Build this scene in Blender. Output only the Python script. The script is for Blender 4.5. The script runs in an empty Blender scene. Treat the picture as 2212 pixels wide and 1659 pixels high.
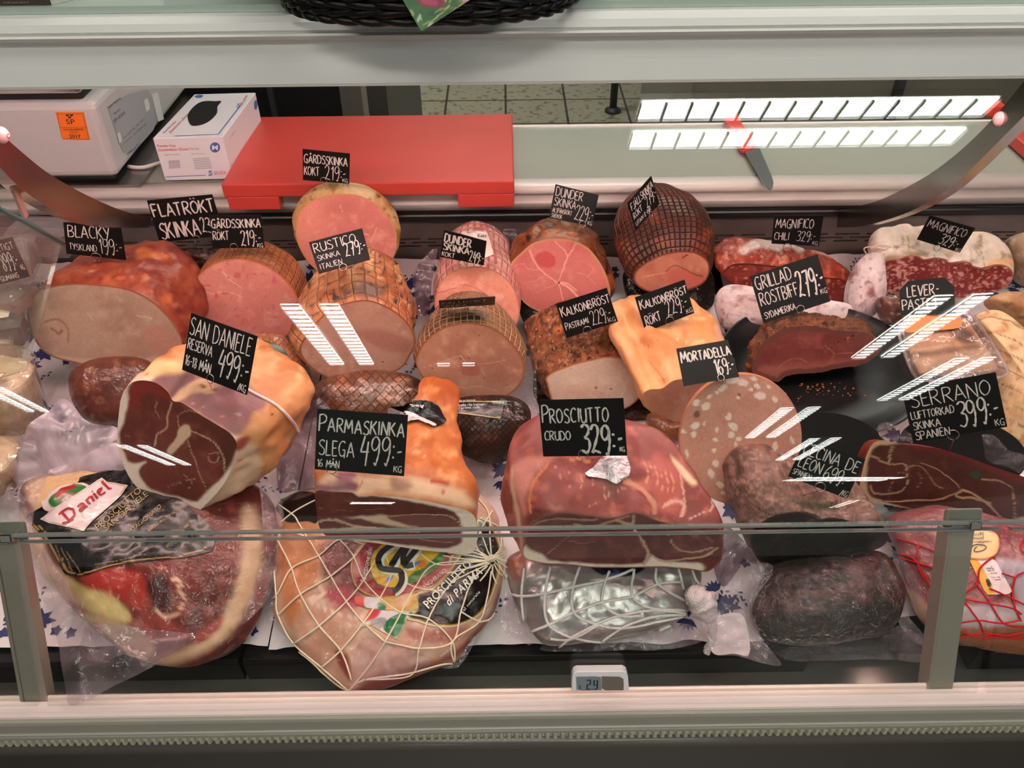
import bpy, math, random
import numpy as np
from mathutils import Vector, noise as mnoise
from mathutils.bvhtree import BVHTree

# ------------------------------------------------------------------ camera, world, lights
SC = bpy.context.scene
FPX, CX, CY = 1790.0, 1106.0, 829.5
CAM = np.array([0.0, 0.0, 1.6])
PITCH, YAW, ROLL = 40.0, 0.25, 0.57

def cam_axes():
    p, y, r = map(math.radians, (PITCH, YAW, ROLL))
    fwd = np.array([math.sin(y)*math.cos(p), math.cos(y)*math.cos(p), -math.sin(p)])
    right = np.array([math.cos(y), -math.sin(y), 0.0])
    up = np.cross(right, fwd)
    return right*math.cos(r) - up*math.sin(r), up*math.cos(r) + right*math.sin(r), fwd
AXR, AXU, AXF = cam_axes()

cd = bpy.data.cameras.new('camera')
cam = bpy.data.objects.new('camera', cd)
SC.collection.objects.link(cam)
cd.sensor_fit = 'HORIZONTAL'
cd.sensor_width = 36.0
cd.lens = 36.0*FPX/2212.0
cd.clip_start = 0.02
cd.clip_end = 200
from mathutils import Matrix
cam.matrix_world = Matrix(((AXR[0], AXU[0], -AXF[0], CAM[0]), (AXR[1], AXU[1], -AXF[1], CAM[1]),
                           (AXR[2], AXU[2], -AXF[2], CAM[2]), (0, 0, 0, 1)))
SC.camera = cam
SC.view_settings.view_transform = 'Standard'
SC.view_settings.look = 'None'
SC.view_settings.gamma = 1
SC.view_settings.use_curve_mapping = False
SC.view_settings.exposure = 0.0

SC.cycles.transparent_max_bounces = 16
W = bpy.data.worlds.new('store_ambience')
SC.world = W
W.use_nodes = True
W.node_tree.nodes['Background'].inputs[0].default_value = (1.0, 0.91, 0.85, 1)
W.node_tree.nodes['Background'].inputs[1].default_value = 0.21

def area_light(name, loc, rot, sx, sy, power, col):
    l = bpy.data.lights.new(name, 'AREA')
    l.shape = 'RECTANGLE'; l.size = sx; l.size_y = sy; l.energy = power; l.color = col
    o = bpy.data.objects.new(name, l)
    SC.collection.objects.link(o)
    o.location = loc; o.rotation_euler = rot
    return o
STORE = (1.0, 0.965, 0.89)
CEIL = 3.0
# ceiling luminaires over the aisle and the staff side, plus one added front fill
area_light('aisle_light', (0.5, 0.0, CEIL-0.05), (0, 0, 0), 1.6, 0.3, 13, STORE)
area_light('aisle_light', (-0.35, -0.8, CEIL-0.05), (0, 0, 0), 1.1, 0.16, 17, STORE)
area_light('aisle_light', (0.1, -1.75, CEIL-0.05), (math.radians(-25), 0, 0), 1.6, 0.16, 34, STORE)  # added fill without a known fixture, brightens the shaded front cut faces
area_light('staff_luminaire', (0.9, 2.4, CEIL-0.05), (0, 0, 0), 1.6, 0.3, 42, STORE)
area_light('staff_luminaire', (-.6, 3.6, CEIL-0.05), (0, 0, 0), 1.6, 0.3, 42, STORE)
LAMP_COL = (1.0, 0.64, 0.62)
LAMP_STRENGTH = 25.5

# ------------------------------------------------------------------ pixel <-> place
def ray(px, py):
    return AXR*((px-CX)/FPX) - AXU*((py-CY)/FPX) + AXF
def at_y(px, py, y):
    d = ray(px, py); return CAM + d*(y/d[1])
def at_z(px, py, z):
    d = ray(px, py); return CAM + d*((z-CAM[2])/d[2])
def at_plane(px, py, P0, n):
    d = ray(px, py); return CAM + d*(((P0-CAM) @ n)/(d @ n))
def proj(P):
    v = np.asarray(P, float)-CAM
    z = v @ AXF
    return np.stack([CX+FPX*(v @ AXR)/z, CY-FPX*(v @ AXU)/z], -1)
def Z(ox, oy, w):
    k = w/2212.0
    return lambda pts: [(ox+x*k, oy+y*k) for x, y in pts]
z1, z2, z3, z4 = Z(0, 0, 740), Z(600, 0, 740), Z(1300, 0, 912), Z(0, 400, 740)
z5, z6, z7 = Z(600, 350, 740), Z(1100, 380, 740), Z(1500, 440, 712)
a1, a2, a3, a4 = Z(0, 750, 740), Z(0, 1104, 740), Z(550, 750, 600), Z(550, 1050, 600)
a5, a6, a7, a8 = Z(1050, 800, 640), Z(1050, 1179, 640), Z(1572, 780, 640), Z(1572, 1179, 640)
zz = Z(0, 0, 2212)

def lin(c):
    c = np.asarray(c, float)/255.0
    return np.where(c <= 0.04045, c/12.92, ((c+0.055)/1.055)**2.4)
def resample(P, n, closed):
    P = np.asarray(P, float)
    if closed: P = np.vstack([P, P[:1]])
    s = np.r_[0, np.cumsum(np.linalg.norm(np.diff(P, axis=0), axis=1))]
    t = np.linspace(0, s[-1], n, endpoint=not closed)
    return np.stack([np.interp(t, s, P[:, k]) for k in range(P.shape[1])], 1)
def smooth(pts, n, closed=True):
    P = np.asarray(pts, float); m = len(P); out = []
    if m < 3: return resample(P, n, closed)
    rng = range(m if closed else m-1)
    for i in rng:
        if closed: p0, p1, p2, p3 = P[(i-1) % m], P[i], P[(i+1) % m], P[(i+2) % m]
        else: p0, p1, p2, p3 = P[max(i-1, 0)], P[i], P[i+1], P[min(i+2, m-1)]
        for t in np.linspace(0, 1, 9)[:-1]:
            out.append(0.5*((2*p1)+(-p0+p2)*t+(2*p0-5*p1+4*p2-p3)*t*t+(-p0+3*p1-3*p2+p3)*t**3))
    if not closed: out.append(P[-1])
    return resample(out, n, closed)

# ------------------------------------------------------------------ numpy paint for surface pattern
def _h(ix, iy, seed):
    v = np.sin(ix*127.1+iy*311.7+seed*74.7)*43758.5453
    return v-np.floor(v)
def vnoise(P, f, seed=0):
    x, y = P[:, 0]*f, P[:, 1]*f
    ix, iy = np.floor(x), np.floor(y); fx, fy = x-ix, y-iy
    fx, fy = fx*fx*(3-2*fx), fy*fy*(3-2*fy)
    a, b, c, d = _h(ix, iy, seed), _h(ix+1, iy, seed), _h(ix, iy+1, seed), _h(ix+1, iy+1, seed)
    return (a*(1-fx)+b*fx)*(1-fy)+(c*(1-fx)+d*fx)*fy
def fbm(P, f, seed=0, o=4):
    r = 0; amp = 0.5; tot = 0
    for k in range(o):
        r = r+amp*vnoise(P, f*2**k, seed+k*7); tot += amp; amp *= 0.5
    return r/tot
def segdist(P, L, closed=False):
    L = np.asarray(L, float)
    if closed: L = np.vstack([L, L[:1]])
    best = np.full(len(P), 1e9)
    for a, b in zip(L[:-1], L[1:]):
        ab = b-a; q = max(ab @ ab, 1e-9)
        t = np.clip(((P-a) @ ab)/q, 0, 1)
        best = np.minimum(best, np.hypot(*(P-a-t[:, None]*ab).T))
    return best
def inside(P, L):
    L = np.asarray(L, float); r = np.zeros(len(P), bool); j = len(L)-1
    for i in range(len(L)):
        xi, yi, xj, yj = *L[i], *L[j]
        c = ((yi > P[:, 1]) != (yj > P[:, 1])) & (P[:, 0] < (xj-xi)*(P[:, 1]-yi)/((yj-yi) or 1e-9)+xi)
        r ^= c; j = i
    return r
def ss(a, b, x):
    t = np.clip((x-a)/(b-a), 0, 1); return t*t*(3-2*t)
def painter(base, mott=(), rim=(), polys=(), seams=(), blobs=(), specks=(), warp=(3, .05), outline=None):
    """mott: (freq, col, lo, hi[, stretch]) ; rim: (width, col) ; polys: (pts, col, soft) ; seams: (pts, w, col) ; blobs: (x, y, rx, ry, rot, col)"""
    def f(P, outl=None):
        P = np.asarray(P, float)
        Wp = P+np.stack([fbm(P, warp[1], 3)-.5, fbm(P, warp[1], 9)-.5], 1)*2*warp[0]
        c = np.tile(lin(base), (len(P), 1))
        def mix(m, col):
            nonlocal c
            m = np.clip(m, 0, 1)[:, None]; c = c*(1-m)+lin(col)*m
        for k, m in enumerate(mott):
            Q = P.copy()
            if len(m) > 4: Q = Q*np.array(m[4])
            mix(ss(m[2]-.05, m[3]+.1, fbm(Q, m[0], 11+k*5, 5)), m[1])
        for pts, col, soft in polys:
            L = smooth(pts, 90); d = segdist(Wp, L, True); d = np.where(inside(Wp, L), d, -d)
            mix(ss(-soft, soft, d), col)
        for k, (pts, w, col) in enumerate(seams):
            L = smooth(pts, 40, False) if len(pts) > 2 else np.array(pts, float)
            d = segdist(Wp, L); wv = w*(0.55+0.9*fbm(P, .06, 31+k))
            mix(1-ss(wv*.55, wv*1.15, d), col)
        for x, y, rx, ry, rot, col in blobs:
            cr, sr = math.cos(rot), math.sin(rot); dx, dy = Wp[:, 0]-x, Wp[:, 1]-y
            d = np.hypot((dx*cr+dy*sr)/rx, (-dx*sr+dy*cr)/ry)
            mix(1-ss(.78, 1.05, d), col)
        for freq, col, lo, hi in specks:
            mix(ss(lo, hi, vnoise(P+np.stack([fbm(P, freq*1.7, 91)-.5, fbm(P, freq*1.7, 97)-.5], 1)*1.1/freq, freq, 77)), col)
        L = outl if outl is not None else outline
        if L is not None and len(rim):
            d = segdist(P, L, True)
            for w, col in rim:
                wv = w*(.7+.6*fbm(P, .05, 51)); mix(1-ss(wv*.6, wv, d), col)
        return c
    return f

# ------------------------------------------------------------------ materials
MATS = {}
def nodes(name):
    m = bpy.data.materials.new(name); m.use_nodes = True
    nt = m.node_tree; return m, nt, nt.nodes['Principled BSDF'], nt.nodes.new, nt.links.new
def mat(name, col=None, rough=.5, metal=0, spec=.5, coat=0, coat_rough=.06, bump=(), tint=None, net=None, stretch=None, emit=None, sss=0, crinkle=None):
    """col None -> surface pattern from the mesh colours. bump: (scale, strength); tint: (scale, amount)"""
    if name in MATS: return MATS[name]
    m, nt, b, N, L = nodes(name)
    tc = N('ShaderNodeTexCoord'); co = tc.outputs['Object']
    if stretch:
        mp = N('ShaderNodeMapping'); mp.inputs['Scale'].default_value = stretch; L(co, mp.inputs[0]); co = mp.outputs[0]
    if col is None:
        a = N('ShaderNodeVertexColor'); a.layer_name = 'Col'; c = a.outputs['Color']
    else:
        r = N('ShaderNodeRGB'); r.outputs[0].default_value = (*lin(col), 1); c = r.outputs[0]
    if tint:
        nz = N('ShaderNodeTexNoise'); nz.inputs['Scale'].default_value = tint[0]; nz.inputs['Detail'].default_value = 6
        L(co, nz.inputs['Vector'])
        mr = N('ShaderNodeMapRange'); mr.inputs[1].default_value = .3; mr.inputs[2].default_value = .7
        mr.inputs[3].default_value = 1-tint[1]; mr.inputs[4].default_value = 1+tint[1]; L(nz.outputs[0], mr.inputs[0])
        mx = N('ShaderNodeVectorMath'); mx.operation = 'SCALE'; L(c, mx.inputs[0]); L(mr.outputs[0], mx.inputs['Scale']); c = mx.outputs[0]
    hgt = None
    if net:   # (nu, nv, width, colour, amount, skew)
        nu, nv, wd, ncol, amt, skew = net
        sx = N('ShaderNodeSeparateXYZ'); L(tc.outputs['UV'], sx.inputs[0])
        def M(op, x, y=None):
            q = N('ShaderNodeMath'); q.operation = op
            for i, v in enumerate((x, y)):
                if v is None: continue
                if isinstance(v, (int, float)): q.inputs[i].default_value = v
                else: L(v, q.inputs[i])
            return q.outputs[0]
        wz = N('ShaderNodeTexNoise'); wz.inputs['Scale'].default_value = 14; L(tc.outputs['Object'], wz.inputs['Vector'])
        wob = M('MULTIPLY', M('SUBTRACT', wz.outputs[0], .5), .5)
        U, V = M('ADD', M('MULTIPLY', sx.outputs[0], nu), wob), M('ADD', M('MULTIPLY', sx.outputs[1], nv), wob)
        A, B = (M('ADD', U, M('MULTIPLY', V, skew)), M('SUBTRACT', V, M('MULTIPLY', U, skew))) if skew else (U, V)
        def line(x):
            d = M('ABSOLUTE', M('SUBTRACT', M('FRACT', x), .5))
            return M('SUBTRACT', 1.0, M('MINIMUM', M('DIVIDE', d, wd), 1.0))
        ln = M('MAXIMUM', line(A), line(B))
        mxc = N('ShaderNodeMix'); mxc.data_type = 'RGBA'
        L(M('MULTIPLY', ln, amt), mxc.inputs[0]); L(c, mxc.inputs[6]); mxc.inputs[7].default_value = (*lin(ncol), 1)
        c = mxc.outputs[2]; hgt = ln
    L(c, b.inputs['Base Color'])
    b.inputs['Roughness'].default_value = rough; b.inputs['Metallic'].default_value = metal
    b.inputs['Specular IOR Level'].default_value = spec
    b.inputs['Coat Weight'].default_value = coat; b.inputs['Coat Roughness'].default_value = coat_rough
    if sss:
        b.inputs['Subsurface Weight'].default_value = sss; b.inputs['Subsurface Radius'].default_value = (.012, .005, .003); b.inputs['Subsurface Scale'].default_value = .4
    nrm = None
    for sc_, st_ in bump:
        nz = N('ShaderNodeTexNoise'); nz.inputs['Scale'].default_value = sc_; nz.inputs['Detail'].default_value = 4; L(co, nz.inputs['Vector'])
        bp = N('ShaderNodeBump'); bp.inputs['Strength'].default_value = st_; bp.inputs['Distance'].default_value = .004
        L(nz.outputs[0], bp.inputs['Height'])
        if nrm: L(nrm, bp.inputs['Normal'])
        nrm = bp.outputs[0]
    if hgt is not None:
        bp = N('ShaderNodeBump'); bp.inputs['Strength'].default_value = .8; bp.inputs['Distance'].default_value = -.004
        L(hgt, bp.inputs['Height'])
        if nrm: L(nrm, bp.inputs['Normal'])
        nrm = bp.outputs[0]
    if nrm: L(nrm, b.inputs['Normal'])
    if crinkle:  # separate relief for the clear film over the surface
        vz = N('ShaderNodeTexVoronoi'); vz.feature = 'DISTANCE_TO_EDGE'; vz.inputs['Scale'].default_value = crinkle[0]
        wz = N('ShaderNodeTexNoise'); wz.inputs['Scale'].default_value = crinkle[0]*.6; L(tc.outputs['Object'], wz.inputs['Vector'])
        va = N('ShaderNodeVectorMath'); va.operation = 'SCALE'; va.inputs['Scale'].default_value = .06; L(wz.outputs['Color'], va.inputs[0])
        vb = N('ShaderNodeVectorMath'); L(tc.outputs['Object'], vb.inputs[0]); L(va.outputs[0], vb.inputs[1]); L(vb.outputs[0], vz.inputs['Vector'])
        nz = N('ShaderNodeTexNoise'); nz.inputs['Scale'].default_value = crinkle[0]*1.7; nz.inputs['Detail'].default_value = 3; nz.inputs['Distortion'].default_value = 1.2
        L(tc.outputs['Object'], nz.inputs['Vector'])
        b1 = N('ShaderNodeBump'); b1.inputs['Strength'].default_value = crinkle[1]*.5; b1.inputs['Distance'].default_value = .01; L(vz.outputs[0], b1.inputs['Height'])
        b2 = N('ShaderNodeBump'); b2.inputs['Strength'].default_value = crinkle[1]; b2.inputs['Distance'].default_value = .008
        L(nz.outputs[0], b2.inputs['Height']); L(b1.outputs[0], b2.inputs['Normal']); L(b2.outputs[0], b.inputs['Coat Normal'])
    if emit:
        b.inputs['Emission Color'].default_value = (*emit[0], 1); b.inputs['Emission Strength'].default_value = emit[1]
    MATS[name] = m; return m
def clear_mat(name, tint=(255, 255, 255), fresnel=1.5, haze=0.0, haze_col=(235, 225, 232), rough=0.02, bump=None, haze_noise=0.0):
    """thin clear sheet: see-through with fresnel reflection and an optional milky share"""
    if name in MATS: return MATS[name]
    m = bpy.data.materials.new(name); m.use_nodes = True; nt = m.node_tree; N, L = nt.nodes.new, nt.links.new
    for n in list(nt.nodes): nt.nodes.remove(n)
    o = N('ShaderNodeOutputMaterial'); t = N('ShaderNodeBsdfTransparent'); t.inputs[0].default_value = (*lin(tint), 1)
    g = N('ShaderNodeBsdfGlossy'); g.inputs['Roughness'].default_value = rough
    # Schlick reflectance from the angle, the same on both faces of the sheet
    ge = N('ShaderNodeNewGeometry'); dt = N('ShaderNodeVectorMath'); dt.operation = 'DOT_PRODUCT'; L(ge.outputs['Incoming'], dt.inputs[0]); L(ge.outputs['Normal'], dt.inputs[1])
    def M(op, x, y=None):
        q = N('ShaderNodeMath'); q.operation = op
        for i, v in enumerate((x, y)):
            if v is None: continue
            if isinstance(v, (int, float)): q.inputs[i].default_value = v
            else: L(v, q.inputs[i])
        return q.outputs[0]
    f0 = ((fresnel-1)/(fresnel+1))**2
    fac = M('ADD', M('MULTIPLY', M('POWER', M('SUBTRACT', 1.0, M('ABSOLUTE', dt.outputs['Value'])), 5.0), 1-f0), f0)
    if bump:
        tc = N('ShaderNodeTexCoord'); nz = N('ShaderNodeTexNoise'); nz.inputs['Scale'].default_value = bump[0]; nz.inputs['Detail'].default_value = 3; nz.inputs['Distortion'].default_value = 1.5
        L(tc.outputs['Object'], nz.inputs['Vector'])
        bp = N('ShaderNodeBump'); bp.inputs['Strength'].default_value = bump[1]; bp.inputs['Distance'].default_value = .01
        L(nz.outputs[0], bp.inputs['Height']); L(bp.outputs[0], g.inputs['Normal']); L(bp.outputs[0], dt.inputs[1])
    base = t.outputs[0]
    if haze:
        d = N('ShaderNodeBsdfDiffuse'); d.inputs[0].default_value = (*lin(haze_col), 1)
        tr = N('ShaderNodeBsdfTranslucent'); tr.inputs[0].default_value = (*lin(haze_col), 1)
        dm = N('ShaderNodeMixShader'); dm.inputs[0].default_value = .4; L(d.outputs[0], dm.inputs[1]); L(tr.outputs[0], dm.inputs[2])
        hm = N('ShaderNodeMixShader'); hm.inputs[0].default_value = haze
        tcz = N('ShaderNodeTexCoord'); hz = N('ShaderNodeTexNoise'); hz.inputs['Scale'].default_value = 18; hz.inputs['Detail'].default_value = 4; hz.inputs['Distortion'].default_value = 1; L(tcz.outputs['Object'], hz.inputs['Vector'])
        hr = N('ShaderNodeMapRange'); hr.inputs[1].default_value = .35; hr.inputs[2].default_value = .68; hr.inputs[3].default_value = haze*.45; hr.inputs[4].default_value = min(.95, haze*1.6); L(hz.outputs[0], hr.inputs[0]); L(hr.outputs[0], hm.inputs[0]); L(t.outputs[0], hm.inputs[1]); L(dm.outputs[0], hm.inputs[2])
        base = hm.outputs[0]
    mx = N('ShaderNodeMixShader'); L(fac, mx.inputs[0]); L(base, mx.inputs[1]); L(g.outputs[0], mx.inputs[2])
    L(mx.outputs[0], o.inputs[0]); MATS[name] = m; return m

# ------------------------------------------------------------------ objects
def link(o, parent=None):
    SC.collection.objects.link(o)
    if parent is not None:
        o.parent = parent
        o.matrix_parent_inverse = Matrix.Translation(-Vector(wloc(parent)))
    return o
def wloc(o):
    v = Vector(o.location); return v
def thing(name, label, cat, loc=(0, 0, 0), group=None):
    o = bpy.data.objects.new(name, None); o.empty_display_size = .02
    SC.collection.objects.link(o); o.location = [float(v) for v in loc]
    return tag(o, label, cat, group)
def tag(o, label=None, cat=None, group=None, kind=None):
    if label: o['label'] = label
    if cat: o['category'] = cat
    if group: o['group'] = group
    if kind: o['kind'] = kind
    return o
class MB:
    """collects shapes, links them as ONE mesh"""
    def __init__(s): s.v = []; s.f = []; s.mi = []; s.cur = 0; s.uv = None
    def add(s, V, Fc):
        o = sum(len(a) for a in s.v); s.v.append(np.asarray(V, float).reshape(-1, 3))
        for f in Fc: s.f.append(tuple(int(i)+o for i in f)); s.mi.append(s.cur)
    def box(s, a, b):
        x0, y0, z0 = a; x1, y1, z1_ = b
        s.add([(x0, y0, z0), (x1, y0, z0), (x1, y1, z0), (x0, y1, z0), (x0, y0, z1_), (x1, y0, z1_), (x1, y1, z1_), (x0, y1, z1_)],
              [(0, 3, 2, 1), (4, 5, 6, 7), (0, 1, 5, 4), (1, 2, 6, 5), (2, 3, 7, 6), (3, 0, 4, 7)])
    def hexa(s, P8):
        s.add(P8, [(0, 3, 2, 1), (4, 5, 6, 7), (0, 1, 5, 4), (1, 2, 6, 5), (2, 3, 7, 6), (3, 0, 4, 7)])
    def extrude_x(s, prof, x0, x1, closed=True):
        n = len(prof); V = [(x0, y, z) for y, z in prof]+[(x1, y, z) for y, z in prof]
        Fc = [(i, (i+1) % n, n+(i+1) % n, n+i) for i in range(n if closed else n-1)]
        if closed: Fc += [tuple(range(n))[::-1], tuple(range(n, 2*n))]
        s.add(V, Fc)
    def prism(s, poly, n, t):
        """polygon of 3D points thickened by t along n"""
        P = np.asarray(poly, float); n = np.asarray(n, float); m = len(P)
        s.add(np.vstack([P, P-n*t]), [tuple(range(m)), tuple(range(m, 2*m))[::-1]]+[((i+1) % m, i, m+i, m+(i+1) % m) for i in range(m)])
    def tube(s, pts, r, n=6, caps=True):
        P = np.asarray(pts, float); m = len(P)
        if m < 2: return
        R_ = np.broadcast_to(np.asarray(r, float), (m,)); T = np.gradient(P, axis=0); T /= np.linalg.norm(T, axis=1)[:, None]+1e-12
        ref = np.array([0, 0, 1.0]) if abs(T[0][2]) < .9 else np.array([1.0, 0, 0]); a = np.cross(T[0], ref); a /= np.linalg.norm(a); V = []
        for i in range(m):
            a = a-T[i]*(a @ T[i]); a /= np.linalg.norm(a)+1e-12; b = np.cross(T[i], a)
            for k in range(n):
                w = 2*math.pi*k/n; V.append(P[i]+R_[i]*(a*math.cos(w)+b*math.sin(w)))
        Fc = [(i*n+k, i*n+(k+1) % n, (i+1)*n+(k+1) % n, (i+1)*n+k) for i in range(m-1) for k in range(n)]
        if caps: Fc += [tuple(range(n))[::-1], tuple(range((m-1)*n, m*n))]
        s.add(V, Fc)
    def lathe(s, prof, c, n=48, ax=None, wob=0):
        c = np.asarray(c, float); V = []
        for k, (r, h) in enumerate(prof):
            for i in range(n):
                w = 2*math.pi*i/n; rr = r*(1+wob*math.cos(w*24)) if wob else r
                V.append((c[0]+rr*math.cos(w), c[1]+rr*math.sin(w), c[2]+h))
        m = len(prof)
        s.add(V, [(k*n+i, k*n+(i+1) % n, (k+1)*n+(i+1) % n, (k+1)*n+i) for k in range(m-1) for i in range(n)])
    def ribbon(s, pts, w, n, thick=None):
        """flat stroke on a surface with normal n (single or per point)"""
        P = np.asarray(pts, float); m = len(P)
        if m < 2: return
        T = np.gradient(P, axis=0); T /= np.linalg.norm(T, axis=1)[:, None]+1e-12
        nn = np.broadcast_to(np.asarray(n, float), P.shape); S = np.cross(nn, T); S /= np.linalg.norm(S, axis=1)[:, None]+1e-12
        wv = np.broadcast_to(np.asarray(w, float), (m,))[:, None]/2
        V = np.vstack([P-S*wv, P+S*wv]); s.add(V, [(i, i+1, m+i+1, m+i) for i in range(m-1)])
    def build(s, name, material, parent=None, smooth_=False, col=None, bevel=0):
        me = bpy.data.meshes.new(name)
        V = np.vstack(s.v) if s.v else np.zeros((0, 3))
        off = np.array(wloc(parent)) if parent is not None else np.zeros(3)
        if parent is not None and parent.parent is not None: off = off+np.array(wloc(parent.parent))
        if parent is None:   # top-level mesh: origin at its base
            off = np.array([(V[:, 0].min()+V[:, 0].max())/2, (V[:, 1].min()+V[:, 1].max())/2, V[:, 2].min()])
        me.from_pydata((V-off).tolist(), [], s.f)
        for m_ in (material if isinstance(material, (list, tuple)) else [material]): me.materials.append(m_)
        me.polygons.foreach_set('material_index', s.mi)
        me.polygons.foreach_set('use_smooth', [smooth_]*len(me.polygons))
        if col is not None:
            ca = me.color_attributes.new('Col', 'FLOAT_COLOR', 'POINT')
            ca.data.foreach_set('color', np.hstack([col, np.ones((len(col), 1))]).astype(np.float32).ravel())
        if s.uv is not None:
            ul = me.uv_layers.new(name='UVMap'); idx = np.zeros(len(me.loops), np.int32); me.loops.foreach_get('vertex_index', idx)
            ul.data.foreach_set('uv', np.asarray(s.uv, np.float32)[idx].ravel())
        me.update()
        o = bpy.data.objects.new(name, me); SC.collection.objects.link(o)
        if parent is not None: o.parent = parent
        else: o.location = off.tolist()
        if bevel:
            bv = o.modifiers.new('bevel', 'BEVEL'); bv.width = bevel; bv.segments = 3; bv.limit_method = 'ANGLE'
        o['_bv'] = 0; del o['_bv']
        GEO[o.name] = (V, s.f)
        return o
GEO = {}
def bvh(*objs):
    V = []; Fc = []; n = 0
    for o in objs:
        v, f = GEO[o.name]; V += [tuple(p) for p in v]; Fc += [tuple(i+n for i in q) for q in f]; n += len(v)
    return BVHTree.FromPolygons(V, Fc)
def surf(tree, off=.001):
    """place on a surface as seen along the sight line, lifted by off; returns f(px, py) -> (point, normal) or None"""
    def f(px, py):
        d = ray(px, py); d = d/np.linalg.norm(d)
        h, n, i, dist = tree.ray_cast(Vector(CAM), Vector(d))
        if h is None: return None
        n = np.array(n); n = -n if n @ d > 0 else n
        return np.array(h)+n*off, n
    return f
def flat(P0, n, off=.0005):
    P0 = np.asarray(P0, float); n = np.asarray(n, float)/np.linalg.norm(n)
    return lambda px, py: (at_plane(px, py, P0, n)+n*off, n)
def ring_faces(N, M, centre=True):
    """M rings of N points, ring 0 outermost, last followed by a centre point"""
    Fc = [(k*N+i, k*N+(i+1) % N, (k+1)*N+(i+1) % N, (k+1)*N+i) for k in range(M-1) for i in range(N)]
    if centre: Fc += [((M-1)*N+i, (M-1)*N+(i+1) % N, M*N) for i in range(N)]
    return Fc
def disc_grid(out, M):
    c = out.mean(0); rs = np.linspace(1, 0, M+1)[:-1]
    return np.vstack([c+(out-c)*r for r in rs]+[c[None]]), ring_faces(len(out), M)
def decal(name, px_poly, sf, material, parent, paint=None, N=90, M=26, sharp=False, off2=0, outlined=True):
    out = resample(px_poly, N, True) if sharp else smooth(px_poly, N)
    Q, Fc = disc_grid(out, M); V = np.zeros((len(Q), 3)); ok = np.ones(len(Q), bool)
    for i, q in enumerate(Q):
        h = sf(*q)
        if h is None: ok[i] = False
        else: V[i] = h[0]+h[1]*off2
    if not ok.all():
        good = np.where(ok)[0]
        for i in np.where(~ok)[0]:
            j = good[np.argmin(((Q[good]-Q[i])**2).sum(1))]; V[i] = V[j]
    b = MB(); b.add(V, Fc)
    return b.build(name, material, parent, True, paint(Q, out) if paint else None)
def strokes(mb, sf, lines, w, off2=0):
    """ribbons laid on a surface along px polylines"""
    for L in lines:
        L = np.asarray(L, float)
        H = [sf(*q) for q in L]; H = [h for h in H if h is not None]
        if len(H) > 1: mb.ribbon([h[0]+h[1]*off2 for h in H], w, [h[1] for h in H])
_texts = {}
def text_mesh(s, bold=0):
    if (s, bold) in _texts: return _texts[(s, bold)]
    cu = bpy.data.curves.new('t', 'FONT'); cu.body = s; cu.resolution_u = 3; cu.offset = bold; cu.space_character = 1+bold*4
    o = bpy.data.objects.new('t', cu); SC.collection.objects.link(o)
    bpy.context.view_layer.update()
    me = bpy.data.meshes.new_from_object(o.evaluated_get(bpy.context.evaluated_depsgraph_get()))
    V = np.array([v.co[:] for v in me.vertices]); Fc = [tuple(p.vertices) for p in me.polygons]
    bpy.data.objects.remove(o); bpy.data.curves.remove(cu); bpy.data.meshes.remove(me)
    lo, hi = V.min(0), V.max(0); V = (V-lo)/(np.maximum(hi-lo, 1e-6))
    _texts[(s, bold)] = (V[:, :2], Fc); return _texts[(s, bold)]
def printed(mb, s, p0, p1, p2, sf, bold=0):
    """printed letters: p0 lower left, p1 lower right, p2 upper left in px"""
    V, Fc = text_mesh(s, bold); p0, p1, p2 = map(lambda q: np.array(q, float), (p0, p1, p2))
    W3 = []
    for u, v in V:
        q = p0+(p1-p0)*u+(p2-p0)*v; h = sf(*q)
        W3.append(h[0] if h is not None else (W3[-1] if W3 else at_y(q[0], q[1], .7)))
    mb.add(W3, Fc)

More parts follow.
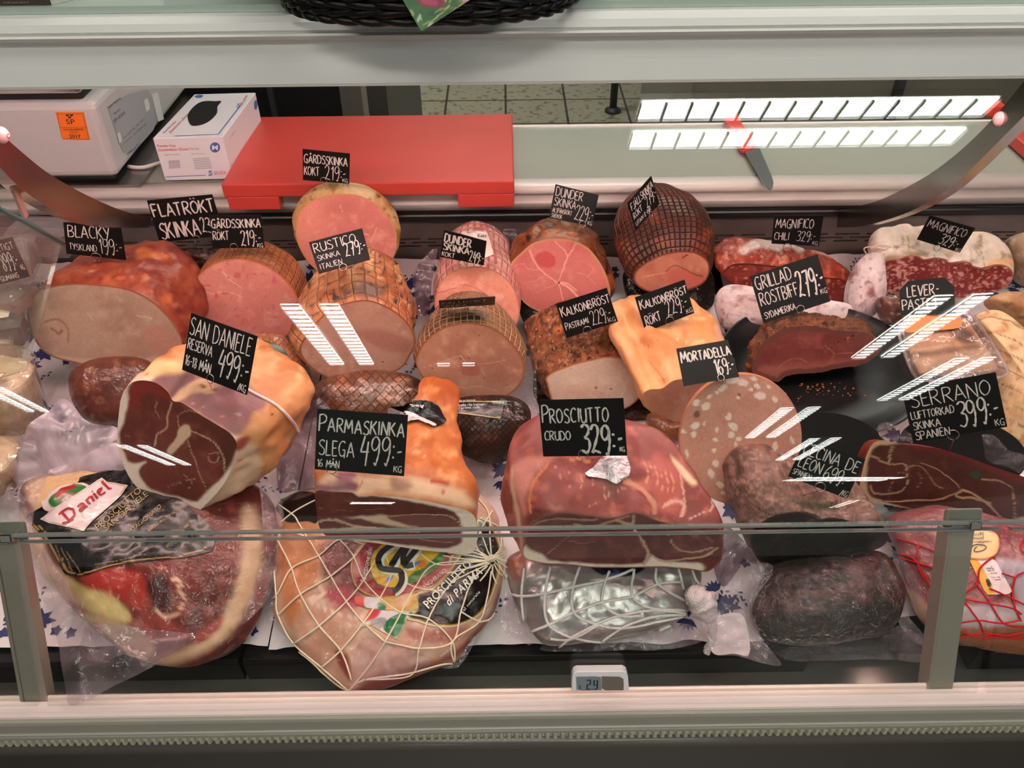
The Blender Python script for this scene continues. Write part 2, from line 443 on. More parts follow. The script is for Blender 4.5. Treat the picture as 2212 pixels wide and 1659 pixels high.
# ------------------------------------------------------------------ hand lettering (marker strokes)
def S_(*p): return ('s', list(p))
GL = {
'A': (.58, [[(0, 0), (.27, 1)], [(.27, 1), (.58, 0)], [(.1, .33), (.5, .36)]]),
'B': (.5, [[(.02, 0), (0, 1)], S_((0, 1), (.33, .97), (.42, .78), (.3, .57), (.02, .5)), S_((.02, .5), (.38, .46), (.5, .25), (.36, .03), (.02, 0))]),
'C': (.5, [S_((.48, .86), (.36, 1), (.14, .92), (0, .55), (.06, .16), (.24, 0), (.46, .1))]),
'D': (.55, [[(.03, 0), (0, 1)], S_((0, 1), (.35, .95), (.55, .55), (.42, .12), (.03, 0))]),
'E': (.42, [[(0, 1), (.02, 0)], [(0, 1), (.4, .98)], [(0, .52), (.33, .54)], [(.02, 0), (.42, .03)]]),
'F': (.42, [[(0, 1), (.02, 0)], [(0, 1), (.42, .98)], [(0, .52), (.33, .54)]]),
'G': (.55, [S_((.5, .88), (.38, 1), (.14, .9), (0, .52), (.08, .14), (.26, 0), (.44, .1), (.5, .4)), [(.3, .42), (.54, .42)], [(.5, .42), (.46, -.12)]]),
'H': (.5, [[(0, 1), (.02, 0)], [(.48, 1), (.5, 0)], [(0, .5), (.5, .52)]]),
'I': (.1, [[(.05, 1), (.06, 0)]]),
'J': (.36, [S_((.34, 1), (.34, .3), (.26, .04), (.1, 0), (0, .14))]),
'K': (.5, [[(.02, 1), (0, 0)], [(.46, 1), (.03, .45)], [(.15, .56), (.5, 0)]]),
'L': (.4, [[(.02, 1), (0, 0)], [(0, 0), (.4, .03)]]),
'M': (.68, [[(0, 0), (.08, 1)], [(.08, 1), (.32, .3)], [(.32, .3), (.58, 1)], [(.58, 1), (.68, 0)]]),
'N': (.54, [[(0, 0), (.02, 1)], [(.02, 1), (.5, 0)], [(.5, 0), (.54, 1)]]),
'O': (.55, [S_((.28, 1), (.06, .8), (0, .4), (.16, .03), (.36, .06), (.54, .42), (.48, .82), (.28, 1))]),
'P': (.48, [[(.02, 0), (0, 1)], S_((-.04, .97), (.3, 1.02), (.48, .8), (.36, .55), (.02, .45))]),
'R': (.52, [[(.02, 0), (0, 1)], S_((0, 1), (.32, 1), (.44, .8), (.32, .57), (.02, .48)), [(.16, .5), (.52, 0)]]),
'S': (.46, [S_((.44, .88), (.28, 1), (.06, .88), (.05, .68), (.26, .52), (.43, .36), (.4, .1), (.2, 0), (0, .12))]),
'T': (.5, [[(.25, 1), (.24, 0)], [(0, .98), (.52, 1.02)]]),
'U': (.52, [S_((0, 1), (.02, .3), (.14, .03), (.34, .03), (.48, .3)), [(.5, 1), (.5, 0)]]),
'V': (.5, [[(0, 1), (.24, 0)], [(.24, 0), (.5, 1)]]),
'W': (.7, [[(0, 1), (.18, 0)], [(.18, 0), (.35, .8)], [(.35, .8), (.52, 0)], [(.52, 0), (.7, 1)]]),
'X': (.5, [[(0, 1), (.5, 0)], [(.5, 1), (0, 0)]]),
'Y': (.5, [[(0, 1), (.25, .5)], [(.5, 1), (.18, 0)]]),
'Z': (.48, [[(0, 1), (.46, 1)], [(.46, 1), (0, 0)], [(0, 0), (.48, .02)]]),
'Å': (.58, [[(0, 0), (.27, .86)], [(.27, .86), (.58, 0)], [(.1, .3), (.5, .32)], S_((.28, 1.18), (.2, 1.1), (.28, 1.01), (.36, 1.1), (.28, 1.18))]),
'Ä': (.58, [[(0, 0), (.27, .95)], [(.27, .95), (.58, 0)], [(.1, .33), (.5, .36)], [(.14, 1.14), (.19, 1.2)], [(.38, 1.14), (.43, 1.2)]]),
'Ö': (.55, [S_((.28, .95), (.06, .78), (0, .4), (.16, .03), (.36, .06), (.54, .42), (.48, .8), (.28, .95)), [(.12, 1.12), (.17, 1.18)], [(.38, 1.12), (.43, 1.18)]]),
'1': (.22, [[(0, .78), (.18, 1)], [(.18, 1), (.16, 0)]]),
'2': (.52, [S_((0, .82), (.14, .99), (.38, .96), (.42, .72), (.24, .36), (0, .02)), S_((0, .02), (.22, .08), (.52, 0))]),
'3': (.48, [S_((.02, .9), (.2, 1), (.44, .92), (.42, .7), (.18, .54)), S_((.18, .54), (.44, .46), (.46, .2), (.26, 0), (0, .08))]),
'4': (.5, [[(.2, 1), (0, .4)], [(0, .4), (.5, .42)], [(.42, .8), (.34, -.12)]]),
'5': (.46, [[(.42, 1), (.08, .98)], [(.08, .98), (.06, .58)], S_((.06, .58), (.36, .6), (.44, .3), (.24, 0), (0, .1))]),
'6': (.46, [S_((.36, 1), (.1, .7), (0, .3), (.14, .02), (.36, .08), (.44, .34), (.28, .52), (.04, .36))]),
'7': (.5, [[(0, .96), (.48, 1)], [(.48, 1), (.2, -.04)], [(.14, .5), (.46, .52)]]),
'8': (.46, [S_((.4, .86), (.2, 1), (.06, .8), (.24, .54), (.42, .28), (.24, 0), (.02, .2), (.22, .5), (.42, .74), (.4, .86))]),
'9': (.5, [S_((.46, .84), (.28, 1), (.06, .88), (.02, .62), (.18, .48), (.38, .6), (.46, .84)), S_((.46, .84), (.46, .4), (.3, -.08)), [(.3, -.08), (.2, .03)]]),
'0': (.5, [S_((.26, 1), (.05, .78), (0, .36), (.16, 0), (.36, .08), (.5, .46), (.44, .84), (.26, 1))]),
'-': (.3, [[(.02, .48), (.28, .52)]]),
':': (.16, [[(.06, .62), (.08, .7)], [(.06, .22), (.08, .3)]]),
'/': (.34, [[(0, -.1), (.34, 1)]]),
'.': (.12, [[(.04, 0), (.06, .06)]]),
'!': (.1, [[(.05, 1), (.06, .3)], [(.06, 0), (.07, .06)]]),
' ': (.3, []),
}
RNG = random.Random(5)
def write(s, caps=False):
    """returns list of polylines and the advance width, cap height 1"""
    out = []; x = 0
    for i, ch in enumerate(s):
        w, st = GL[ch]; k = 1.0 if not (caps and i and s[i-1] != ' ') else .82
        jx, jy, sl = RNG.uniform(-.02, .02), RNG.uniform(-.03, .03), RNG.uniform(-.03, .05)
        for t in st:
            P = smooth(t[1], 16, False) if isinstance(t, tuple) else np.array(t, float)
            P = P*k; P = P+np.array([x+jx, jy]); P[:, 0] += sl*P[:, 1]
            out.append(P)
        x += w*k+.13
    return out, x-.13

SIGN_BLACK = lambda: mat('chalkboard_card', (9, 9, 10), rough=.5, spec=.3)
CHALK = lambda: mat('white_marker', (208, 202, 200), rough=.8, spec=.1, tint=(900, .25))
WIRE = lambda: mat('steel_wire', (200, 195, 190), rough=.25, metal=1)
def fit_plane(q4, y, aspect):
    """plane through the sight line of the quad's centre on which the quad is a rectangle of this aspect"""
    q4 = np.array(q4, float); c = q4.mean(0); P0 = at_y(*c, y); best = None
    for t in range(-40, 75, 3):
        for w in range(-66, 67, 3):
            tr, wr = math.radians(t), math.radians(w)
            n = np.array([math.sin(wr)*math.cos(tr), -math.cos(wr)*math.cos(tr), math.sin(tr)])
            if n @ ray(*c) > -.12: continue
            Q = np.array([at_plane(*p, P0, n) for p in q4]); wv = (Q[1]-Q[0]+Q[2]-Q[3])/2; hv = (Q[0]-Q[3]+Q[1]-Q[2])/2
            lw, lh = np.linalg.norm(wv), np.linalg.norm(hv)
            e = ((wv @ hv)/(lw*lh))**2*6+(math.log(lw/lh/aspect))**2*4+((t-28)/60)**2*.02+(w/60)**2*.02
            if best is None or e < best[0]: best = (e, n)
    return P0, best[1]
def sign(q4, y, lines, label, pin=None, aspect=1.42, normal=None, poly=None, name='price_sign', weight=1.0, pin_to=None):
    """q4 px TL TR BR BL; lines: (text, u, v, height, width, stroke mm[, caps])"""
    q4 = np.array(q4, float)
    if normal is None: P0, n = fit_plane(q4, y, aspect)
    else: P0, n = at_y(*q4.mean(0), y), np.array(normal, float)/np.linalg.norm(normal)
    TL, TR, BR, BL = [at_plane(*p, P0, n) for p in q4]
    U_ = (TR-TL+BR-BL)/2; V_ = (TL-BL+TR-BR)/2; O = BL
    P3 = lambda u, v: BL*(1-u)*(1-v)+BR*u*(1-v)+TR*u*v+TL*(1-u)*v
    b = MB()
    corners = poly or [(0, 0), (1, 0), (1, 1), (0, 1)]
    b.prism([P3(u, v) for u, v in corners], n, .0012)
    root = thing(name, label, 'price sign', P3(.5, 0), 'handwritten price signs')
    board = b.build('card', SIGN_BLACK(), root)
    m = MB(); lw = np.linalg.norm(U_); lh = np.linalg.norm(V_)
    for ln in lines:
        s, u, v, h, wd, sw = ln[:6]
        st, adv = write(s, len(ln) > 6)
        for P in st:
            q = [P3(u+p[0]/adv*wd, v+p[1]*h)+n*.0005 for p in P]
            if len(q) == 2: q = [q[0]*(1-t)+q[1]*t for t in (0, .33, .66, 1)]
            m.ribbon(q, np.array([sw*.00085*weight*(1+.25*math.sin(i*1.3)) for i in range(len(q))]), n)
    m.build('lettering', CHALK(), root)
    if pin:
        (rx, ry), rp = pin[0], pin[1]
        c = at_plane(rx, ry, P0, n)+n*.0012; uu = U_/lw; vv = V_/lh; r = rp*np.linalg.norm(c-CAM)/FPX
        w = MB(); a = np.linspace(-math.pi*.5+.25, math.pi*1.5-.1, 22)
        ring = [c+uu*r*math.cos(k)+vv*r*math.sin(k) for k in a]
        e = c-vv*r-n*.004+np.array([0, .006, -.03]) if not pin_to else at_y(*pin_to, y+.012)
        tail = [ring[-1]*(1-t)+e*t+np.array([0, 0, -.0]) for t in (.2, .5, 1)]
        w.tube(ring+tail, .00055, 6); w.build('pin', WIRE(), root, True)
    return root

# ------------------------------------------------------------------ meat bodies
def at_plane_v(Q, P0, n):
    d = (Q[:, :1]-CX)/FPX*AXR-(Q[:, 1:]-CY)/FPX*AXU+AXF
    return CAM+d*(((P0-CAM) @ n)/(d @ n))[:, None]
def cured(paint, sat=.94, val=.88):
    """meat tones a little greyer than the named colours"""
    if paint is None: return None
    def f(*a):
        c = paint(*a); l = (c @ np.array([.3, .55, .15]))[:, None]; return np.clip((l+(c-l)*sat)*val, 0, 1)
    return f
def nvec(tilt, yaw):
    t, w = math.radians(tilt), math.radians(yaw)
    return np.array([math.sin(w)*math.cos(t), -math.cos(w)*math.cos(t), math.sin(t)])
def catmull1(K, t):
    """smooth interpolation of key rows (first column = parameter)"""
    K = np.asarray(K, float); x = K[:, 0]; Y = K[:, 1:]
    out = np.zeros((len(t), Y.shape[1])); m = np.gradient(Y, x, axis=0) if len(x) > 2 else np.tile((Y[-1]-Y[0])/(x[-1]-x[0]), (len(x), 1))
    for j, tt in enumerate(t):
        i = int(np.clip(np.searchsorted(x, tt)-1, 0, len(x)-2)); h = x[i+1]-x[i]; s = (tt-x[i])/h
        out[j] = (2*s**3-3*s*s+1)*Y[i]+(s**3-2*s*s+s)*h*m[i]+(-2*s**3+3*s*s)*Y[i+1]+(s**3-s*s)*h*m[i+1]
    return out
def loaf(name, label, cat, face, y0, tilt, yaw, axis, prof, fpaint, bpaint, fmat, bmat, N=200, fr=44, br=56, lump=(.002, 14), group=None, seed=0, parts=('cut_face', 'rind'), cup=0, rough_edge=0):
    """a joint of meat cut open: cut face from its outline on a plane, body carried back along axis with a width profile (t, scale, dx, dz)"""
    out = smooth(face, N); fpaint, bpaint = cured(fpaint, .90, .98), cured(bpaint)
    if rough_edge:
        r = np.random.RandomState(3+seed); out = out+np.convolve(r.randn(N+4), np.ones(3)/3, 'same')[:N, None]*rough_edge*np.array([.5, 1])
    n = nvec(tilt, yaw); P0 = at_y(*out.mean(0), y0); axis = np.array(axis, float)
    F3 = at_plane_v(out, P0, n); C3 = F3.mean(0)
    prof = [tuple(p)+(0,)*(4-len(p)) for p in prof]
    ts = (1-np.cos(np.linspace(0, math.pi, br)))/2; ts = .5*ts+.5*np.linspace(0, 1, br)
    K = catmull1(prof, ts); per = np.linalg.norm(np.diff(np.vstack([F3, F3[:1]]), axis=0), axis=1).sum(); La = np.linalg.norm(axis)
    V = []; UV = []
    idx = list(range(N))+[0]
    for t, (s, dx, dz) in zip(ts, K):
        ctr = C3+axis*t+np.array([dx, 0, dz])
        rad = (F3-C3)*max(s, .02)
        if lump[0]:
            a = lump[0]*float(ss(0, .12, np.array(t)))
            for i in range(N):
                q = ctr+rad[i]; dsp = mnoise.fractal(Vector(q*lump[1])+Vector((seed*3.1, 0, 0)), .6, 2.1, 3)
                rad[i] = rad[i]*(1+a*dsp/max(np.linalg.norm(rad[i]), 1e-3)*1.6)
        R3 = ctr+rad
        V.append(R3[idx]); UV += [(i/N, t*La/per) for i in range(N+1)]
    V = np.vstack(V); M = N+1
    Fc = [(k*M+i, k*M+i+1, (k+1)*M+i+1, (k+1)*M+i) for k in range(br-1) for i in range(N)]
    V[:, 2] = np.maximum(V[:, 2], deck_z(V[:, 1])+.008)
    cap = V[-M:].mean(0); V = np.vstack([V, cap]); UV.append((.5, La/per)); ci = len(V)-1
    Fc += [((br-1)*M+i, (br-1)*M+i+1, ci) for i in range(N)]
    root = thing(name, label, cat, (C3[0]+axis[0]/2, C3[1]+axis[1]/2, V[:, 2].min()), group)
    b = MB(); b.add(V, Fc); b.uv = UV
    body = b.build(parts[1], bmat, root, True, bpaint(proj(V)) if bpaint else None)
    Q, Ff = disc_grid(out, fr); Fv = at_plane_v(Q, P0, n)
    if cup: rr = np.linalg.norm(Q-out.mean(0), axis=1); Fv = Fv+n*(cup*(vnoise(Q, .02, 5)-.5))[:, None]*(1-(rr/rr.max()))[:, None]
    Fv[:, 2] = np.maximum(Fv[:, 2], deck_z(Fv[:, 1])+.008)
    b = MB(); b.add(Fv, Ff)
    fo = b.build(parts[0], fmat, root, True, fpaint(Q, out) if fpaint else None)
    return dict(root=root, body=body, face=fo, P0=P0, n=n, out=out, C3=C3)
def pillow(name, label, cat, outline, y0, tilt, yaw, hf, hb, paint, material, parent=None, N=170, M=36, p=2.2, bumps=(), lump=(.002, 16), seed=0, group=None, apex=(0, 0), partname=None, clampz=None, root=True):
    """rounded body: outline on a plane, domed by hf towards the viewer side and hb to the back"""
    out = smooth(outline, N); n = nvec(tilt, yaw); c = out.mean(0); P0 = at_y(*c, y0); paint = cured(paint)
    F3 = at_plane_v(out, P0, n); C3 = F3.mean(0)
    A3 = at_plane(c[0]+apex[0], c[1]+apex[1], P0, n)
    th = np.linspace(0, 1, M+1)[:-1]; rs = np.cos(th*math.pi/2)
    V = []
    def ring(r, h):
        ctr = C3*r+A3*(1-r); return ctr+(F3-C3)*r+n*h
    for r in rs: V.append(ring(r, hf*(1-r**p)**(1/2.0)))
    top = A3+n*hf
    Vb = [ring(r, -hb*(1-r**p)**(1/2.0)) for r in rs[1:]]
    V = np.vstack(V+[top[None]]+Vb+[(A3-n*hb)[None]])
    Fc = ring_faces(N, M); o = M*N+1; mb = M-1
    Fc += [(i, (i+1) % N, o+(i+1) % N, o+i) for i in range(N)]
    Fc += [(o+k*N+i, o+k*N+(i+1) % N, o+(k+1)*N+(i+1) % N, o+(k+1)*N+i) for k in range(mb-1) for i in range(N)]
    Fc += [(o+(mb-1)*N+i, o+(mb-1)*N+(i+1) % N, o+mb*N) for i in range(N)]
    Q = proj(V)
    for x, y, r, h in bumps:
        V = V+n*(h*np.exp(-((Q[:, 0]-x)**2+(Q[:, 1]-y)**2)/(r*r)))[:, None]
    if lump[0]:
        for i in range(len(V)):
            V[i] = V[i]+n*lump[0]*1.6*mnoise.fractal(Vector(V[i]*lump[1])+Vector((seed*2.7, 0, 0)), .6, 2.1, 3)
    V[:, 2] = np.maximum(V[:, 2], deck_z(V[:, 1])+.008)
    UV = np.zeros((len(V), 2)); ang = np.arctan2(Q[:, 1]-c[1], Q[:, 0]-c[0]); UV[:, 0] = Q[:, 0]/400; UV[:, 1] = Q[:, 1]/400
    if root and parent is None: parent = thing(name, label, cat, (C3[0], C3[1], V[:, 2].min()), group)
    b = MB(); b.add(V, Fc); b.uv = UV
    o = b.build(partname or 'body', material, parent, True, paint(proj(V)) if paint else None)
    return dict(root=parent, body=o, P0=P0, n=n, out=out, C3=C3)
def deck_z(y): return .69+.14*(np.asarray(y)-.5)
def deck_clamp(V): return deck_z(V[:, 1])+.0015
def film(parent, px_poly, y0, tilt, yaw, material, name='film_flap', wave=(.004, 30), N=80, M=16, bend=None, seed=0):
    out = smooth(px_poly, N) ; n = nvec(tilt, yaw); P0 = at_y(*out.mean(0), y0)
    Q, Fc = disc_grid(out, M); V = at_plane_v(Q, P0, n)
    for i in range(len(V)): V[i] = V[i]+n*wave[0]*mnoise.fractal(Vector(V[i]*wave[1])+Vector((seed, 0, 0)), .7, 2, 3)
    if bend is not None: V = V+np.array([bend(*q) for q in Q])
    b = MB(); b.add(V, Fc); return b.build(name, material, parent, True)
def net_cord(parent, lines, sf, r, material, name='netting', sm=True, lift=0):
    b = MB()
    for L in lines:
        P = smooth(L, max(8, int(np.linalg.norm(np.diff(np.array(L), axis=0), axis=1).sum()/5)), False) if len(L) > 2 else resample(L, 14, False)
        seg = []
        for q in P:
            h = sf(*q)
            if h is None:
                if len(seg) > 1: b.tube(seg, r, 6)
                seg = []; continue
            w = h[0]+h[1]*lift
            if seg and np.linalg.norm(w-seg[-1]) > .045:
                if len(seg) > 1: b.tube(seg, r, 6)
                seg = []
            seg.append(w)
        if len(seg) > 1: b.tube(seg, r, 6)
    return b.build(name, material, parent, True)

# ------------------------------------------------------------------ the place: floor, ceiling, luminaires
LEAN = math.radians(25.5)
GN = np.array([0, -math.cos(LEAN), math.sin(LEAN)]); GP = np.array([0, .47, .76])
def gy(z): return .47+(z-.76)*math.tan(LEAN)
def struct(o): o['kind'] = 'structure'; return o

def floor_mat():
    m, nt, b, N, L = nodes('speckled_floor_tiles'); MATS['floor'] = m
    tc = N('ShaderNodeTexCoord'); br = N('ShaderNodeTexBrick'); L(tc.outputs['Object'], br.inputs['Vector'])
    br.offset = 0; br.inputs['Scale'].default_value = 1; br.inputs['Brick Width'].default_value = .30; br.inputs['Row Height'].default_value = .30
    br.inputs['Mortar Size'].default_value = .006; br.inputs['Mortar Smooth'].default_value = .1
    br.inputs['Color1'].default_value = (*lin((172, 168, 146)), 1); br.inputs['Color2'].default_value = (*lin((164, 158, 136)), 1); br.inputs['Mortar'].default_value = (*lin((62, 58, 46)), 1)
    nz = N('ShaderNodeTexNoise'); nz.inputs['Scale'].default_value = 34; nz.inputs['Detail'].default_value = 5; L(tc.outputs['Object'], nz.inputs['Vector'])
    cr = N('ShaderNodeValToRGB'); cr.color_ramp.elements[0].position = .34; cr.color_ramp.elements[0].color = (.45, .42, .38, 1); cr.color_ramp.elements[1].position = .46; cr.color_ramp.elements[1].color = (1, 1, 1, 1)
    L(nz.outputs[0], cr.inputs[0])
    mx = N('ShaderNodeMix'); mx.data_type = 'RGBA'; mx.blend_type = 'MULTIPLY'; mx.inputs[0].default_value = 1
    L(br.outputs[0], mx.inputs[6]); L(cr.outputs[0], mx.inputs[7]); L(mx.outputs[2], b.inputs['Base Color']); b.inputs['Roughness'].default_value = .35
    return m
b = MB(); b.box((-25, .9, -.05), (25, 8, 0)); struct(b.build('floor', floor_mat()))
b = MB(); b.box((-25, -55, -.05), (25, .9, 0)); struct(b.build('floor', mat('darkened_aisle_floor', (58, 54, 50), rough=.5)))  # unseen aisle floor, coloured dark so the glass mirrors less haze
b = MB(); b.box((-25, -55, CEIL+.02), (25, 8, CEIL+.1)); struct(b.build('ceiling', mat('ceiling_board', (84, 84, 82), rough=.9)))

EM = lambda: mat('fluorescent_glow', (255, 255, 255), emit=((1.0, 1.0, .97), 18.0))
def ceiling_light(cx, cy, lx, ly, label, rot=0, along='y', pitch=.135):
    """louvred two-lamp luminaire hung under the ceiling"""
    root = thing('ceiling_light', label, 'ceiling light', (cx, cy, CEIL-.06), 'louvred ceiling lights mirrored in the case glass')
    cr, sr = math.cos(rot), math.sin(rot)
    def T(P): P = np.asarray(P, float); return np.stack([cx+P[:, 0]*cr-P[:, 1]*sr, cy+P[:, 0]*sr+P[:, 1]*cr, P[:, 2]], 1)
    def bx(x0, x1, y0, y1, z0, z1_, name, m):
        b = MB(); b.box((x0, y0, z0), (x1, y1, z1_)); b.v[0] = T(b.v[0]); b.build(name, m, root)
    bx(-lx/2, lx/2, -ly/2, ly/2, CEIL-.01, CEIL+.02, 'housing', mat('luminaire_housing', (200, 200, 196), rough=.6))
    wht = mat('louvre_white', (214, 216, 212), rough=.5)
    def comb(u0, u1, v0, v1, k, tw, along_x):
        # toothed blade set: a spine along u with cross blades towards v1
        P = [(u0, v0)]; sp = v0+(v1-v0)*.02
        for i in range(k+1):
            u = u0+(u1-u0)*i/k; a_, c_ = max(u0, u-tw), min(u1, u+tw)
            P += [(a_, sp), (a_, v1), (c_, v1), (c_, sp)]
        P += [(u1, v0)]
        P = [(p if along_x else (p[1], p[0])) for p in P]
        n = len(P); lo3 = T([(x, y, CEIL-.038) for x, y in P]); hi3 = T([(x, y, CEIL-.026) for x, y in P])
        b = MB(); b.add(np.vstack([lo3, hi3]), [tuple(range(n)), tuple(range(n, 2*n))[::-1]]+[(i, (i+1) % n, n+(i+1) % n, n+i) for i in range(n)])
        b.build('louvre', wht, root)
    if along == 'y':
        for s in (-1, 1):
            w = lx*.335; x0 = s*lx*.5-(w if s > 0 else 0)
            bx(x0+.004, x0+w-.004, -ly/2+.01, ly/2-.01, CEIL-.024, CEIL-.014, 'fluorescent_lamp', EM())
            comb(-ly/2, ly/2, x0, x0+w, int(ly/pitch), .008, False)
    else:
        for s in (-1, 1):
            w = ly*.36; y0 = s*ly*.5-(w if s > 0 else 0)
            bx(-lx/2+.01, lx/2-.01, y0+.004, y0+w-.004, CEIL-.024, CEIL-.014, 'fluorescent_lamp', EM())
            comb(-lx/2, lx/2, y0, y0+w, int(lx/pitch), .006, True)
def refl(px, py, zc=CEIL):
    h = at_plane(px, py, GP, GN); d = ray(px, py); r = d-2*(d @ GN)*GN
    return h+r*((zc-h[2])/r[2])
ceiling_light(1.50, -2.41, 1.72, .46, 'nearest louvred ceiling light, running along the counter, mirrored largest above the knife', along='x', pitch=.115)
for near, far, lab in [(((1841, 768), (1930, 768)), ((2021, 632), (2144, 632)), 'louvred ceiling light mirrored in the glass over the liver pate tray'),
                       (((1894, 861), (1963, 861)), ((2068, 770), (2148, 770)), 'louvred ceiling light mirrored in the glass over the largest slanted card, priced 399'),
                       (((1605, 943), (1680, 943)), ((1695, 878), (1765, 878)), 'louvred ceiling light mirrored in the glass over the mortadella slice edge'),
                       (((1676, 992), (1728, 992)), ((1752, 945), (1815, 945)), 'louvred ceiling light mirrored in the glass above the card on the dried beef'),
                       (((710, 783), (810, 783)), ((605, 653), (730, 653)), 'louvred ceiling light mirrored in the glass over the charred orange roast ham'),
                       (((361, 1003), (415, 1003)), ((261, 962), (308, 958)), 'louvred ceiling light mirrored in the glass over the yellow-skinned cut ham'),
                       (((60, 886), (105, 886)), ((-50, 833), (2, 833)), 'louvred ceiling light mirrored in the glass over the salad tubs'),
                       (((1795, 1096), (1806, 1096)), ((1836, 1080), (1858, 1080)), 'louvred ceiling light mirrored small above the dark dried beef')]:
    n0, n1, f0, f1 = refl(*near[0]), refl(*near[1]), refl(*far[0]), refl(*far[1])
    c = (n0+n1+f0+f1)/4; a = (f0+f1-n0-n1)/2
    ceiling_light(c[0], c[1], float(np.linalg.norm((n1-n0+f1-f0)/2)), float(np.linalg.norm(a[:2])), lab, rot=math.atan2(-a[0], a[1]), pitch=max(.135, float(np.linalg.norm(a))/18))
c0, c1 = refl(945, 784), refl(1025, 784)
ceiling_light((c0[0]+c1[0])/2, c0[1], .44, .1, 'short ceiling light mirrored as two dashes in the glass over the netted smoked ham', pitch=.1)
for pa, pb, lab in [((1712, 1034), (1926, 1034), 'far ceiling light mirrored as a dashed line across the dried beef card'), ((757, 1086), (850, 1086), 'far ceiling light mirrored as a dotted line on the face of the orange-skinned ham')]:
    c0, c1 = refl(*pa), refl(*pb); c = (c0+c1)/2
    ceiling_light(c[0], c[1], float(np.linalg.norm(c1-c0)), 1.5, lab, along='x', rot=math.atan2(c1[1]-c0[1], c1[0]-c0[0]), pitch=.35)

# ------------------------------------------------------------------ refrigerated service counter
X0, X1 = -1.15, 1.15
case = thing('deli_counter', 'long glass-fronted deli counter holding the hams, white canopy, grey bumper and dark front', 'display counter', (0, .9, 0))
ALU = mat('painted_white_metal', (240, 240, 234), rough=.32, spec=.5, tint=(9, .02))
ALU2 = mat('brushed_aluminium', (205, 200, 198), rough=.28, metal=.9, bump=((120, .05),))
def part(mb, name, m, sm=False, bev=0, parent=None): return mb.build(name, m, parent or case, sm, bevel=bev)

# canopy: fascia profile read down the front, then the hollow underside
def yz(py, y): p = at_y(1106, py, y); return (y, p[2])
zt = yz(27, .748)[1]
b = MB()
prof = [(1.07, zt-.004), (.80, zt-.004), (.775, zt), (.748, zt-.0005), (.741, zt-.004), (.739, zt-.010), yz(60, .739), yz(63, .7425), yz(66, .7425), yz(68, .738), yz(73, .7355), yz(80, .738), yz(84, .743), yz(88, .744), yz(130, .7435), yz(176, .742), yz(182, .743), (.750, yz(182, .742)[1]-.001), (.756, yz(150, .742)[1]), (.80, 1.352), (1.06, 1.356), (1.07, 1.36)]
b.extrude_x(prof[::-1], X0, X1); part(b, 'canopy', ALU, bev=.0012)
b = MB(); b.box((X0, .758, zt), (X1, 1.065, zt+.006)); part(b, 'shelf_glass', mat('pale_green_glass_shelf', (176, 190, 180), rough=.12, spec=.6))
# pink meat lamp under the canopy
b = MB(); yl, zl = .84, 1.318
b.tube([(X0+.1, yl, zl), (X1-.1, yl, zl)], .013, 16)
part(b, 'fluorescent_tube', mat('meat_lamp', (255, 200, 190), emit=(LAMP_COL, LAMP_STRENGTH)), True)
for xh in (X0+.06, X1-.1):
    b = MB(); b.box((xh, yl-.02, zl-.02), (xh+.04, yl+.02, 1.354)); part(b, 'lamp_holder', ALU)

# front: rail, bumper, toothed rubber strip, dark front panel
pink = mat('white_rail_aluminium', (234, 214, 208), rough=.22, spec=.6)
b = MB(); b.extrude_x([(.485, .60), (.485, .7545), (.4825, .7575), (.480, .7565), (.4785, .7535), (.4765, .7535), (.4755, .7570), (.4635, .7570), (.4625, .7555), (.4585, .7555), (.4575, .7525), (.4575, .60)], X0, X1); part(b, 'front_rail', pink)
grey = mat('grey_green_bumper', (162, 158, 144), rough=.42, spec=.4)
b = MB(); b.extrude_x([(.4570, .7535), (.4535, .7525), (.4525, .748), (.4525, .7315), (.4505, .7305), (.4505, .7285), (.453, .7275), (.453, .7245), (.4515, .7235), (.4515, .718), (.4575, .717)], X0, X1); part(b, 'bumper', grey, bev=.0006)
k = 270; w = (X1-X0)/k; P = []
for i in range(k):
    x = X0+w*i; P += [(x, .4548), (x+w*.22, .4512), (x+w*.62, .4512), (x+w*.74, .4548)]
P += [(X1, .4548), (X1, .458), (X0, .458)]; n = len(P)
b = MB(); b.add([(x, y, .7055) for x, y in P]+[(x, y, .717) for x, y in P], [tuple(range(n))[::-1], tuple(range(n, 2*n))]+[(i, (i+1) % n, n+(i+1) % n, n+i) for i in range(n)])
part(b, 'toothed_strip', mat('pale_rubber', (186, 182, 158), rough=.6))
b = MB(); q = [(.4575, .7055)]+[(.4585-.012*math.sin(t)-.0, .7045-.012*(1-math.cos(t))) for t in np.linspace(0, math.pi/2, 8)]+[(.447, .55), (.46, .10), (.50, .10), (.50, .7)]
b.extrude_x(q[::-1], X0, X1); part(b, 'front_panel', mat('dark_grey_lacquer', (84, 80, 74), rough=.26, spec=.5), True)
# inside: gutter, deck, back wall
b = MB(); b.extrude_x([(.485, .652), (1.33, .652), (1.33, .62), (.485, .62)], X0, X1); part(b, 'gutter', mat('steel_pan', (170, 168, 160), rough=.3, metal=.8))
for (xa, xb) in ((X0, -.335), (-.33, .365), (.375, .565), (.57, X1)):
    b = MB(); f = .562 if xb != .565 else .585
    b.extrude_x([(f, .640), (f-.004, .690), (f, .6955), (f+.006, .6955), (1.30, .69+.14*.80), (1.30, .652), (f+.01, .652)], xa, xb); part(b, 'deck_tray', mat('black_tray', (14, 13, 14), rough=.5, spec=.2), bev=.001)
blk = mat('black_slot', (6, 6, 6), rough=.7)
b = MB(); b.box((X0, 1.318, .79), (X1, 1.33, .90)); part(b, 'air_duct', blk)
b = MB(); b.cur = 0
yb0, yb1 = 1.30, 1.306; rows = [.8315, .8385, .8455, .8525]
pitch = .056; sl = .043
zcuts = [.79]
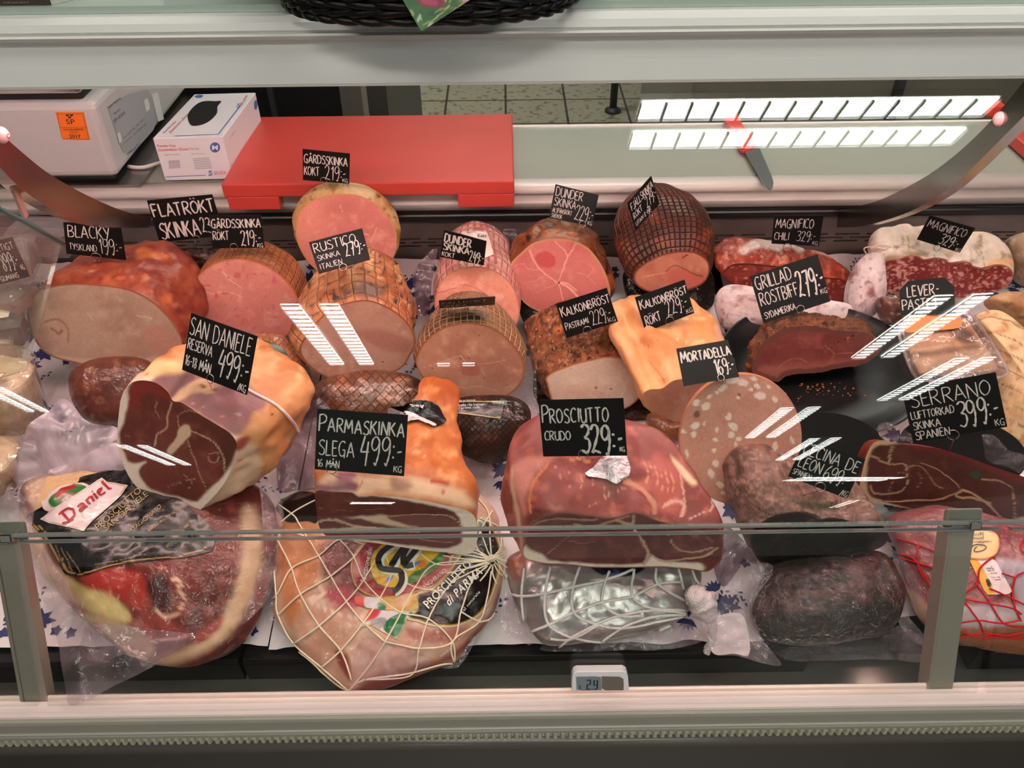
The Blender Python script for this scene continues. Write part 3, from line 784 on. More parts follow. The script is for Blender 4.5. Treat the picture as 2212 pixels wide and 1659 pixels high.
rws = [(.8335, .8365, 0), (.8405, .8435, .5), (.8475, .8505, 0)]
zprev = .79
for z0, z1_, ph in rws:
    b.box((X0, yb0, zprev), (X1, yb1, z0))
    x = X0; k = 0
    while x < X1:
        xs = X0+(k+ph)*pitch; b.box((max(X0, xs-(pitch-sl)), yb0, z0), (min(max(xs, X0+.001), X1), yb1, z1_)); x = xs; k += 1
    zprev = z1_
b.box((X0, yb0, zprev), (X1, yb1, .886)); part(b, 'slotted_back_panel', mat('dark_steel_panel', (112, 102, 98), rough=.38, metal=.45, tint=(14, .25)))
b = MB(); b.extrude_x([(1.292, .888), (1.290, .892), (1.290, .899), (1.293, .9035), (1.288, .905), (1.288, .908), (1.31, .91), (1.33, .884)], X0, X1); part(b, 'black_strip', mat('black_profile', (20, 20, 20), rough=.35))
b = MB(); b.extrude_x([(1.300, .908), (1.293, .909), (1.291, .920), (1.290, .9215), (1.290, .9235), (1.292, .9245), (1.291, .938), (1.286, .9415), (1.2835, .9465), (1.285, .9525), (1.291, .9555), (1.302, .9565), (1.312, .955), (1.33, .952), (1.33, .908)][::-1], X0, X1)
part(b, 'ledge_nose', mat('white_nose', (215, 210, 206), rough=.3, tint=(5, .03)), True)
b = MB(); b.box((X0, 1.312, .90), (X1, 1.535, .9535)); part(b, 'work_ledge', mat('grey_work_surface', (160, 166, 156), rough=.26, spec=.5, tint=(3, .05)), bev=.002)
b = MB(); b.box((X0, 1.535, .90), (X1, 1.543, .9565)); part(b, 'ledge_edge', ALU, bev=.001)
b = MB(); b.box((X0, 1.34, .10), (X1, 1.53, .90)); part(b, 'service_base', mat('base_steel', (120, 120, 116), rough=.5))

# glass: leaning upper pane, low panes, posts with clips
GLASS = clear_mat('case_glass', (250, 253, 250), 1.52, rough=.0)
EDGE = mat('glass_edge', (120, 128, 124), rough=.08, spec=.8)
gt = np.array([0, math.sin(LEAN), math.cos(LEAN)])
def pane(x0, x1, z0, z1_, name, th=.006):
    A, B = np.array([0, gy(z0), z0]), np.array([0, gy(z1_), z1_])
    off = -GN*th
    P = [A+[x0, 0, 0], A+[x1, 0, 0], B+[x1, 0, 0], B+[x0, 0, 0]]
    b = MB(); b.hexa([P[0], P[1], P[1]+off, P[0]+off, P[3], P[2], P[2]+off, P[3]+off]); return part(b, name, GLASS)
def edge(x0, x1, z, name, h=.0022, th=.0064):
    A = np.array([0, gy(z), z]); off = -GN*th; P = [A+[x0, 0, 0], A+[x1, 0, 0]]; up = gt*h
    b = MB(); b.hexa([P[0]+GN*.0003, P[1]+GN*.0003, P[1]+off, P[0]+off, P[0]+up+GN*.0003, P[1]+up+GN*.0003, P[1]+up+off, P[0]+up+off]); return part(b, name, EDGE)
pane(X0, X1, .9402, 1.336, 'upper_glass')
edge(X0, X1, .9378, 'glass_edge')
for xa, xb in ((X0, -.516), (-.505, .505), (.516, X1)):
    pane(xa, xb, .7585, .9315, 'lower_glass'); edge(xa, xb, .9316, 'glass_edge', .0012)
post_m = mat('grey_anodised_post', (166, 154, 144), rough=.35, metal=.4)
for px0, px1 in (((2022, 1484), (2082, 1120)), ((88, 1496), (12, 1140))):
    p0 = at_plane(*px0, GP-GN*.02, GN); x = p0[0]
    def q(dx, dn, z): y = gy(z); return np.array([x+dx, y, z])-GN*dn
    b = MB()
    for (da, db, na, nb) in ((-.0125, .0125, .009, .026),):
        b.hexa([q(da, na, .752), q(db, na, .752), q(db, nb, .748), q(da, nb, .748), q(da, na, .938), q(db, na, .938), q(db, nb, .934), q(da, nb, .934)])
    b.hexa([q(-.016, .007, .752), q(-.0125, .007, .752), q(-.0125, .03, .748), q(-.016, .03, .748), q(-.016, .007, .93), q(-.0125, .007, .93), q(-.0125, .03, .926), q(-.016, .03, .926)])
    po = part(b, 'glass_post', post_m, bev=.001)
    b = MB(); b.hexa([q(-.019, .009, .932), q(.019, .009, .932), q(.019, .017, .928), q(-.019, .017, .928), q(-.019, .009, .951), q(.019, .009, .951), q(.019, .017, .947), q(-.019, .017, .947)])
    b.build('holder_plate', mat('grey_holder', (112, 112, 104), rough=.4), po, bevel=.003)
    b = MB(); b.hexa([q(0, -.003, .9335), q(.012, -.003, .9335), q(.012, .009, .931), q(0, .009, .931), q(0, -.003, .9415), q(.012, -.003, .9415), q(.012, .009, .939), q(0, .009, .939)])
    b.build('glass_clip', mat('chrome', (220, 215, 212), rough=.12, metal=1), po, bevel=.001)

# curved polished arms that carry the canopy
STEEL = mat('polished_steel', (150, 146, 142), rough=.2, metal=1, bump=((60, .03),))
def at_x(px, py, x): d = ray(px, py); return CAM+d*(x/d[0])
def arm(x, up, lo, th, label):
    A = smooth(up, 36, False); B = smooth(lo, 36, False)
    a = np.array([at_x(*p, x) for p in A]); c = np.array([at_x(*p, x) for p in B]); s = np.array([th if x > 0 else -th, 0, 0])
    b = MB(); n = 36; V = np.vstack([a, c, c+s, a+s])
    F4 = [(k*n+i, k*n+i+1, ((k+1) % 4)*n+i+1, ((k+1) % 4)*n+i) for k in range(4) for i in range(n-1)]+[(0, n, 2*n, 3*n), (n-1, 4*n-1, 3*n-1, 2*n-1)]
    b.add(V, F4); return part(b, 'canopy_arm', STEEL)
ar = arm(.575, z3([(2300, 300), (2212, 425), (2050, 620), (1900, 770), (1750, 890), (1600, 980), (1450, 1050), (1330, 1082), (1240, 1090)]),
         z3([(2330, 480), (2260, 560), (2130, 690), (1930, 890), (1790, 1010), (1610, 1110), (1430, 1170), (1320, 1188), (1230, 1192)]), .016, '')
al = arm(-.505, z1([(-140, 760), (-60, 820), (35, 890), (150, 990), (300, 1110), (500, 1230), (700, 1325), (850, 1378), (980, 1400)]),
         z1([(-200, 900), (-100, 990), (0, 1080), (100, 1185), (250, 1300), (420, 1390), (620, 1450), (780, 1470), (960, 1470)]), .016, '')
scr = mat('pink_screw_cap', (226, 180, 184), rough=.25)
for a_, (px, py), x in ((ar, (2160, 257), .575), (al, (3, 292), -.505)):
    c = at_x(px, py, x); b = MB(); s = -1 if x > 0 else 1
    th = np.linspace(0, math.pi/2, 7); pr = [(.0085*math.cos(t), .007*math.sin(t)) for t in th]+[(.003, .0072), (.0025, .005), (.0001, .005)]
    V = []
    for r, h in pr:
        for i in range(20): w = i*math.pi/10; V.append(c+np.array([s*h, r*math.cos(w), r*math.sin(w)]))
    b.add(V, [(k*20+i, k*20+(i+1) % 20, (k+1)*20+(i+1) % 20, (k+1)*20+i) for k in range(len(pr)-1) for i in range(20)]); b.build('screw_cap', scr, a_, True)
# flat hanger bar and glass divider at the left end of the section
pb = [at_x(*p, -.512) for p in z1([(0, 1010), (45, 1000), (185, 1390), (165, 1420)])]
b = MB(); b.prism(pb, (1, 0, 0), .003); part(b, 'hanger_bar', mat('pink_bar', (196, 158, 154), rough=.3, metal=.6))
pd = [at_x(*p, -.515) for p in [(-40, 440), (10, 455), (135, 520), (60, 800), (-40, 830)]]
b = MB(); b.prism(pd, (1, 0, 0), .005); part(b, 'glass_divider', clear_mat('divider_glass', (240, 250, 246), 1.5, haze=.04))
b = MB(); e0 = [at_x(*p, -.5125) for p in [(-30, 433), (8, 456), (60, 482), (136, 526)]]; b.tube(e0, .0028, 8); part(b, 'divider_edge', mat('teal_edge', (70, 104, 104), rough=.15), True)

# printed paper on the deck
paper_m = [mat('white_paper', (226, 218, 222), rough=.65), mat('blue_print', (34, 48, 104), rough=.65), mat('grey_print', (52, 56, 72), rough=.65)]
def paper(xa, xb, ya, yb, seed, label, motifs=()):
    r = random.Random(seed); nx, ny = 70, 40; V = []; Fc = []
    def hz(x, y):
        w = .003*mnoise.noise(Vector((x*22, y*9, seed)))+.0025*mnoise.noise(Vector((x*60, y*30, seed)))
        lift = .010*max(0, (y-1.2)/.1)**2
        return float(deck_z(y))+.0035+max(-.0015, w)*1.0+lift
    for j in range(ny+1):
        for i in range(nx+1):
            x = xa+(xb-xa)*i/nx; y = ya+(yb-ya)*j/ny
            if j == 0: y += .006*mnoise.noise(Vector((x*25, seed, 0)))
            V.append((x, y, hz(x, y)))
    Fc = [(j*(nx+1)+i, j*(nx+1)+i+1, (j+1)*(nx+1)+i+1, (j+1)*(nx+1)+i) for j in range(ny) for i in range(nx)]
    b = MB(); b.add(V, Fc)
    def leaf(x, y, l, w, a, m):
        b.cur = m; P = []
        for t, s in ((0, 0), (.25, 1), (.55, .9), (1, 0), (.55, -.9), (.25, -1)):
            u, v = t*l, s*w/2; X, Y = x+u*math.cos(a)-v*math.sin(a), y+u*math.sin(a)+v*math.cos(a)
            P.append((X, Y, hz(X, Y)+.0008))
        b.add(P, [tuple(range(6))])
    def sprig(x, y):
        k = r.random(); a = r.uniform(0, 6.28); m = r.choice((1, 1, 2))
        if k < .35:
            for i in range(5): leaf(x, y, .008, .006, a+i*1.257, m)
        elif k < .75:
            for i in range(7):
                u = i*.0055; leaf(x+u*math.cos(a), y+u*math.sin(a), .007, .0032, a+(.8 if i % 2 else -.8), m)
        else:
            for i in range(8): leaf(x, y, r.uniform(.012, .022), .009, a+i*.785+r.uniform(-.2, .2), 1)
            for i in range(6): leaf(x+.02*math.cos(a), y+.02*math.sin(a), .016, .006, a+(i-2.5)*.4, 1)
    for i in range(int((xb-xa)*(yb-ya)*520)): sprig(r.uniform(xa+.02, xb-.02), r.uniform(ya+.016, yb-.02))
    return tag(b.build('paper_liner', paper_m), label, 'paper', 'blue-flowered paper liners')
paper(-1.1, -.30, .577, 1.292, 3, 'white paper with blue flowers lining the tray under the yellow-skinned cut ham')
paper(-.298, .36, .572, 1.292, 4, 'white paper with blue flowers lining the tray under the middle hams')
paper(.378, 1.1, .60, 1.292, 6, 'white paper with blue flowers lining the tray under the salamis')

# ------------------------------------------------------------------ behind the counter
o = MB(); o.box((-1.42, 2.3, 0), (-.42, 3.2, 2.0)); t = thing('tall_cabinet', 'black cabinet with grey end profile seen past the glove box', 'cabinet', (-.9, 2.6, 0))
DK = mat('black_cabinet', (26, 27, 30), rough=.35, tint=(6, .15)); o.build('body', DK, t)
for x0, x1, m, nm in ((-.66, -.645, mat('dark_seam', (60, 62, 66), rough=.4), 'door_edge'), (-.46, -.40, mat('grey_profile', (104, 104, 98), rough=.45), 'end_profile'), (-.40, -.385, mat('pale_seam', (150, 150, 142), rough=.45), 'seam'), (-.385, -.33, mat('dark_profile', (66, 66, 62), rough=.45), 'end_panel')):
    b = MB(); b.box((x0, 2.285, 0), (x1, 3.2, 2.0)); b.build(nm, m, t)
t = thing('wall_unit', 'grey-brown steel unit behind the knife, standing on the tiled floor', 'cabinet', (2.2, 2.9, 0))
b = MB(); b.box((.62, 2.75, .0), (3.6, 3.4, 1.9)); b.build('body', mat('grey_brown_panel', (112, 108, 96), rough=.4, tint=(3, .06)), t)
b = MB(); b.box((.56, 2.73, 0), (.62, 3.4, 1.9)); b.build('end_panel', mat('grey_end', (124, 122, 110), rough=.4), t)
b = MB(); p = at_y(1938, 200, 2.735); b.box((p[0]-.012, 2.715, .1), (p[0]+.012, 2.75, 1.8)); b.build('rail', mat('dark_rail', (38, 38, 38), rough=.4), t)
p = at_z(1324, 237, .01); t = thing('shelf_leg', 'dark steel leg standing on the floor tiles behind the red board', 'shelving leg', (p[0], p[1], 0))
b = MB(); b.tube([(p[0], p[1], .02), (p[0], p[1], 1.6)], .018, 14); b.build('pole', mat('dark_steel', (54, 56, 56), rough=.4, metal=.4), t, True)
b = MB(); b.lathe([(.001, 0), (.04, 0), (.04, .012), (.018, .025), (.001, .025)], (p[0], p[1], 0), 24); b.build('foot', mat('dark_foot', (46, 48, 50), rough=.5), t, True)

# ------------------------------------------------------------------ things on the work ledge
LZ = .957
RED = mat('red_polyethylene', (200, 70, 62), rough=.42, spec=.45, tint=(11, .05), bump=((300, .04),), sss=0)
p_fl, p_fr, p_br, p_bl = at_z(477, 398, .981), at_z(1111, 392, .981), at_z(1109, 246, .981), at_z(573, 251, .981)
yf = (p_fl[1]+p_fr[1])/2; yb = (p_br[1]+p_bl[1])/2
cb = thing('cutting_board', 'large red plastic cutting board lying on the ledge behind the hams', 'cutting board', ((p_fl[0]+p_fr[0])/2, (yf+yb)/2, LZ))
b = MB(); b.box((p_fl[0], yf, LZ), (p_fr[0], yb, .981)); b.build('board', RED, cb, bevel=.003)
for xa, xb in ((p_fl[0]+.004, at_y(606, 450, yf)[0]), (at_y(990, 450, yf)[0], p_fr[0])):
    b = MB(); b.box((xa, yf+.001, .9335), (xb, 1.2815, LZ+.0005)); b.build('foot', RED, cb, bevel=.002)

# scale
sr, st_ = at_z(256, 384, .972), None
ztp = at_y(200, 221, sr[1])[2]; xr = sr[0]
t = thing('scale', 'pale grey shop scale with orange sticker at the left end of the ledge', 'scale', (xr-.2, 1.45, LZ))
GB = mat('scale_housing', (190, 190, 192), rough=.4, spec=.4)
b = MB(); b.box((xr-.36, sr[1], .972), (xr, 1.72, ztp)); hs = b.build('housing', GB, t, bevel=.012)
b = MB(); b.box((xr-.35, sr[1]+.02, .962), (xr-.015, 1.70, .973)); b.build('base', mat('black_plastic', (18, 18, 19), rough=.4), t)
b = MB(); b.box((xr-.355, sr[1]+.012, ztp), (xr-.02, 1.70, ztp+.014)); b.build('rubber_collar', mat('black_rubber', (20, 20, 21), rough=.6), t, bevel=.004)
b = MB(); b.box((xr-.40, sr[1]-.004, ztp+.014), (xr-.012, 1.70, ztp+.034)); b.build('weighing_pan', mat('pan_steel', (200, 196, 192), rough=.2, metal=1), t, bevel=.008)
fs = flat((0, sr[1], 0), (0, -1, 0), .0006)
q4 = z1([(358, 722), (542, 722), (584, 906), (406, 902)])
st = decal('sticker', q4, fs, mat('orange_sticker', (246, 122, 34), rough=.5), t, None, 8, 3, True)
lb = MB(); fs2 = flat((0, sr[1], 0), (0, -1, 0), .0011)
K = z1([(432, 800), (488, 800), (425, 768)]); printed(lb, 'SP', K[0], K[1], K[2], fs2)
K = z1([(452, 890), (524, 890), (448, 868)]); printed(lb, '2017', K[0], K[1], K[2], fs2, .02)
K = z1([(412, 842), (542, 840), (410, 830)]); printed(lb, 'OMVERIFIERING', K[0], K[1], K[2], fs2)
K = z1([(446, 853), (510, 853), (445, 847)]); printed(lb, 'SWEDEN', K[0], K[1], K[2], fs2)
K = z1([(456, 863), (504, 863), (455, 858)]); printed(lb, 'NOTIFY', K[0], K[1], K[2], fs2)
strokes(lb, fs2, [z1([(386, 822), (560, 820)]), z1([(372, 735), (400, 890)]), z1([(404, 893), (575, 897)]), z1([(372, 733), (536, 733)]), z1([(536, 733), (574, 896)])], .0004)
for cx_, cy_ in ((436, 742), (463, 742), (450, 756)):
    strokes(lb, fs2, [z1([(cx_-8, cy_-5), (cx_-5, cy_+4), (cx_+6, cy_+4), (cx_+9, cy_-6)]), z1([(cx_-3, cy_+3), (cx_, cy_-5), (cx_+3, cy_+3)])], .0013)
lb.build('sticker_print', mat('black_ink', (30, 24, 22), rough=.6), st)
side = flat((xr, 0, 0), (1, 0, 0), .0006); side2 = flat((xr, 0, 0), (1, 0, 0), .0012)
lab = decal('rating_label', z1([(690, 690), (930, 545), (1060, 760), (810, 1040)]), side, mat('grey_label', (168, 170, 176), rough=.45), t, None, 8, 3, True)
lb = MB()
for (a, c, d, s) in (((700, 705), (780, 640), (690, 688), 'Precia Retail System'), ((735, 740), (775, 708), (730, 728), 'Service'), ((735, 795), (805, 735), (728, 775), '0771-10 10 20'), ((795, 900), (930, 770), (790, 892), 'Max 6/15 kg  Min 40 g'), ((800, 930), (940, 805), (795, 922), 'e=2/5 g  T=-9.995 kg'), ((820, 1000), (900, 930), (815, 990), 'Made in EU')):
    K = z1([a, c, d]); printed(lb, s if 'Precia' not in s else 'System Betjaning', K[0], K[1], K[2], side2)
lb.build('label_print', mat('grey_ink', (70, 72, 78), rough=.6), lab)
for qd in ([(925, 650), (950, 630), (968, 700), (940, 725)], [(975, 610), (1010, 580), (1055, 770), (1020, 800)], [(752, 865), (770, 850), (784, 910), (766, 928)]):
    decal('seal_label', z1(qd), side2, mat('white_label', (222, 222, 222), rough=.5), t, None, 8, 3, True)
t = thing('steel_stand', 'low steel plate with folded edge under the grey scale', 'stand', (xr-.2, 1.42, LZ))
pe = at_z(300, 402, .9615)[0]
b = MB(); b.box((xr-.45, 1.302, LZ), (pe, 1.70, .9615)); b.box((xr-.45, 1.299, .946), (pe, 1.3015, .9615)); b.build('plate', mat('stand_steel', (176, 168, 164), rough=.25, metal=1), t)
b = MB(); c0 = at_z(278, 362, .964); c1 = at_z(350, 352, .964)
b.tube(smooth([(c0[0], c0[1], .966), ((c0[0]+c1[0])/2, c0[1]-.004, .966), (c1[0], c1[1], .966), (c1[0]+.05, c1[1]+.05, .966)], 20, False), .0032, 8)
tag(b.build('power_cable', mat('white_cable', (214, 212, 208), rough=.5), None, True), 'white power cable lying between the grey scale and the glove box', 'cable')

# glove box
gb = z1([(985, 893), (1440, 882), (1650, 597), (1255, 608)]); y0 = at_z(351, 391, LZ)[1]
zt_ = at_y(*gb[0], y0)[2]
T4 = [at_z(*p, zt_) for p in gb]
e1 = T4[1]-T4[0]; e1 /= np.linalg.norm(e1); s_ = T4[2]-T4[1]; s_ /= np.linalg.norm(s_); nf = np.array([e1[1], -e1[0], 0]); ns = np.array([s_[1], -s_[0], 0])
B4 = T4; dz = np.array([0, 0, zt_-LZ-.0005])
t = thing('glove_box', 'white carton of nitrile examination gloves, opening on top, beside the red board', 'box', (B4[0]+B4[2])/2-dz)
b = MB(); b.hexa([p-dz for p in B4]+B4); b.build('carton', mat('white_carton', (226, 224, 230), rough=.5), t, bevel=.0015)
ft, ff, fr_ = flat(B4[0], (0, 0, 1), .0006), flat(B4[0], nf, .0006), flat(B4[1], ns, .0006)
decal('opening', z1([(1212, 760), (1225, 720), (1270, 675), (1320, 655), (1395, 655), (1430, 655), (1405, 690), (1400, 735), (1350, 785), (1290, 810), (1235, 810)]), ft, mat('black_gloves', (22, 22, 23), rough=.6, bump=((120, .3),)), t, None, 60, 10)
blue, redi, gri = mat('blue_ink', (74, 112, 178), rough=.5), mat('red_ink', (205, 82, 82), rough=.5), mat('grey_print_ink', (150, 154, 166), rough=.6)
br_, bb_, bg_ = MB(), MB(), MB()
for s, a, c, d, sf, m in (('Powder-free', (1016, 950), (1134, 948), (1014, 932), ff, br_), ('Examination Gloves', (1024, 977), (1220, 970), (1022, 957), ff, br_), ('Nitrile', (1226, 969), (1285, 967), (1225, 951), ff, bg_),
                         ('SELEFA', (1382, 1128), (1462, 1124), (1380, 1106), ff, br_), ('Powder-free', (1058, 868), (1138, 790), (1052, 855), ft, br_), ('Examination Gloves', (1100, 866), (1218, 745), (1092, 850), ft, br_), ('SELEFA', (1560, 690), (1602, 620), (1548, 682), ft, br_),
                         ('Sizes available', (1066, 1004), (1160, 1000), (1065, 994), ff, bg_), ('Skyddsklass', (1236, 1000), (1330, 996), (1235, 990), ff, bg_), ('For single use', (1484, 900), (1520, 850), (1480, 885), fr_, bg_)):
    K = z1([a, c, d]); printed(m, s, K[0], K[1], K[2], sf)
for qd in ([(1088, 1040), (1160, 1036), (1168, 1080), (1092, 1086)], [(1246, 1025), (1352, 1018), (1370, 1082), (1260, 1090)]):
    for u in np.linspace(0, 1, 7):
        A, B_, C_, D_ = [np.array(p) for p in z1(qd)]; strokes(bg_, ff, [[A*(1-u)+D_*u, B_*(1-u)+C_*u]], .0011)
strokes(bb_, ff, [z1([(1070, 1142), (1330, 1130)])], .0012); strokes(bb_, ft, [z1([(1130, 880), (1410, 868), (1548, 690)])], .0022)
strokes(bb_, ff, [z1([(1368, 1104), (1350, 1106), (1352, 1116), (1370, 1120), (1366, 1130), (1346, 1130)])], .0022)
strokes(bb_, ft, [z1([(1560, 672), (1540, 670), (1536, 680), (1552, 686), (1540, 694), (1526, 690)])], .0022)
decal('size_badge', [(1389/2.989+11*math.cos(a), 951/2.989+11*math.sin(a)) for a in np.linspace(0, 6.28, 24)[:-1]], ff, blue, t, None, 40, 4)
decal('size_badge', z1([(1258, 622), (1285, 614), (1312, 618), (1300, 630), (1270, 632)]), ft, blue, t, None, 30, 4)
decal('size_badge', z1([(1640, 665), (1650, 645), (1662, 665), (1655, 705), (1643, 700)]), fr_, blue, t, None, 30, 4)
wm = MB(); K = z1([(1370, 966), (1408, 966), (1370, 936)]); printed(wm, 'M', K[0], K[1], K[2], flat(B4[0], nf, .0012), .03)
wm.build('size_letter', mat('white_ink', (232, 232, 236), rough=.5), t); br_.build('red_print', redi, t); bb_.build('blue_print', blue, t); bg_.build('grey_print', gri, t)

# knife and the red bits to the right
t = thing('knife', 'chef knife with red handle lying across the grey ledge', 'knife', at_z(1630, 330, LZ))
hp = z3([(640, 603), (655, 590), (705, 588), (722, 605), (745, 660), (800, 715), (815, 748), (735, 772), (700, 690), (655, 645)])
P = [at_z(*p, LZ+.012) for p in smooth(hp, 40)]; b = MB(); b.prism([p for p in P][::-1], (0, 0, 1), .0115); b.build('handle', mat('red_handle', (226, 62, 44), rough=.4), t, bevel=.003)
P = [at_z(*p, LZ+.0062) for p in z3([(735, 768), (815, 745), (850, 830), (893, 930), (900, 955), (895, 985), (882, 996), (850, 965)])]
b = MB(); b.prism(P[::-1], (0, 0, 1), .0016); b.build('blade', mat('knife_steel', (150, 156, 156), rough=.3, metal=.85, bump=((40, .05),)), t)
p = at_z(2143, 250, LZ); b = MB(); b.box((p[0]-.016, p[1]-.01, LZ), (p[0]+.02, p[1]+.03, LZ+.022))
tag(b.build('utensil_handle', mat('red_handle', (226, 62, 44)), None, bevel=.006), 'red plastic handle end on the ledge behind the right-hand canopy arm', 'utensil')
p = at_z(2197, 300, LZ+.02); b = MB(); b.box((p[0], 1.252, LZ), (p[0]+.2, 1.50, LZ+.022))
tag(b.build('cutting_board', RED, None, bevel=.003), 'corner of a second red cutting board at the right edge of the photo', 'cutting board')

# on the canopy shelf
SZ = zt+.0062
bx_, by_ = at_z(928, 20, SZ)[0], .806
bk = thing('wicker_basket', 'black wicker basket standing on the canopy shelf over the front edge', 'basket', (bx_, by_, SZ))
wick = mat('black_wicker', (15, 15, 16), rough=.42, spec=.4, bump=((90, .3),))
def sup(a, rx, ry, e=3.0):
    c, s = math.cos(a), math.sin(a); return rx*math.copysign(abs(c)**(2/e), c), ry*math.copysign(abs(s)**(2/e), s)
b = MB(); NS = 40
for k in range(9):
    h = .004+k*.0068; g = 1+.022*k
    for s in (0, 1):
        pts = []
        for i in range(NS*4+1):
            a = 2*math.pi*i/(NS*4); x, y = sup(a, .127*g, .113*g); w = .0028*math.sin(a*NS/2+math.pi*(s+k % 2))
            nx, ny = x/.127**2, y/.113**2; l = math.hypot(nx, ny) or 1; pts.append((bx_+x+nx/l*w, by_+y+ny/l*w, SZ+h+.0012*math.cos(a*NS/2+math.pi*s)))
        b.tube(pts, .0034, 6, False)
b.build('weave', wick, bk, True)
b = MB()
for i in range(NS): x, y = sup(2*math.pi*i/NS, .125, .111); b.tube([(bx_+x, by_+y, SZ+.001), (bx_+x*1.2, by_+y*1.2, SZ+.062)], .0026, 5)
b.build('stakes', wick, bk, True)
b = MB(); b.lathe([(.0001, 0), (.100, 0), (.100, .004), (.0001, .004)], (bx_, by_, SZ+.0005), 40); b.build('bottom', wick, bk)
cn = np.array([0, -.93, .37]); cP = at_y(910, 66, .672)
u1, u2 = np.array([-40, -68.]), np.array([105, -68.])
c4 = [np.array([910, 68.]), np.array([910, 68.])+u2*1.75, np.array([910, 68.])+u2*1.75+u1*2.3, np.array([910, 68.])+u1*2.3]
fp = painter((58, 104, 62), mott=((.03, (84, 132, 66), .5, .7),), seams=[([(915, 55), (940, 40), (968, 14), (975, -10)], 1.6, (188, 190, 110)), ([(968, 14), (950, 22), (935, 30)], 1.2, (170, 180, 96)), ([(968, 14), (985, 20), (1000, 8)], 1.2, (170, 180, 96)), ([(966, 14), (962, -8)], 1.2, (188, 190, 110))],
             blobs=[(932, 2, 34, 15, .1, (150, 40, 74)), (928, 4, 20, 8, .1, (190, 70, 100)), (1008, -2, 14, 8, 0, (220, 150, 170)), (906, 40, 4, 10, .5, (204, 214, 190)), (930, 53, 7, 3, -.5, (204, 214, 190)), (890, 30, 3, 9, -.4, (150, 180, 120)), (935, 30, 10, 5, .2, (40, 90, 70))], warp=(3, .1))
card = thing('floral_card', 'green printed card with pink flower hanging over the basket rim', 'card', at_plane(910, 66, cP, cn))
tf = lambda px, py: (at_plane(px, py, cP, cn)+cn*.0004, cn)
b = MB(); b.prism([at_plane(*p, cP, cn) for p in c4], cn, .001); b.build('card', mat('card_white', (220, 220, 212), rough=.5), card)
decal('print', c4, tf, mat('card_print', rough=.4), card, fp, 120, 40, True)
b = MB(); l0 = at_z(-90, 24, SZ); r0 = at_z(94, 22, SZ); b.box((l0[0], .762, SZ), (r0[0], .93, SZ+.12)); t = thing('carton', 'brown carton with pale side at the top left on the canopy shelf', 'box', ((l0[0]+r0[0])/2, .86, SZ))
b.build('front', mat('brown_card', (74, 58, 52), rough=.5), t, bevel=.001)
r1 = at_z(180, 20, SZ); b = MB(); b.hexa([(r0[0]+.0005, .763, SZ), (r1[0], .80, SZ), (r1[0], .93, SZ), (r0[0]+.0005, .93, SZ), (r0[0]+.0005, .763, SZ+.12), (r1[0], .80, SZ+.12), (r1[0], .93, SZ+.12), (r0[0]+.0005, .93, SZ+.12)]); b.build('side', mat('pale_card', (206, 206, 198), rough=.5), t)
lb = MB(); printed(lb, 'fresh and natural', (8, 7), (62, 6), (8, 3), flat((0, .762, 0), (0, -1, 0), .0006)); lb.build('box_print', mat('pale_ink', (170, 160, 150)), t)

# thermometer clipped on the front rail
tp = at_y(1297, 1492, .4755); tn = np.array([0, -.94, .34]); tn /= np.linalg.norm(tn); tP = at_y(1297, 1470, .472)
q4 = [(1236, 1490), (1357, 1490), (1356, 1458), (1350, 1451), (1245, 1452), (1238, 1458)]
t = thing('thermometer', 'white digital thermometer with grey display standing on the front rail', 'thermometer', tp)
P = [at_plane(*p, tP, tn) for p in [(1235, 1493), (1359, 1492), (1357, 1462), (1354, 1454), (1347, 1450), (1246, 1451), (1239, 1455), (1236, 1463)]]
b = MB(); b.prism(P, tn, .011); b.build('case', mat('white_plastic', (232, 224, 224), rough=.35), t, bevel=.001)
f1, f2 = flat(tP, tn, .0006), flat(tP, tn, .0011)
d1 = decal('display', a6([(672, 975), (858, 972), (860, 1076), (676, 1078)]), f1, mat('lcd_grey', (128, 136, 142), rough=.2), t, None, 12, 3, True)
decal('solar_cell', a6([(862, 972), (1024, 975), (1030, 1076), (862, 1076)]), f1, mat('solar_brown', (120, 108, 98), rough=.25), t, None, 12, 3, True)
lb = MB(); strokes(lb, f2, [a6(q) for q in ([(752, 1000), (778, 998), (777, 1030), (754, 1034), (752, 1066), (776, 1066)], [(828, 1036), (806, 1036), (804, 1002), (830, 1000), (830, 1062), (808, 1066)], [(790, 1062), (793, 1066)])], .0016)
strokes(lb, f2, [a6(q) for q in ([(690, 1036), (694, 1036)], [(708, 1040), (699, 1042), (699, 1060), (708, 1062)])], .0009)
lb.build('digits', mat('lcd_digits', (40, 50, 60), rough=.4), d1)

# ------------------------------------------------------------------ hams and sausages: cut joints
FACE = mat('moist_cut_meat', rough=.42, spec=.4, tint=(260, .07), bump=((420, .10), (90, .06)), sss=.06)
RIND = mat('smoked_rind', rough=.38, spec=.45, tint=(120, .12), bump=((160, .25), (35, .2)))
SKIN = mat('cured_skin', rough=.40, spec=.4, tint=(60, .06), bump=((240, .12), (40, .12)), sss=.06)
def netmat(name, nu, nv, wd, col, amt, skew=0, rough=.42, tint=(120, .12)):
    return mat(name, rough=rough, spec=.4, tint=tint, bump=((180, .2), (40, .15)), net=(nu, nv, wd, col, amt, skew))
HAM = {}
def P_std(b=1.05, e=.45): return [(0, 1), (.12, 1+(b-1)*.7), (.4, b), (.7, b*.9), (.9, e*1.35), (1, e*.4)]

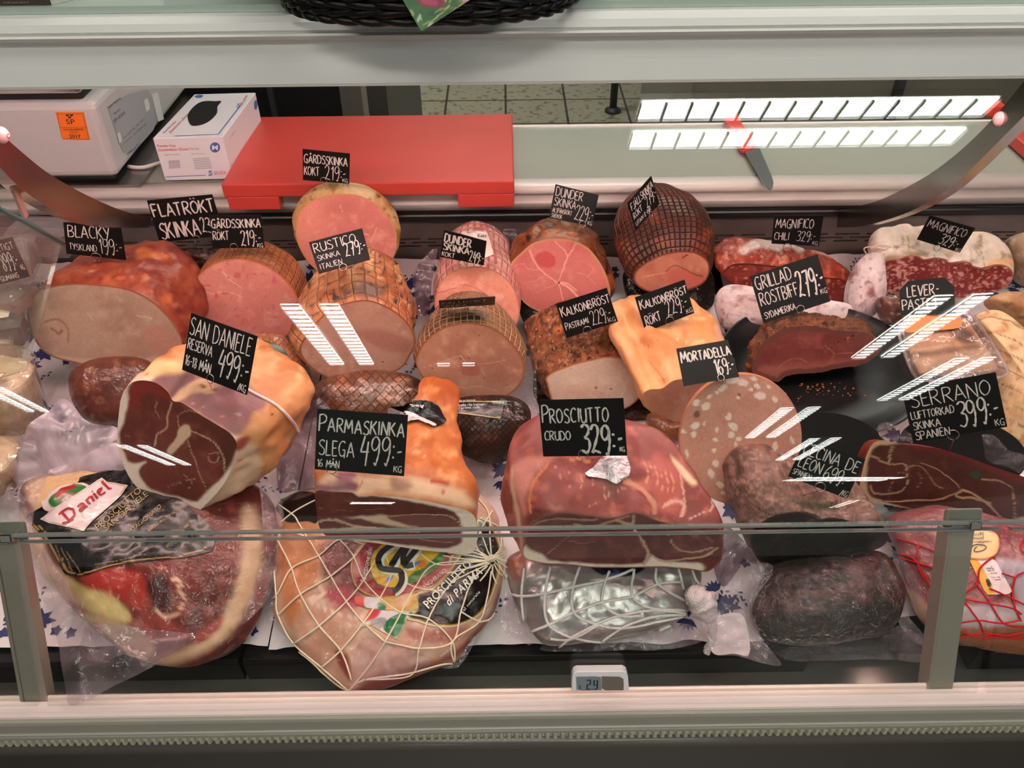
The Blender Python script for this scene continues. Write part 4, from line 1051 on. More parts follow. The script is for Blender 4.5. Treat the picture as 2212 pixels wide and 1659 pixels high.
# -- back row
HAM['blacky'] = loaf('smoked_ham', 'large red-brown smoked ham with pale cut face, under the card priced 199', 'ham',
    z4([(178, 790), (215, 710), (300, 660), (450, 635), (600, 640), (750, 655), (880, 690), (1000, 760), (1100, 860), (1165, 970), (1175, 1060), (1130, 1125), (1000, 1160), (800, 1182), (600, 1168), (450, 1140), (330, 1105), (250, 1040), (200, 950), (178, 870)]),
    .985, 8, -4, (.030, .185, .000), [(0, 1), (.1, 1.02), (.4, .99), (.7, .85), (.9, .58), (1, .25)],
    painter((194, 158, 138), mott=((.012, (178, 138, 118), .42, .62), (.05, (202, 168, 148), .5, .75)), rim=((4, (168, 92, 62)),),
            polys=[(z4([(340, 1105), (600, 1165), (800, 1180), (1130, 1125), (1000, 1110), (800, 1130), (560, 1120)]), (224, 186, 158), 5), (z4([(900, 960), (1000, 900), (1120, 960), (1165, 1060), (1100, 1110), (980, 1060)]), (196, 140, 122), 9)],
            seams=[(z4([(280, 880), (380, 870), (440, 930), (440, 1010)]), 2.2, (170, 116, 92)), (z4([(330, 920), (380, 960), (400, 940)]), 3, (164, 108, 84)), (z4([(880, 840), (980, 860)]), 1, (226, 196, 170)), (z4([(560, 820), (600, 870)]), 1, (222, 190, 164))],
            blobs=[z4([(252, 865)])[0]+(1.6, 2, 0, (60, 40, 30))]),
    painter((150, 58, 38), mott=((.02, (168, 76, 48), .42, .62), (.06, (128, 42, 30), .5, .7), (.035, (190, 100, 60), .62, .72)),
            polys=[(z4([(880, 420), (930, 400), (1000, 430), (1090, 450), (1060, 480), (960, 470), (890, 480)]), (206, 108, 50), 4), (z4([(1040, 720), (1110, 700), (1100, 760), (1060, 770)]), (206, 104, 50), 4), (z4([(750, 590), (810, 590), (800, 610), (760, 612)]), (200, 100, 50), 3), (z4([(575, 545), (610, 545), (605, 560), (580, 560)]), (220, 150, 110), 2)]),
    FACE, RIND, lump=(.005, 14), seed=1)

HAM['gards_rokt'] = loaf('smoked_ham', 'round pink cut ham with netted amber rind, right of the large red-brown ham', 'ham',
    z4([(1225, 700), (1250, 620), (1300, 560), (1380, 505), (1480, 477), (1580, 477), (1700, 510), (1800, 570), (1880, 650), (1925, 740), (1930, 840), (1890, 940), (1800, 995), (1690, 1008), (1560, 990), (1420, 945), (1310, 880), (1240, 790)]),
    1.075, 22, 0, (.0, .115, -.008), P_std(1.01),
    painter((206, 126, 114), mott=((.015, (194, 112, 104), .42, .62), (.05, (216, 144, 130), .55, .8)), rim=((4, (186, 96, 50)),),
            seams=[(z4([(1440, 560), (1500, 620), (1560, 660)]), 1, (236, 170, 150)), (z4([(1300, 690), (1380, 700), (1470, 690), (1560, 720)]), 1.2, (232, 160, 144)), (z4([(1700, 800), (1760, 840), (1800, 820)]), 1, (232, 166, 150))],
            specks=((.12, (196, 92, 90), .80, .9),)),
    painter((156, 78, 36), mott=((.03, (178, 98, 48), .45, .65),)), FACE, netmat('fine_net_amber', 40, 40, .16, (206, 140, 84), .55), seed=2)

HAM['gards_kokt'] = loaf('boiled_ham', 'round pale pink ham slice end standing highest in front of the red board', 'ham',
    z5([(115, 440), (130, 350), (180, 280), (260, 232), (360, 208), (460, 206), (560, 227), (660, 290), (735, 380), (768, 480), (755, 590), (690, 690), (570, 755), (440, 770), (310, 740), (200, 650), (135, 540)]),
    1.195, 16, 4, (-.004, .05, .002), [(0, 1), (.2, 1.045), (.55, 1.05), (.85, .9), (1, .5)],
    painter((226, 140, 124), mott=((.012, (212, 122, 112), .4, .62), (.06, (234, 160, 142), .55, .8)), rim=((3.5, (206, 148, 78)),),
            polys=[(z5([(380, 240), (480, 260), (470, 330), (380, 330), (330, 290)]), (206, 116, 106), 12)],
            seams=[(z5([(440, 480), (510, 460), (590, 470)]), 1.2, (244, 186, 170)), (z5([(640, 420), (600, 520)]), 1, (244, 180, 164)), (z5([(400, 280), (420, 320)]), 1, (240, 176, 160))]),
    painter((214, 166, 112), mott=((.05, (176, 122, 64), .5, .7), (.10, (52, 34, 22), .66, .72)), rim=()), FACE, RIND, seed=3)

HAM['rustico'] = loaf('roast_ham', 'charred orange roast ham with brown cut face, in front of the highest pink slice end', 'ham',
    z5([(140, 1200), (185, 1120), (270, 1010), (390, 928), (520, 893), (610, 897), (700, 930), (780, 980), (845, 1045), (882, 1110), (890, 1185), (852, 1255), (820, 1310), (760, 1352), (650, 1387), (510, 1415), (390, 1415), (290, 1380), (215, 1330), (160, 1270)]),
    .945, 2, 4, (-.018, .19, .010), [(0, 1), (.08, 1.06, -.005), (.3, 1.09, -.008), (.6, 1.0, -.008), (.85, .72), (1, .3)],
    painter((214, 158, 136), mott=((.012, (202, 138, 118), .42, .6), (.05, (222, 176, 152), .55, .8)), rim=((4, (176, 98, 52)),),
            polys=[(z5([(440, 1100), (600, 1080), (740, 1100), (850, 1160), (840, 1230), (700, 1220), (560, 1150)]), (196, 130, 114), 8)],
            blobs=[z5([(680, 1287)])[0]+(2, 2, 0, (90, 60, 50))]),
    painter((216, 136, 88), mott=((.025, (196, 104, 62), .45, .62), (.05, (234, 172, 118), .55, .72), (.055, (120, 86, 70), .66, .74)),
            specks=((.09, (66, 58, 56), .80, .90), (.15, (60, 50, 46), .84, .93), (.03, (160, 84, 50), .72, .9)),
            polys=[(z5([(470, 820), (540, 770), (640, 790), (700, 840), (620, 880), (500, 860)]), (120, 90, 80), 12), (z5([(640, 560), (700, 560), (780, 620), (720, 640)]), (190, 70, 60), 10)]),
    FACE, netmat('roast_net', 26, 26, .09, (224, 160, 104), .3), lump=(.004, 18), seed=4)

HAM['kallrokt'] = loaf('netted_ham', 'brown string-netted ham with round cut face, centre of the middle row', 'ham',
    z5([(893, 1290), (905, 1230), (940, 1170), (1000, 1110), (1080, 1065), (1180, 1042), (1260, 1040), (1360, 1060), (1450, 1110), (1530, 1190), (1580, 1270), (1594, 1350), (1570, 1430), (1500, 1500), (1400, 1545), (1280, 1552), (1150, 1532), (1040, 1482), (960, 1420), (910, 1355)]),
    .90, 4, 0, (-.004, .15, -.004), [(0, 1), (.1, 1.03), (.35, .99), (.65, .80), (.88, .52), (1, .2)],
    painter((210, 150, 124), mott=((.014, (194, 128, 106), .44, .62), (.05, (222, 170, 142), .55, .8)), rim=((4, (182, 104, 62)),),
            blobs=[z5([(1245, 1340)])[0]+(24, 16, .2, (190, 116, 100))]+[z5([(x, y)])[0]+(1.3, 1.8, 0, (110, 70, 54)) for x, y in ((1180, 1270), (1240, 1268), (1000, 1330), (1165, 1345), (1300, 1120), (1480, 1440), (1330, 1400))],
            seams=[(z5([(1180, 1250), (1230, 1300), (1300, 1330), (1340, 1380)]), 1, (232, 190, 166)), (z5([(940, 1330), (1060, 1290), (1180, 1250)]), .9, (226, 180, 152)), (z5([(1300, 1300), (1400, 1290), (1480, 1270)]), .8, (226, 180, 152)), (z5([(1100, 1430), (1220, 1460), (1300, 1450), (1420, 1480)]), .9, (226, 182, 156))]),
    painter((150, 94, 58), mott=((.02, (114, 66, 42), .42, .6), (.05, (176, 112, 70), .55, .75)), polys=[(z5([(1100, 1020), (1180, 990), (1300, 990), (1340, 1010), (1260, 1030), (1140, 1035)]), (70, 46, 28), 6)]),
    FACE, netmat('string_net_tan', 44, 44, .15, (216, 184, 152), .85), seed=5)

HAM['dunder_kokt'] = loaf('boiled_ham', 'long pale boiled ham in clear wrap with printed label, behind the netted ham', 'ham',
    z5([(1012, 930), (1030, 825), (1062, 762), (1120, 710), (1200, 682), (1285, 672), (1380, 692), (1452, 732), (1512, 792), (1548, 880), (1562, 970), (1530, 1060), (1430, 1120), (1290, 1140), (1150, 1120), (1060, 1040)]),
    1.04, 22, -2, (-.004, .205, -.002), [(0, 1), (.1, 1.03), (.45, 1.0), (.75, .84, 0, .002), (.92, .55), (1, .25)],
    painter((232, 152, 128), mott=((.015, (222, 134, 112), .42, .62), (.05, (240, 172, 148), .55, .8)), rim=((3, (206, 120, 92)),),
            seams=[(z5([(1030, 845), (1100, 830), (1160, 815)]), 1, (190, 100, 84)), (z5([(1200, 790), (1260, 800), (1330, 840)]), 1, (192, 104, 88)), (z5([(1440, 820), (1480, 800)]), 1, (196, 110, 90))]),
    painter((222, 150, 138), mott=((.03, (206, 122, 116), .45, .65), (.06, (236, 182, 170), .55, .75))), FACE,
    mat('wrapped_pink', rough=.35, spec=.5, tint=(60, .06), coat=.8, net=(34, 15, .22, (204, 126, 118), .5, 0), crinkle=(26, .35)), seed=6)

HAM['dunder_rokt'] = loaf('smoked_ham', 'bright pink marbled ham with brown rind, right of the wrapped boiled ham', 'ham',
    z6([(5, 600), (20, 552), (75, 498), (150, 435), (250, 408), (330, 405), (420, 420), (500, 458), (560, 520), (610, 600), (640, 680), (652, 760), (610, 850), (500, 905), (380, 925), (260, 908), (180, 872), (100, 822), (45, 750), (12, 690)]),
    1.095, 16, 4, (.010, .12, -.006), [(0, 1), (.12, 1.04), (.4, 1.04), (.7, .92), (.9, .6), (1, .2)],
    painter((216, 120, 114), mott=((.015, (204, 102, 100), .42, .6), (.06, (226, 140, 130), .55, .8)), rim=((5, (208, 148, 96)),),
            blobs=[z6([(235, 540)])[0]+(24, 20, .3, (204, 82, 86)), z6([(318, 690)])[0]+(2.4, 3, 0, (110, 40, 40))],
            seams=[(z6([(130, 480), (160, 540), (190, 590), (240, 640), (315, 690)]), 1.8, (246, 176, 160)), (z6([(315, 690), (350, 600), (380, 520), (430, 440)]), 1.8, (244, 170, 156)), (z6([(315, 690), (380, 720), (440, 780), (470, 860)]), 2.6, (248, 184, 168)), (z6([(315, 690), (380, 700), (430, 740)]), 1.6, (248, 184, 168)), (z6([(315, 690), (340, 770), (390, 860)]), 1.6, (246, 178, 162)),
                   (z6([(315, 690), (250, 720), (180, 760)]), 1, (240, 156, 146)), (z6([(300, 420), (340, 470), (380, 520)]), 1.4, (244, 170, 156)), (z6([(500, 560), (540, 600), (510, 650)]), .8, (238, 156, 146)), (z6([(20, 590), (90, 570), (130, 600), (200, 600)]), .8, (238, 156, 146)), (z6([(430, 620), (500, 640), (560, 700)]), .8, (238, 152, 144)), (z6([(60, 680), (150, 680), (230, 640)]), .8, (236, 150, 140))]),
    painter((132, 66, 32), mott=((.03, (170, 92, 42), .45, .62), (.07, (88, 44, 24), .55, .7)), specks=((.1, (64, 34, 20), .8, .9),)), FACE, RIND, lump=(.004, 22), seed=7)

HAM['fjall'] = loaf('netted_ham', 'tall dark brown netted ham with small pink cut face, against the back panel', 'ham',
    z6([(803, 655), (830, 600), (900, 550), (990, 507), (1090, 487), (1180, 489), (1250, 516), (1287, 560), (1292, 620), (1265, 682), (1200, 722), (1100, 747), (1000, 757), (900, 747), (830, 712)]),
    1.105, 6, 8, (-.020, .155, .066), [(0, 1), (.06, 1.14, 0, .004), (.18, 1.26, 0, .008), (.42, 1.32, 0, .010), (.68, 1.12, 0, .004), (.88, .72), (1, .3)],
    painter((202, 128, 104), mott=((.02, (184, 108, 88), .42, .6), (.06, (222, 146, 114), .55, .75)), rim=((4, (140, 62, 40)),),
            seams=[(z6([(1010, 620), (1060, 580), (1130, 600), (1200, 640), (1250, 650)]), 1.6, (150, 74, 58)), (z6([(1120, 530), (1150, 510)]), 1.6, (120, 56, 44)), (z6([(860, 650), (940, 640), (1010, 620)]), 1, (228, 160, 132))],
            polys=[(z6([(1020, 630), (1090, 600), (1220, 650), (1250, 690), (1120, 740), (1030, 700)]), (204, 104, 90), 6)]),
    painter((104, 46, 28), mott=((.02, (78, 36, 24), .42, .6), (.04, (140, 62, 34), .55, .7), (.015, (66, 40, 30), .55, .7))), FACE, netmat('dark_net', 42, 42, .16, (64, 34, 26), .45), seed=8)

# -- middle row right
HAM['pastrami'] = loaf('turkey_breast', 'pepper-crusted turkey breast with white cut face, behind the prosciutto card', 'turkey breast',
    z6([(238, 1300), (300, 1258), (400, 1218), (520, 1186), (620, 1166), (720, 1172), (800, 1202), (862, 1242), (902, 1282), (890, 1345), (850, 1420), (800, 1472), (740, 1505), (600, 1525), (400, 1512), (295, 1480), (262, 1410), (246, 1350)]),
    .935, 12, 6, (-.036, .135, .030), [(0, 1), (.06, 1.06), (.3, 1.10), (.6, 1.06), (.85, .92), (1, .5)],
    painter((226, 192, 172), mott=((.014, (212, 170, 150), .42, .62), (.05, (234, 206, 188), .55, .8)), rim=((4, (196, 118, 62)),),
            blobs=[z6([(x, y)])[0]+(r, r*.7, 0, (150, 104, 84)) for x, y, r in ((558, 1365, 4), (655, 1373, 3), (600, 1408, 2), (805, 1330, 1.4), (400, 1242, 1.4), (640, 1420, 1.3), (780, 1410, 1.5))],
            seams=[(z6([(710, 1310), (740, 1370), (720, 1430)]), 1, (240, 216, 200))]),
    painter((176, 96, 56), mott=((.08, (206, 124, 72), .5, .62), (.1, (108, 58, 38), .5, .62)), specks=((.33, (236, 176, 130), .80, .9), (.28, (60, 36, 26), .78, .86), (.2, (190, 70, 36), .82, .9)),
            polys=[(z6([(285, 980), (330, 965), (345, 1010), (300, 1015)]), (230, 120, 50), 2)]), FACE,
    mat('peppered_crust', rough=.5, spec=.4, tint=(700, .35), bump=((900, .9), (300, .6))), lump=(.004, 30), seed=9)

HAM['kalkon'] = loaf('turkey_breast', 'smooth golden smoked turkey breast behind the mortadella slice', 'turkey breast',
    z6([(862, 1420), (905, 1380), (985, 1372), (1060, 1322), (1150, 1308), (1280, 1295), (1400, 1282), (1478, 1290), (1460, 1420), (1380, 1530), (1240, 1590), (1100, 1602), (1005, 1590), (910, 1520)]),
    .895, -8, 20, (-.066, .16, .056), [(0, 1, 0, 0), (.1, 1.04), (.35, 1.08, 0, .012), (.6, 1.04, 0, .014), (.85, .8, 0, .006), (1, .35)],
    painter((232, 170, 140), mott=((.02, (220, 150, 122), .42, .62), (.05, (240, 190, 160), .55, .8)), rim=((3, (240, 170, 100)),)),
    painter((234, 158, 94), mott=((.02, (242, 178, 120), .45, .62), (.05, (226, 138, 74), .6, .75)),
            seams=[(z6([(1120, 930), (1240, 920), (1340, 900)]), 2, (252, 204, 140)), (z6([(840, 1060), (900, 1100), (960, 1060)]), 1.6, (208, 120, 56)), (z6([(1060, 1050), (1180, 1080), (1300, 1050)]), 1.6, (252, 200, 130)), (z6([(880, 1180), (950, 1250), (1000, 1330)]), 2, (214, 130, 62))],
            polys=[(z6([(1330, 960), (1380, 1000), (1400, 1060), (1350, 1060)]), (240, 176, 150), 6)]), FACE, SKIN, lump=(.004, 15), seed=10)

HAM['chili'] = loaf('salami', 'half chili salami with red paprika coat and white mould back', 'salami',
    z7([(185, 470), (240, 415), (330, 400), (480, 412), (640, 430), (800, 470), (880, 495), (980, 505), (1060, 555), (1086, 592), (1040, 650), (955, 674), (800, 655), (600, 605), (400, 580), (300, 560), (222, 520)]),
    1.135, 4, 8, (-.012, .10, .004), [(0, 1), (.15, 1.04, 0, .006), (.4, 1.02, 0, .010), (.7, .84, 0, .010), (.9, .55), (1, .2)],
    painter((124, 36, 26), mott=((.05, (150, 48, 34), .45, .6), (.1, (180, 84, 66), .6, .7)), rim=((4, (90, 26, 18)),), specks=((.16, (206, 130, 110), .78, .88),)),
    painter((150, 44, 26), mott=((.05, (182, 66, 38), .45, .6), (.09, (214, 120, 90), .62, .72)), specks=((.13, (220, 140, 116), .82, .92),),
            polys=[(z7([(300, 310), (420, 235), (560, 215), (760, 260), (900, 300), (980, 380), (900, 350), (760, 300), (700, 330), (640, 290), (560, 320), (440, 290), (330, 340)]), (222, 196, 186), 5)]), FACE, mat('chili_coat', rough=.38, spec=.45, tint=(160, .2), bump=((220, .35), (60, .3))), lump=(.003, 30), seed=11)

HAM['magnifico'] = loaf('salami', 'half salami with marbled dark red face and tied white rind, at the back right', 'salami',
    z7([(1213, 490), (1230, 430), (1290, 378), (1380, 365), (1430, 348), (1500, 348), (1540, 370), (1620, 360), (1690, 372), (1710, 392), (1790, 385), (1855, 395), (1870, 415), (1940, 432), (1965, 432), (2010, 408), (2080, 410), (2130, 442), (2138, 495), (2100, 552), (2000, 602), (1850, 632), (1700, 642), (1500, 612), (1350, 602), (1270, 582), (1225, 540)]),
    1.13, 6, -4, (.004, .11, .010), [(0, 1), (.1, 1.03, 0, .004), (.35, 1.04, 0, .012), (.65, .92, 0, .014), (.88, .62), (1, .25)],
    painter((126, 34, 34), mott=((.05, (146, 48, 46), .45, .6),), rim=((3.5, (180, 120, 100)),), specks=((.18, (214, 150, 142), .66, .78), (.30, (206, 140, 134), .74, .86))),
    painter((228, 204, 184), mott=((.03, (238, 220, 206), .45, .65), (.06, (176, 146, 118), .62, .74)),
            polys=[(z7([(1260, 400), (1300, 350), (1420, 350), (1400, 330), (1480, 320), (1560, 340), (1500, 360), (1380, 372)]), (150, 126, 92), 8), (z7([(1960, 430), (2010, 375), (2165, 385), (2150, 430), (2080, 412)]), (232, 180, 128), 4)],
            seams=[(z7([(1595, 215), (1600, 290), (1615, 365)]), 1.2, (184, 158, 130)), (z7([(1760, 250), (1775, 320), (1790, 385)]), 1.2, (184, 158, 130)), (z7([(1900, 290), (1935, 350), (1955, 430)]), 1.2, (184, 158, 130)), (z7([(1430, 215), (1440, 290), (1440, 350)]), 1.2, (184, 158, 130))]), FACE,
    mat('mould_rind', rough=.75, spec=.2, tint=(90, .1), bump=((140, .4), (40, .3))), lump=(.0015, 20), seed=12)

HAM['mortadella'] = loaf('mortadella', 'large pink mortadella slice end dotted with white fat cubes', 'sausage',
    [(1600+132*math.cos(a)-(4*math.sin(a)), 950+141*math.sin(a)) for a in np.linspace(0, 2*math.pi, 30)[:-1]],
    .735, 24, -3, (.010, .04, -.030), [(0, 1), (.2, 1.012), (.6, 1.01), (.88, .93), (1, .7)],
    painter((212, 148, 128), mott=((.03, (204, 138, 118), .45, .62), (.3, (220, 158, 138), .55, .8)), rim=((2.5, (206, 128, 92)),),
            blobs=[z6([(x, y)])[0]+(rx*.335, ry*.335, r, (246, 220, 208)) for x, y, rx, ry, r in ((1440, 1320, 50, 22, -.2), (1510, 1335, 36, 26, .2), (1380, 1370, 36, 18, -.7), (1600, 1360, 28, 18, .4), (1620, 1420, 44, 26, .1), (1715, 1445, 22, 18, .4), (1210, 1465, 28, 18, -.9), (1270, 1490, 34, 26, -.6), (1295, 1425, 20, 14, -.8), (1480, 1430, 14, 8, .2), (1560, 1380, 16, 10, .2), (1675, 1360, 18, 10, .4), (1580, 1310, 22, 14, .2), (1420, 1555, 18, 26, .4), (1340, 1400, 14, 10, 0))]+
                  [a5([(x, y)])[0]+(rx*.29, ry*.29, r, (246, 220, 208)) for x, y, rx, ry, r in ((1560, 415, 34, 30, -.6), (1550, 480, 22, 24, .3), (1470, 455, 24, 14, .5), (1500, 625, 16, 34, -.3), (1850, 420, 34, 26, .6), (1830, 485, 28, 30, 1), (1885, 512, 20, 18, 0), (1720, 445, 14, 24, 0), (1715, 520, 26, 14, .3), (1955, 598, 44, 28, .1), (1905, 660, 26, 24, .3), (1965, 675, 24, 36, .2), (2040, 620, 26, 34, .2), (1715, 695, 26, 28, 0), (1830, 695, 20, 28, -.3), (1680, 770, 24, 40, -.4), (1810, 765, 36, 32, .1), (1985, 785, 40, 28, -.2), (1750, 855, 36, 24, .4), (1700, 600, 18, 20, .5), (2155, 570, 22, 40, .2), (2120, 655, 40, 20, 0), (1790, 920, 40, 18, .2), (1640, 275, 30, 24, -.6), (1565, 240, 24, 30, .8), (1630, 400, 10, 18, 0), (2190, 700, 30, 30, 0))]+
                  [a7([(x, y)])[0]+(rx*.29, ry*.29, r, (246, 220, 208)) for x, y, rx, ry, r in ((40, 490, 44, 24, .7), (150, 665, 44, 26, .2), (240, 690, 30, 22, .8), (355, 635, 22, 36, .1), (320, 730, 36, 16, .2), (100, 730, 22, 28, 0), (175, 850, 40, 26, .2), (480, 590, 30, 14, 1.2), (380, 770, 36, 24, .4), (20, 765, 34, 26, 0), (15, 840, 30, 32, 0), (540, 660, 14, 30, 0), (440, 745, 20, 26, 0), (300, 840, 26, 16, .4), (60, 620, 14, 20, 0), (0, 420, 20, 14, 0))]+
                  [a5([(1573, 330)])[0]+(8, 9, 0, (128, 92, 62)), a5([(1887, 185)])[0]+(4, 2.6, 0, (150, 92, 70)), a5([(2018, 228)])[0]+(2, 2, 0, (130, 80, 60))], warp=(2.4, .12)),
    painter((206, 124, 88)), FACE, SKIN, lump=(0, 1), seed=13)

HAM['roastbeef'] = loaf('roast_beef', 'roast beef with dark crust and deep red cut face on the black oval dish', 'roast beef',
    z7([(388, 1092), (402, 1040), (440, 958), (505, 897), (585, 848), (700, 820), (820, 825), (950, 848), (1100, 858), (1180, 878), (1238, 935), (1240, 1000), (1180, 1052), (1100, 1085), (960, 1108), (850, 1132), (720, 1140), (610, 1160), (560, 1198), (480, 1182), (420, 1160), (390, 1130)]),
    .925, 14, 6, (.010, .058, -.004), [(0, 1), (.12, 1.02, -.004, .001), (.45, 1.0, -.005, .0), (.8, .85), (1, .45)],
    painter((134, 62, 56), mott=((.02, (118, 50, 46), .42, .6), (.06, (150, 76, 68), .55, .75)), rim=((3.5, (74, 34, 26)), (14, (112, 62, 54))),
            polys=[(z7([(400, 1120), (500, 1090), (700, 1080), (900, 1060), (1100, 1040), (1160, 1060), (960, 1110), (700, 1145), (560, 1195), (440, 1170)]), (158, 84, 74), 8)],
            seams=[(z7([(560, 1100), (620, 1060), (700, 1040), (760, 1060)]), 1, (180, 112, 96)), (z7([(880, 950), (940, 1010), (900, 1080)]), 1, (176, 106, 92)), (z7([(960, 1010), (1060, 1000)]), .9, (176, 106, 92)), (z7([(640, 920), (700, 900), (760, 930)]), .8, (164, 92, 80)), (z7([(1050, 860), (1030, 920), (1060, 960)]), .8, (170, 98, 86))]),
    painter((120, 66, 38), mott=((.06, (150, 84, 46), .45, .6), (.1, (70, 40, 28), .5, .65)), specks=((.2, (50, 28, 20), .8, .9),)), FACE,
    mat('roasted_crust', rough=.6, spec=.3, tint=(400, .35), bump=((500, .7), (120, .5))), rough_edge=1.1, lump=(.004, 40), seed=14)

# -- front row
HAM['prosciutto'] = loaf('prosciutto', 'half dry-cured ham with deep red flat cut face and fat rim, front centre', 'ham',
    a5([(278, 1390), (285, 1280), (315, 1170), (345, 1128), (480, 1072), (600, 1060), (750, 1080), (900, 1100), (1000, 1090), (1100, 1062), (1200, 1085), (1280, 1120), (1400, 1148), (1500, 1158), (1640, 1160), (1745, 1180), (1772, 1270), (1770, 1370), (1740, 1440), (1650, 1503), (1540, 1490), (1350, 1472), (1200, 1472), (1000, 1475), (800, 1472), (600, 1452), (400, 1440)]),
    .615, 6, 2, (-.010, .135, .046), [(0, 1, 0, 0), (.06, 1.025, -.002, .001), (.3, 1.03, -.014, .008), (.6, .92, -.024, .016), (.85, .70, -.028, .020), (1, .35, -.028, .02)],
    painter((116, 54, 48), mott=((.014, (100, 44, 40), .42, .6), (.05, (134, 66, 58), .55, .75)), rim=((3, (160, 96, 74)),),
            polys=[(a5([(285, 1200), (300, 1320), (420, 1370), (480, 1420), (700, 1440), (900, 1450), (1180, 1440), (1230, 1380), (1300, 1420), (1500, 1440), (1600, 1440), (1620, 1500), (1400, 1490), (1000, 1490), (600, 1470), (380, 1455), (260, 1400), (260, 1250)]), (250, 228, 210), 4)],
            seams=[(a5([(1110, 1190), (1160, 1260), (1190, 1320), (1210, 1370), (1180, 1440)]), 3.2, (206, 166, 140)), (a5([(1360, 1215), (1390, 1290), (1470, 1350), (1600, 1350), (1700, 1320)]), 1.8, (196, 150, 126)), (a5([(1230, 1380), (1330, 1420), (1480, 1410), (1640, 1380), (1730, 1320)]), 2.0, (206, 166, 140)), (a5([(460, 1370), (600, 1250), (650, 1210)]), 1.2, (170, 116, 96)), (a5([(350, 1160), (430, 1120), (560, 1110), (760, 1120), (830, 1110)]), 2.2, (168, 120, 100)), (a5([(660, 1150), (800, 1170), (960, 1120), (1060, 1090)]), 3, (186, 140, 116)), (a5([(1100, 1090), (1080, 1150), (980, 1120)]), 4, (200, 158, 130)), (a5([(600, 1270), (700, 1290), (820, 1280)]), .8, (168, 112, 96)), (a5([(1500, 1230), (1620, 1240), (1700, 1280)]), .8, (168, 112, 96))]),
    painter((152, 74, 68), mott=((.014, (138, 60, 56), .42, .6), (.04, (196, 104, 88), .55, .75)),
            polys=[(a5([(195, 720), (230, 690), (300, 650), (440, 640), (500, 660), (380, 760), (300, 950), (280, 1080), (240, 1000), (205, 850)]), (206, 130, 118), 9), (a5([(340, 1040), (500, 1040), (800, 1080), (1000, 1100), (1090, 1060), (1200, 1080), (1200, 1130), (700, 1120), (330, 1160)]), (104, 34, 30), 6), (a5([(1380, 640), (1450, 690), (1540, 800), (1570, 850), (1520, 850), (1450, 770)]), (240, 206, 168), 4), (a5([(195, 730), (215, 900), (250, 1100), (285, 1380), (275, 1380), (190, 900)]), (226, 180, 156), 5), (a5([(1250, 640), (1400, 700), (1460, 850), (1440, 1050), (1300, 1050), (1250, 900)]), (190, 92, 84), 10)],
            seams=[(a5([(330, 1060), (330, 920), (380, 800), (470, 700)]), 3.2, (212, 130, 70)), (a5([(620, 680), (700, 660), (780, 690)]), 3, (220, 140, 84)), (a5([(1040, 830), (1150, 880), (1240, 980), (1260, 1060)]), 6, (206, 140, 116)), (a5([(1330, 1010), (1400, 980), (1470, 1000), (1460, 1080)]), 5, (232, 168, 150)), (a5([(1520, 1110), (1620, 1060), (1680, 1040), (1690, 950)]), 1.8, (226, 168, 146)), (a5([(1440, 740), (1470, 900), (1480, 1020)]), 2, (226, 160, 140))]+
                  [(a5([(1180+k*40, 690+k*16), (1210+k*38, 780+k*14), (1180+k*42, 860+k*20)]), 1.1, (226, 150, 122)) for k in range(6)]+[(a5([(520+k*90, 720+k*30), (560+k*80, 800+k*20), (540+k*80, 860+k*20)]), .9, (206, 130, 96)) for k in range(5)]+[(a5([(750, 1030), (900, 950), (1050, 860)]), .9, (214, 140, 116)), (a5([(830, 960), (960, 900), (1060, 880)]), .8, (214, 140, 116))]),
    FACE, SKIN, lump=(.003, 13), seed=15, N=240)

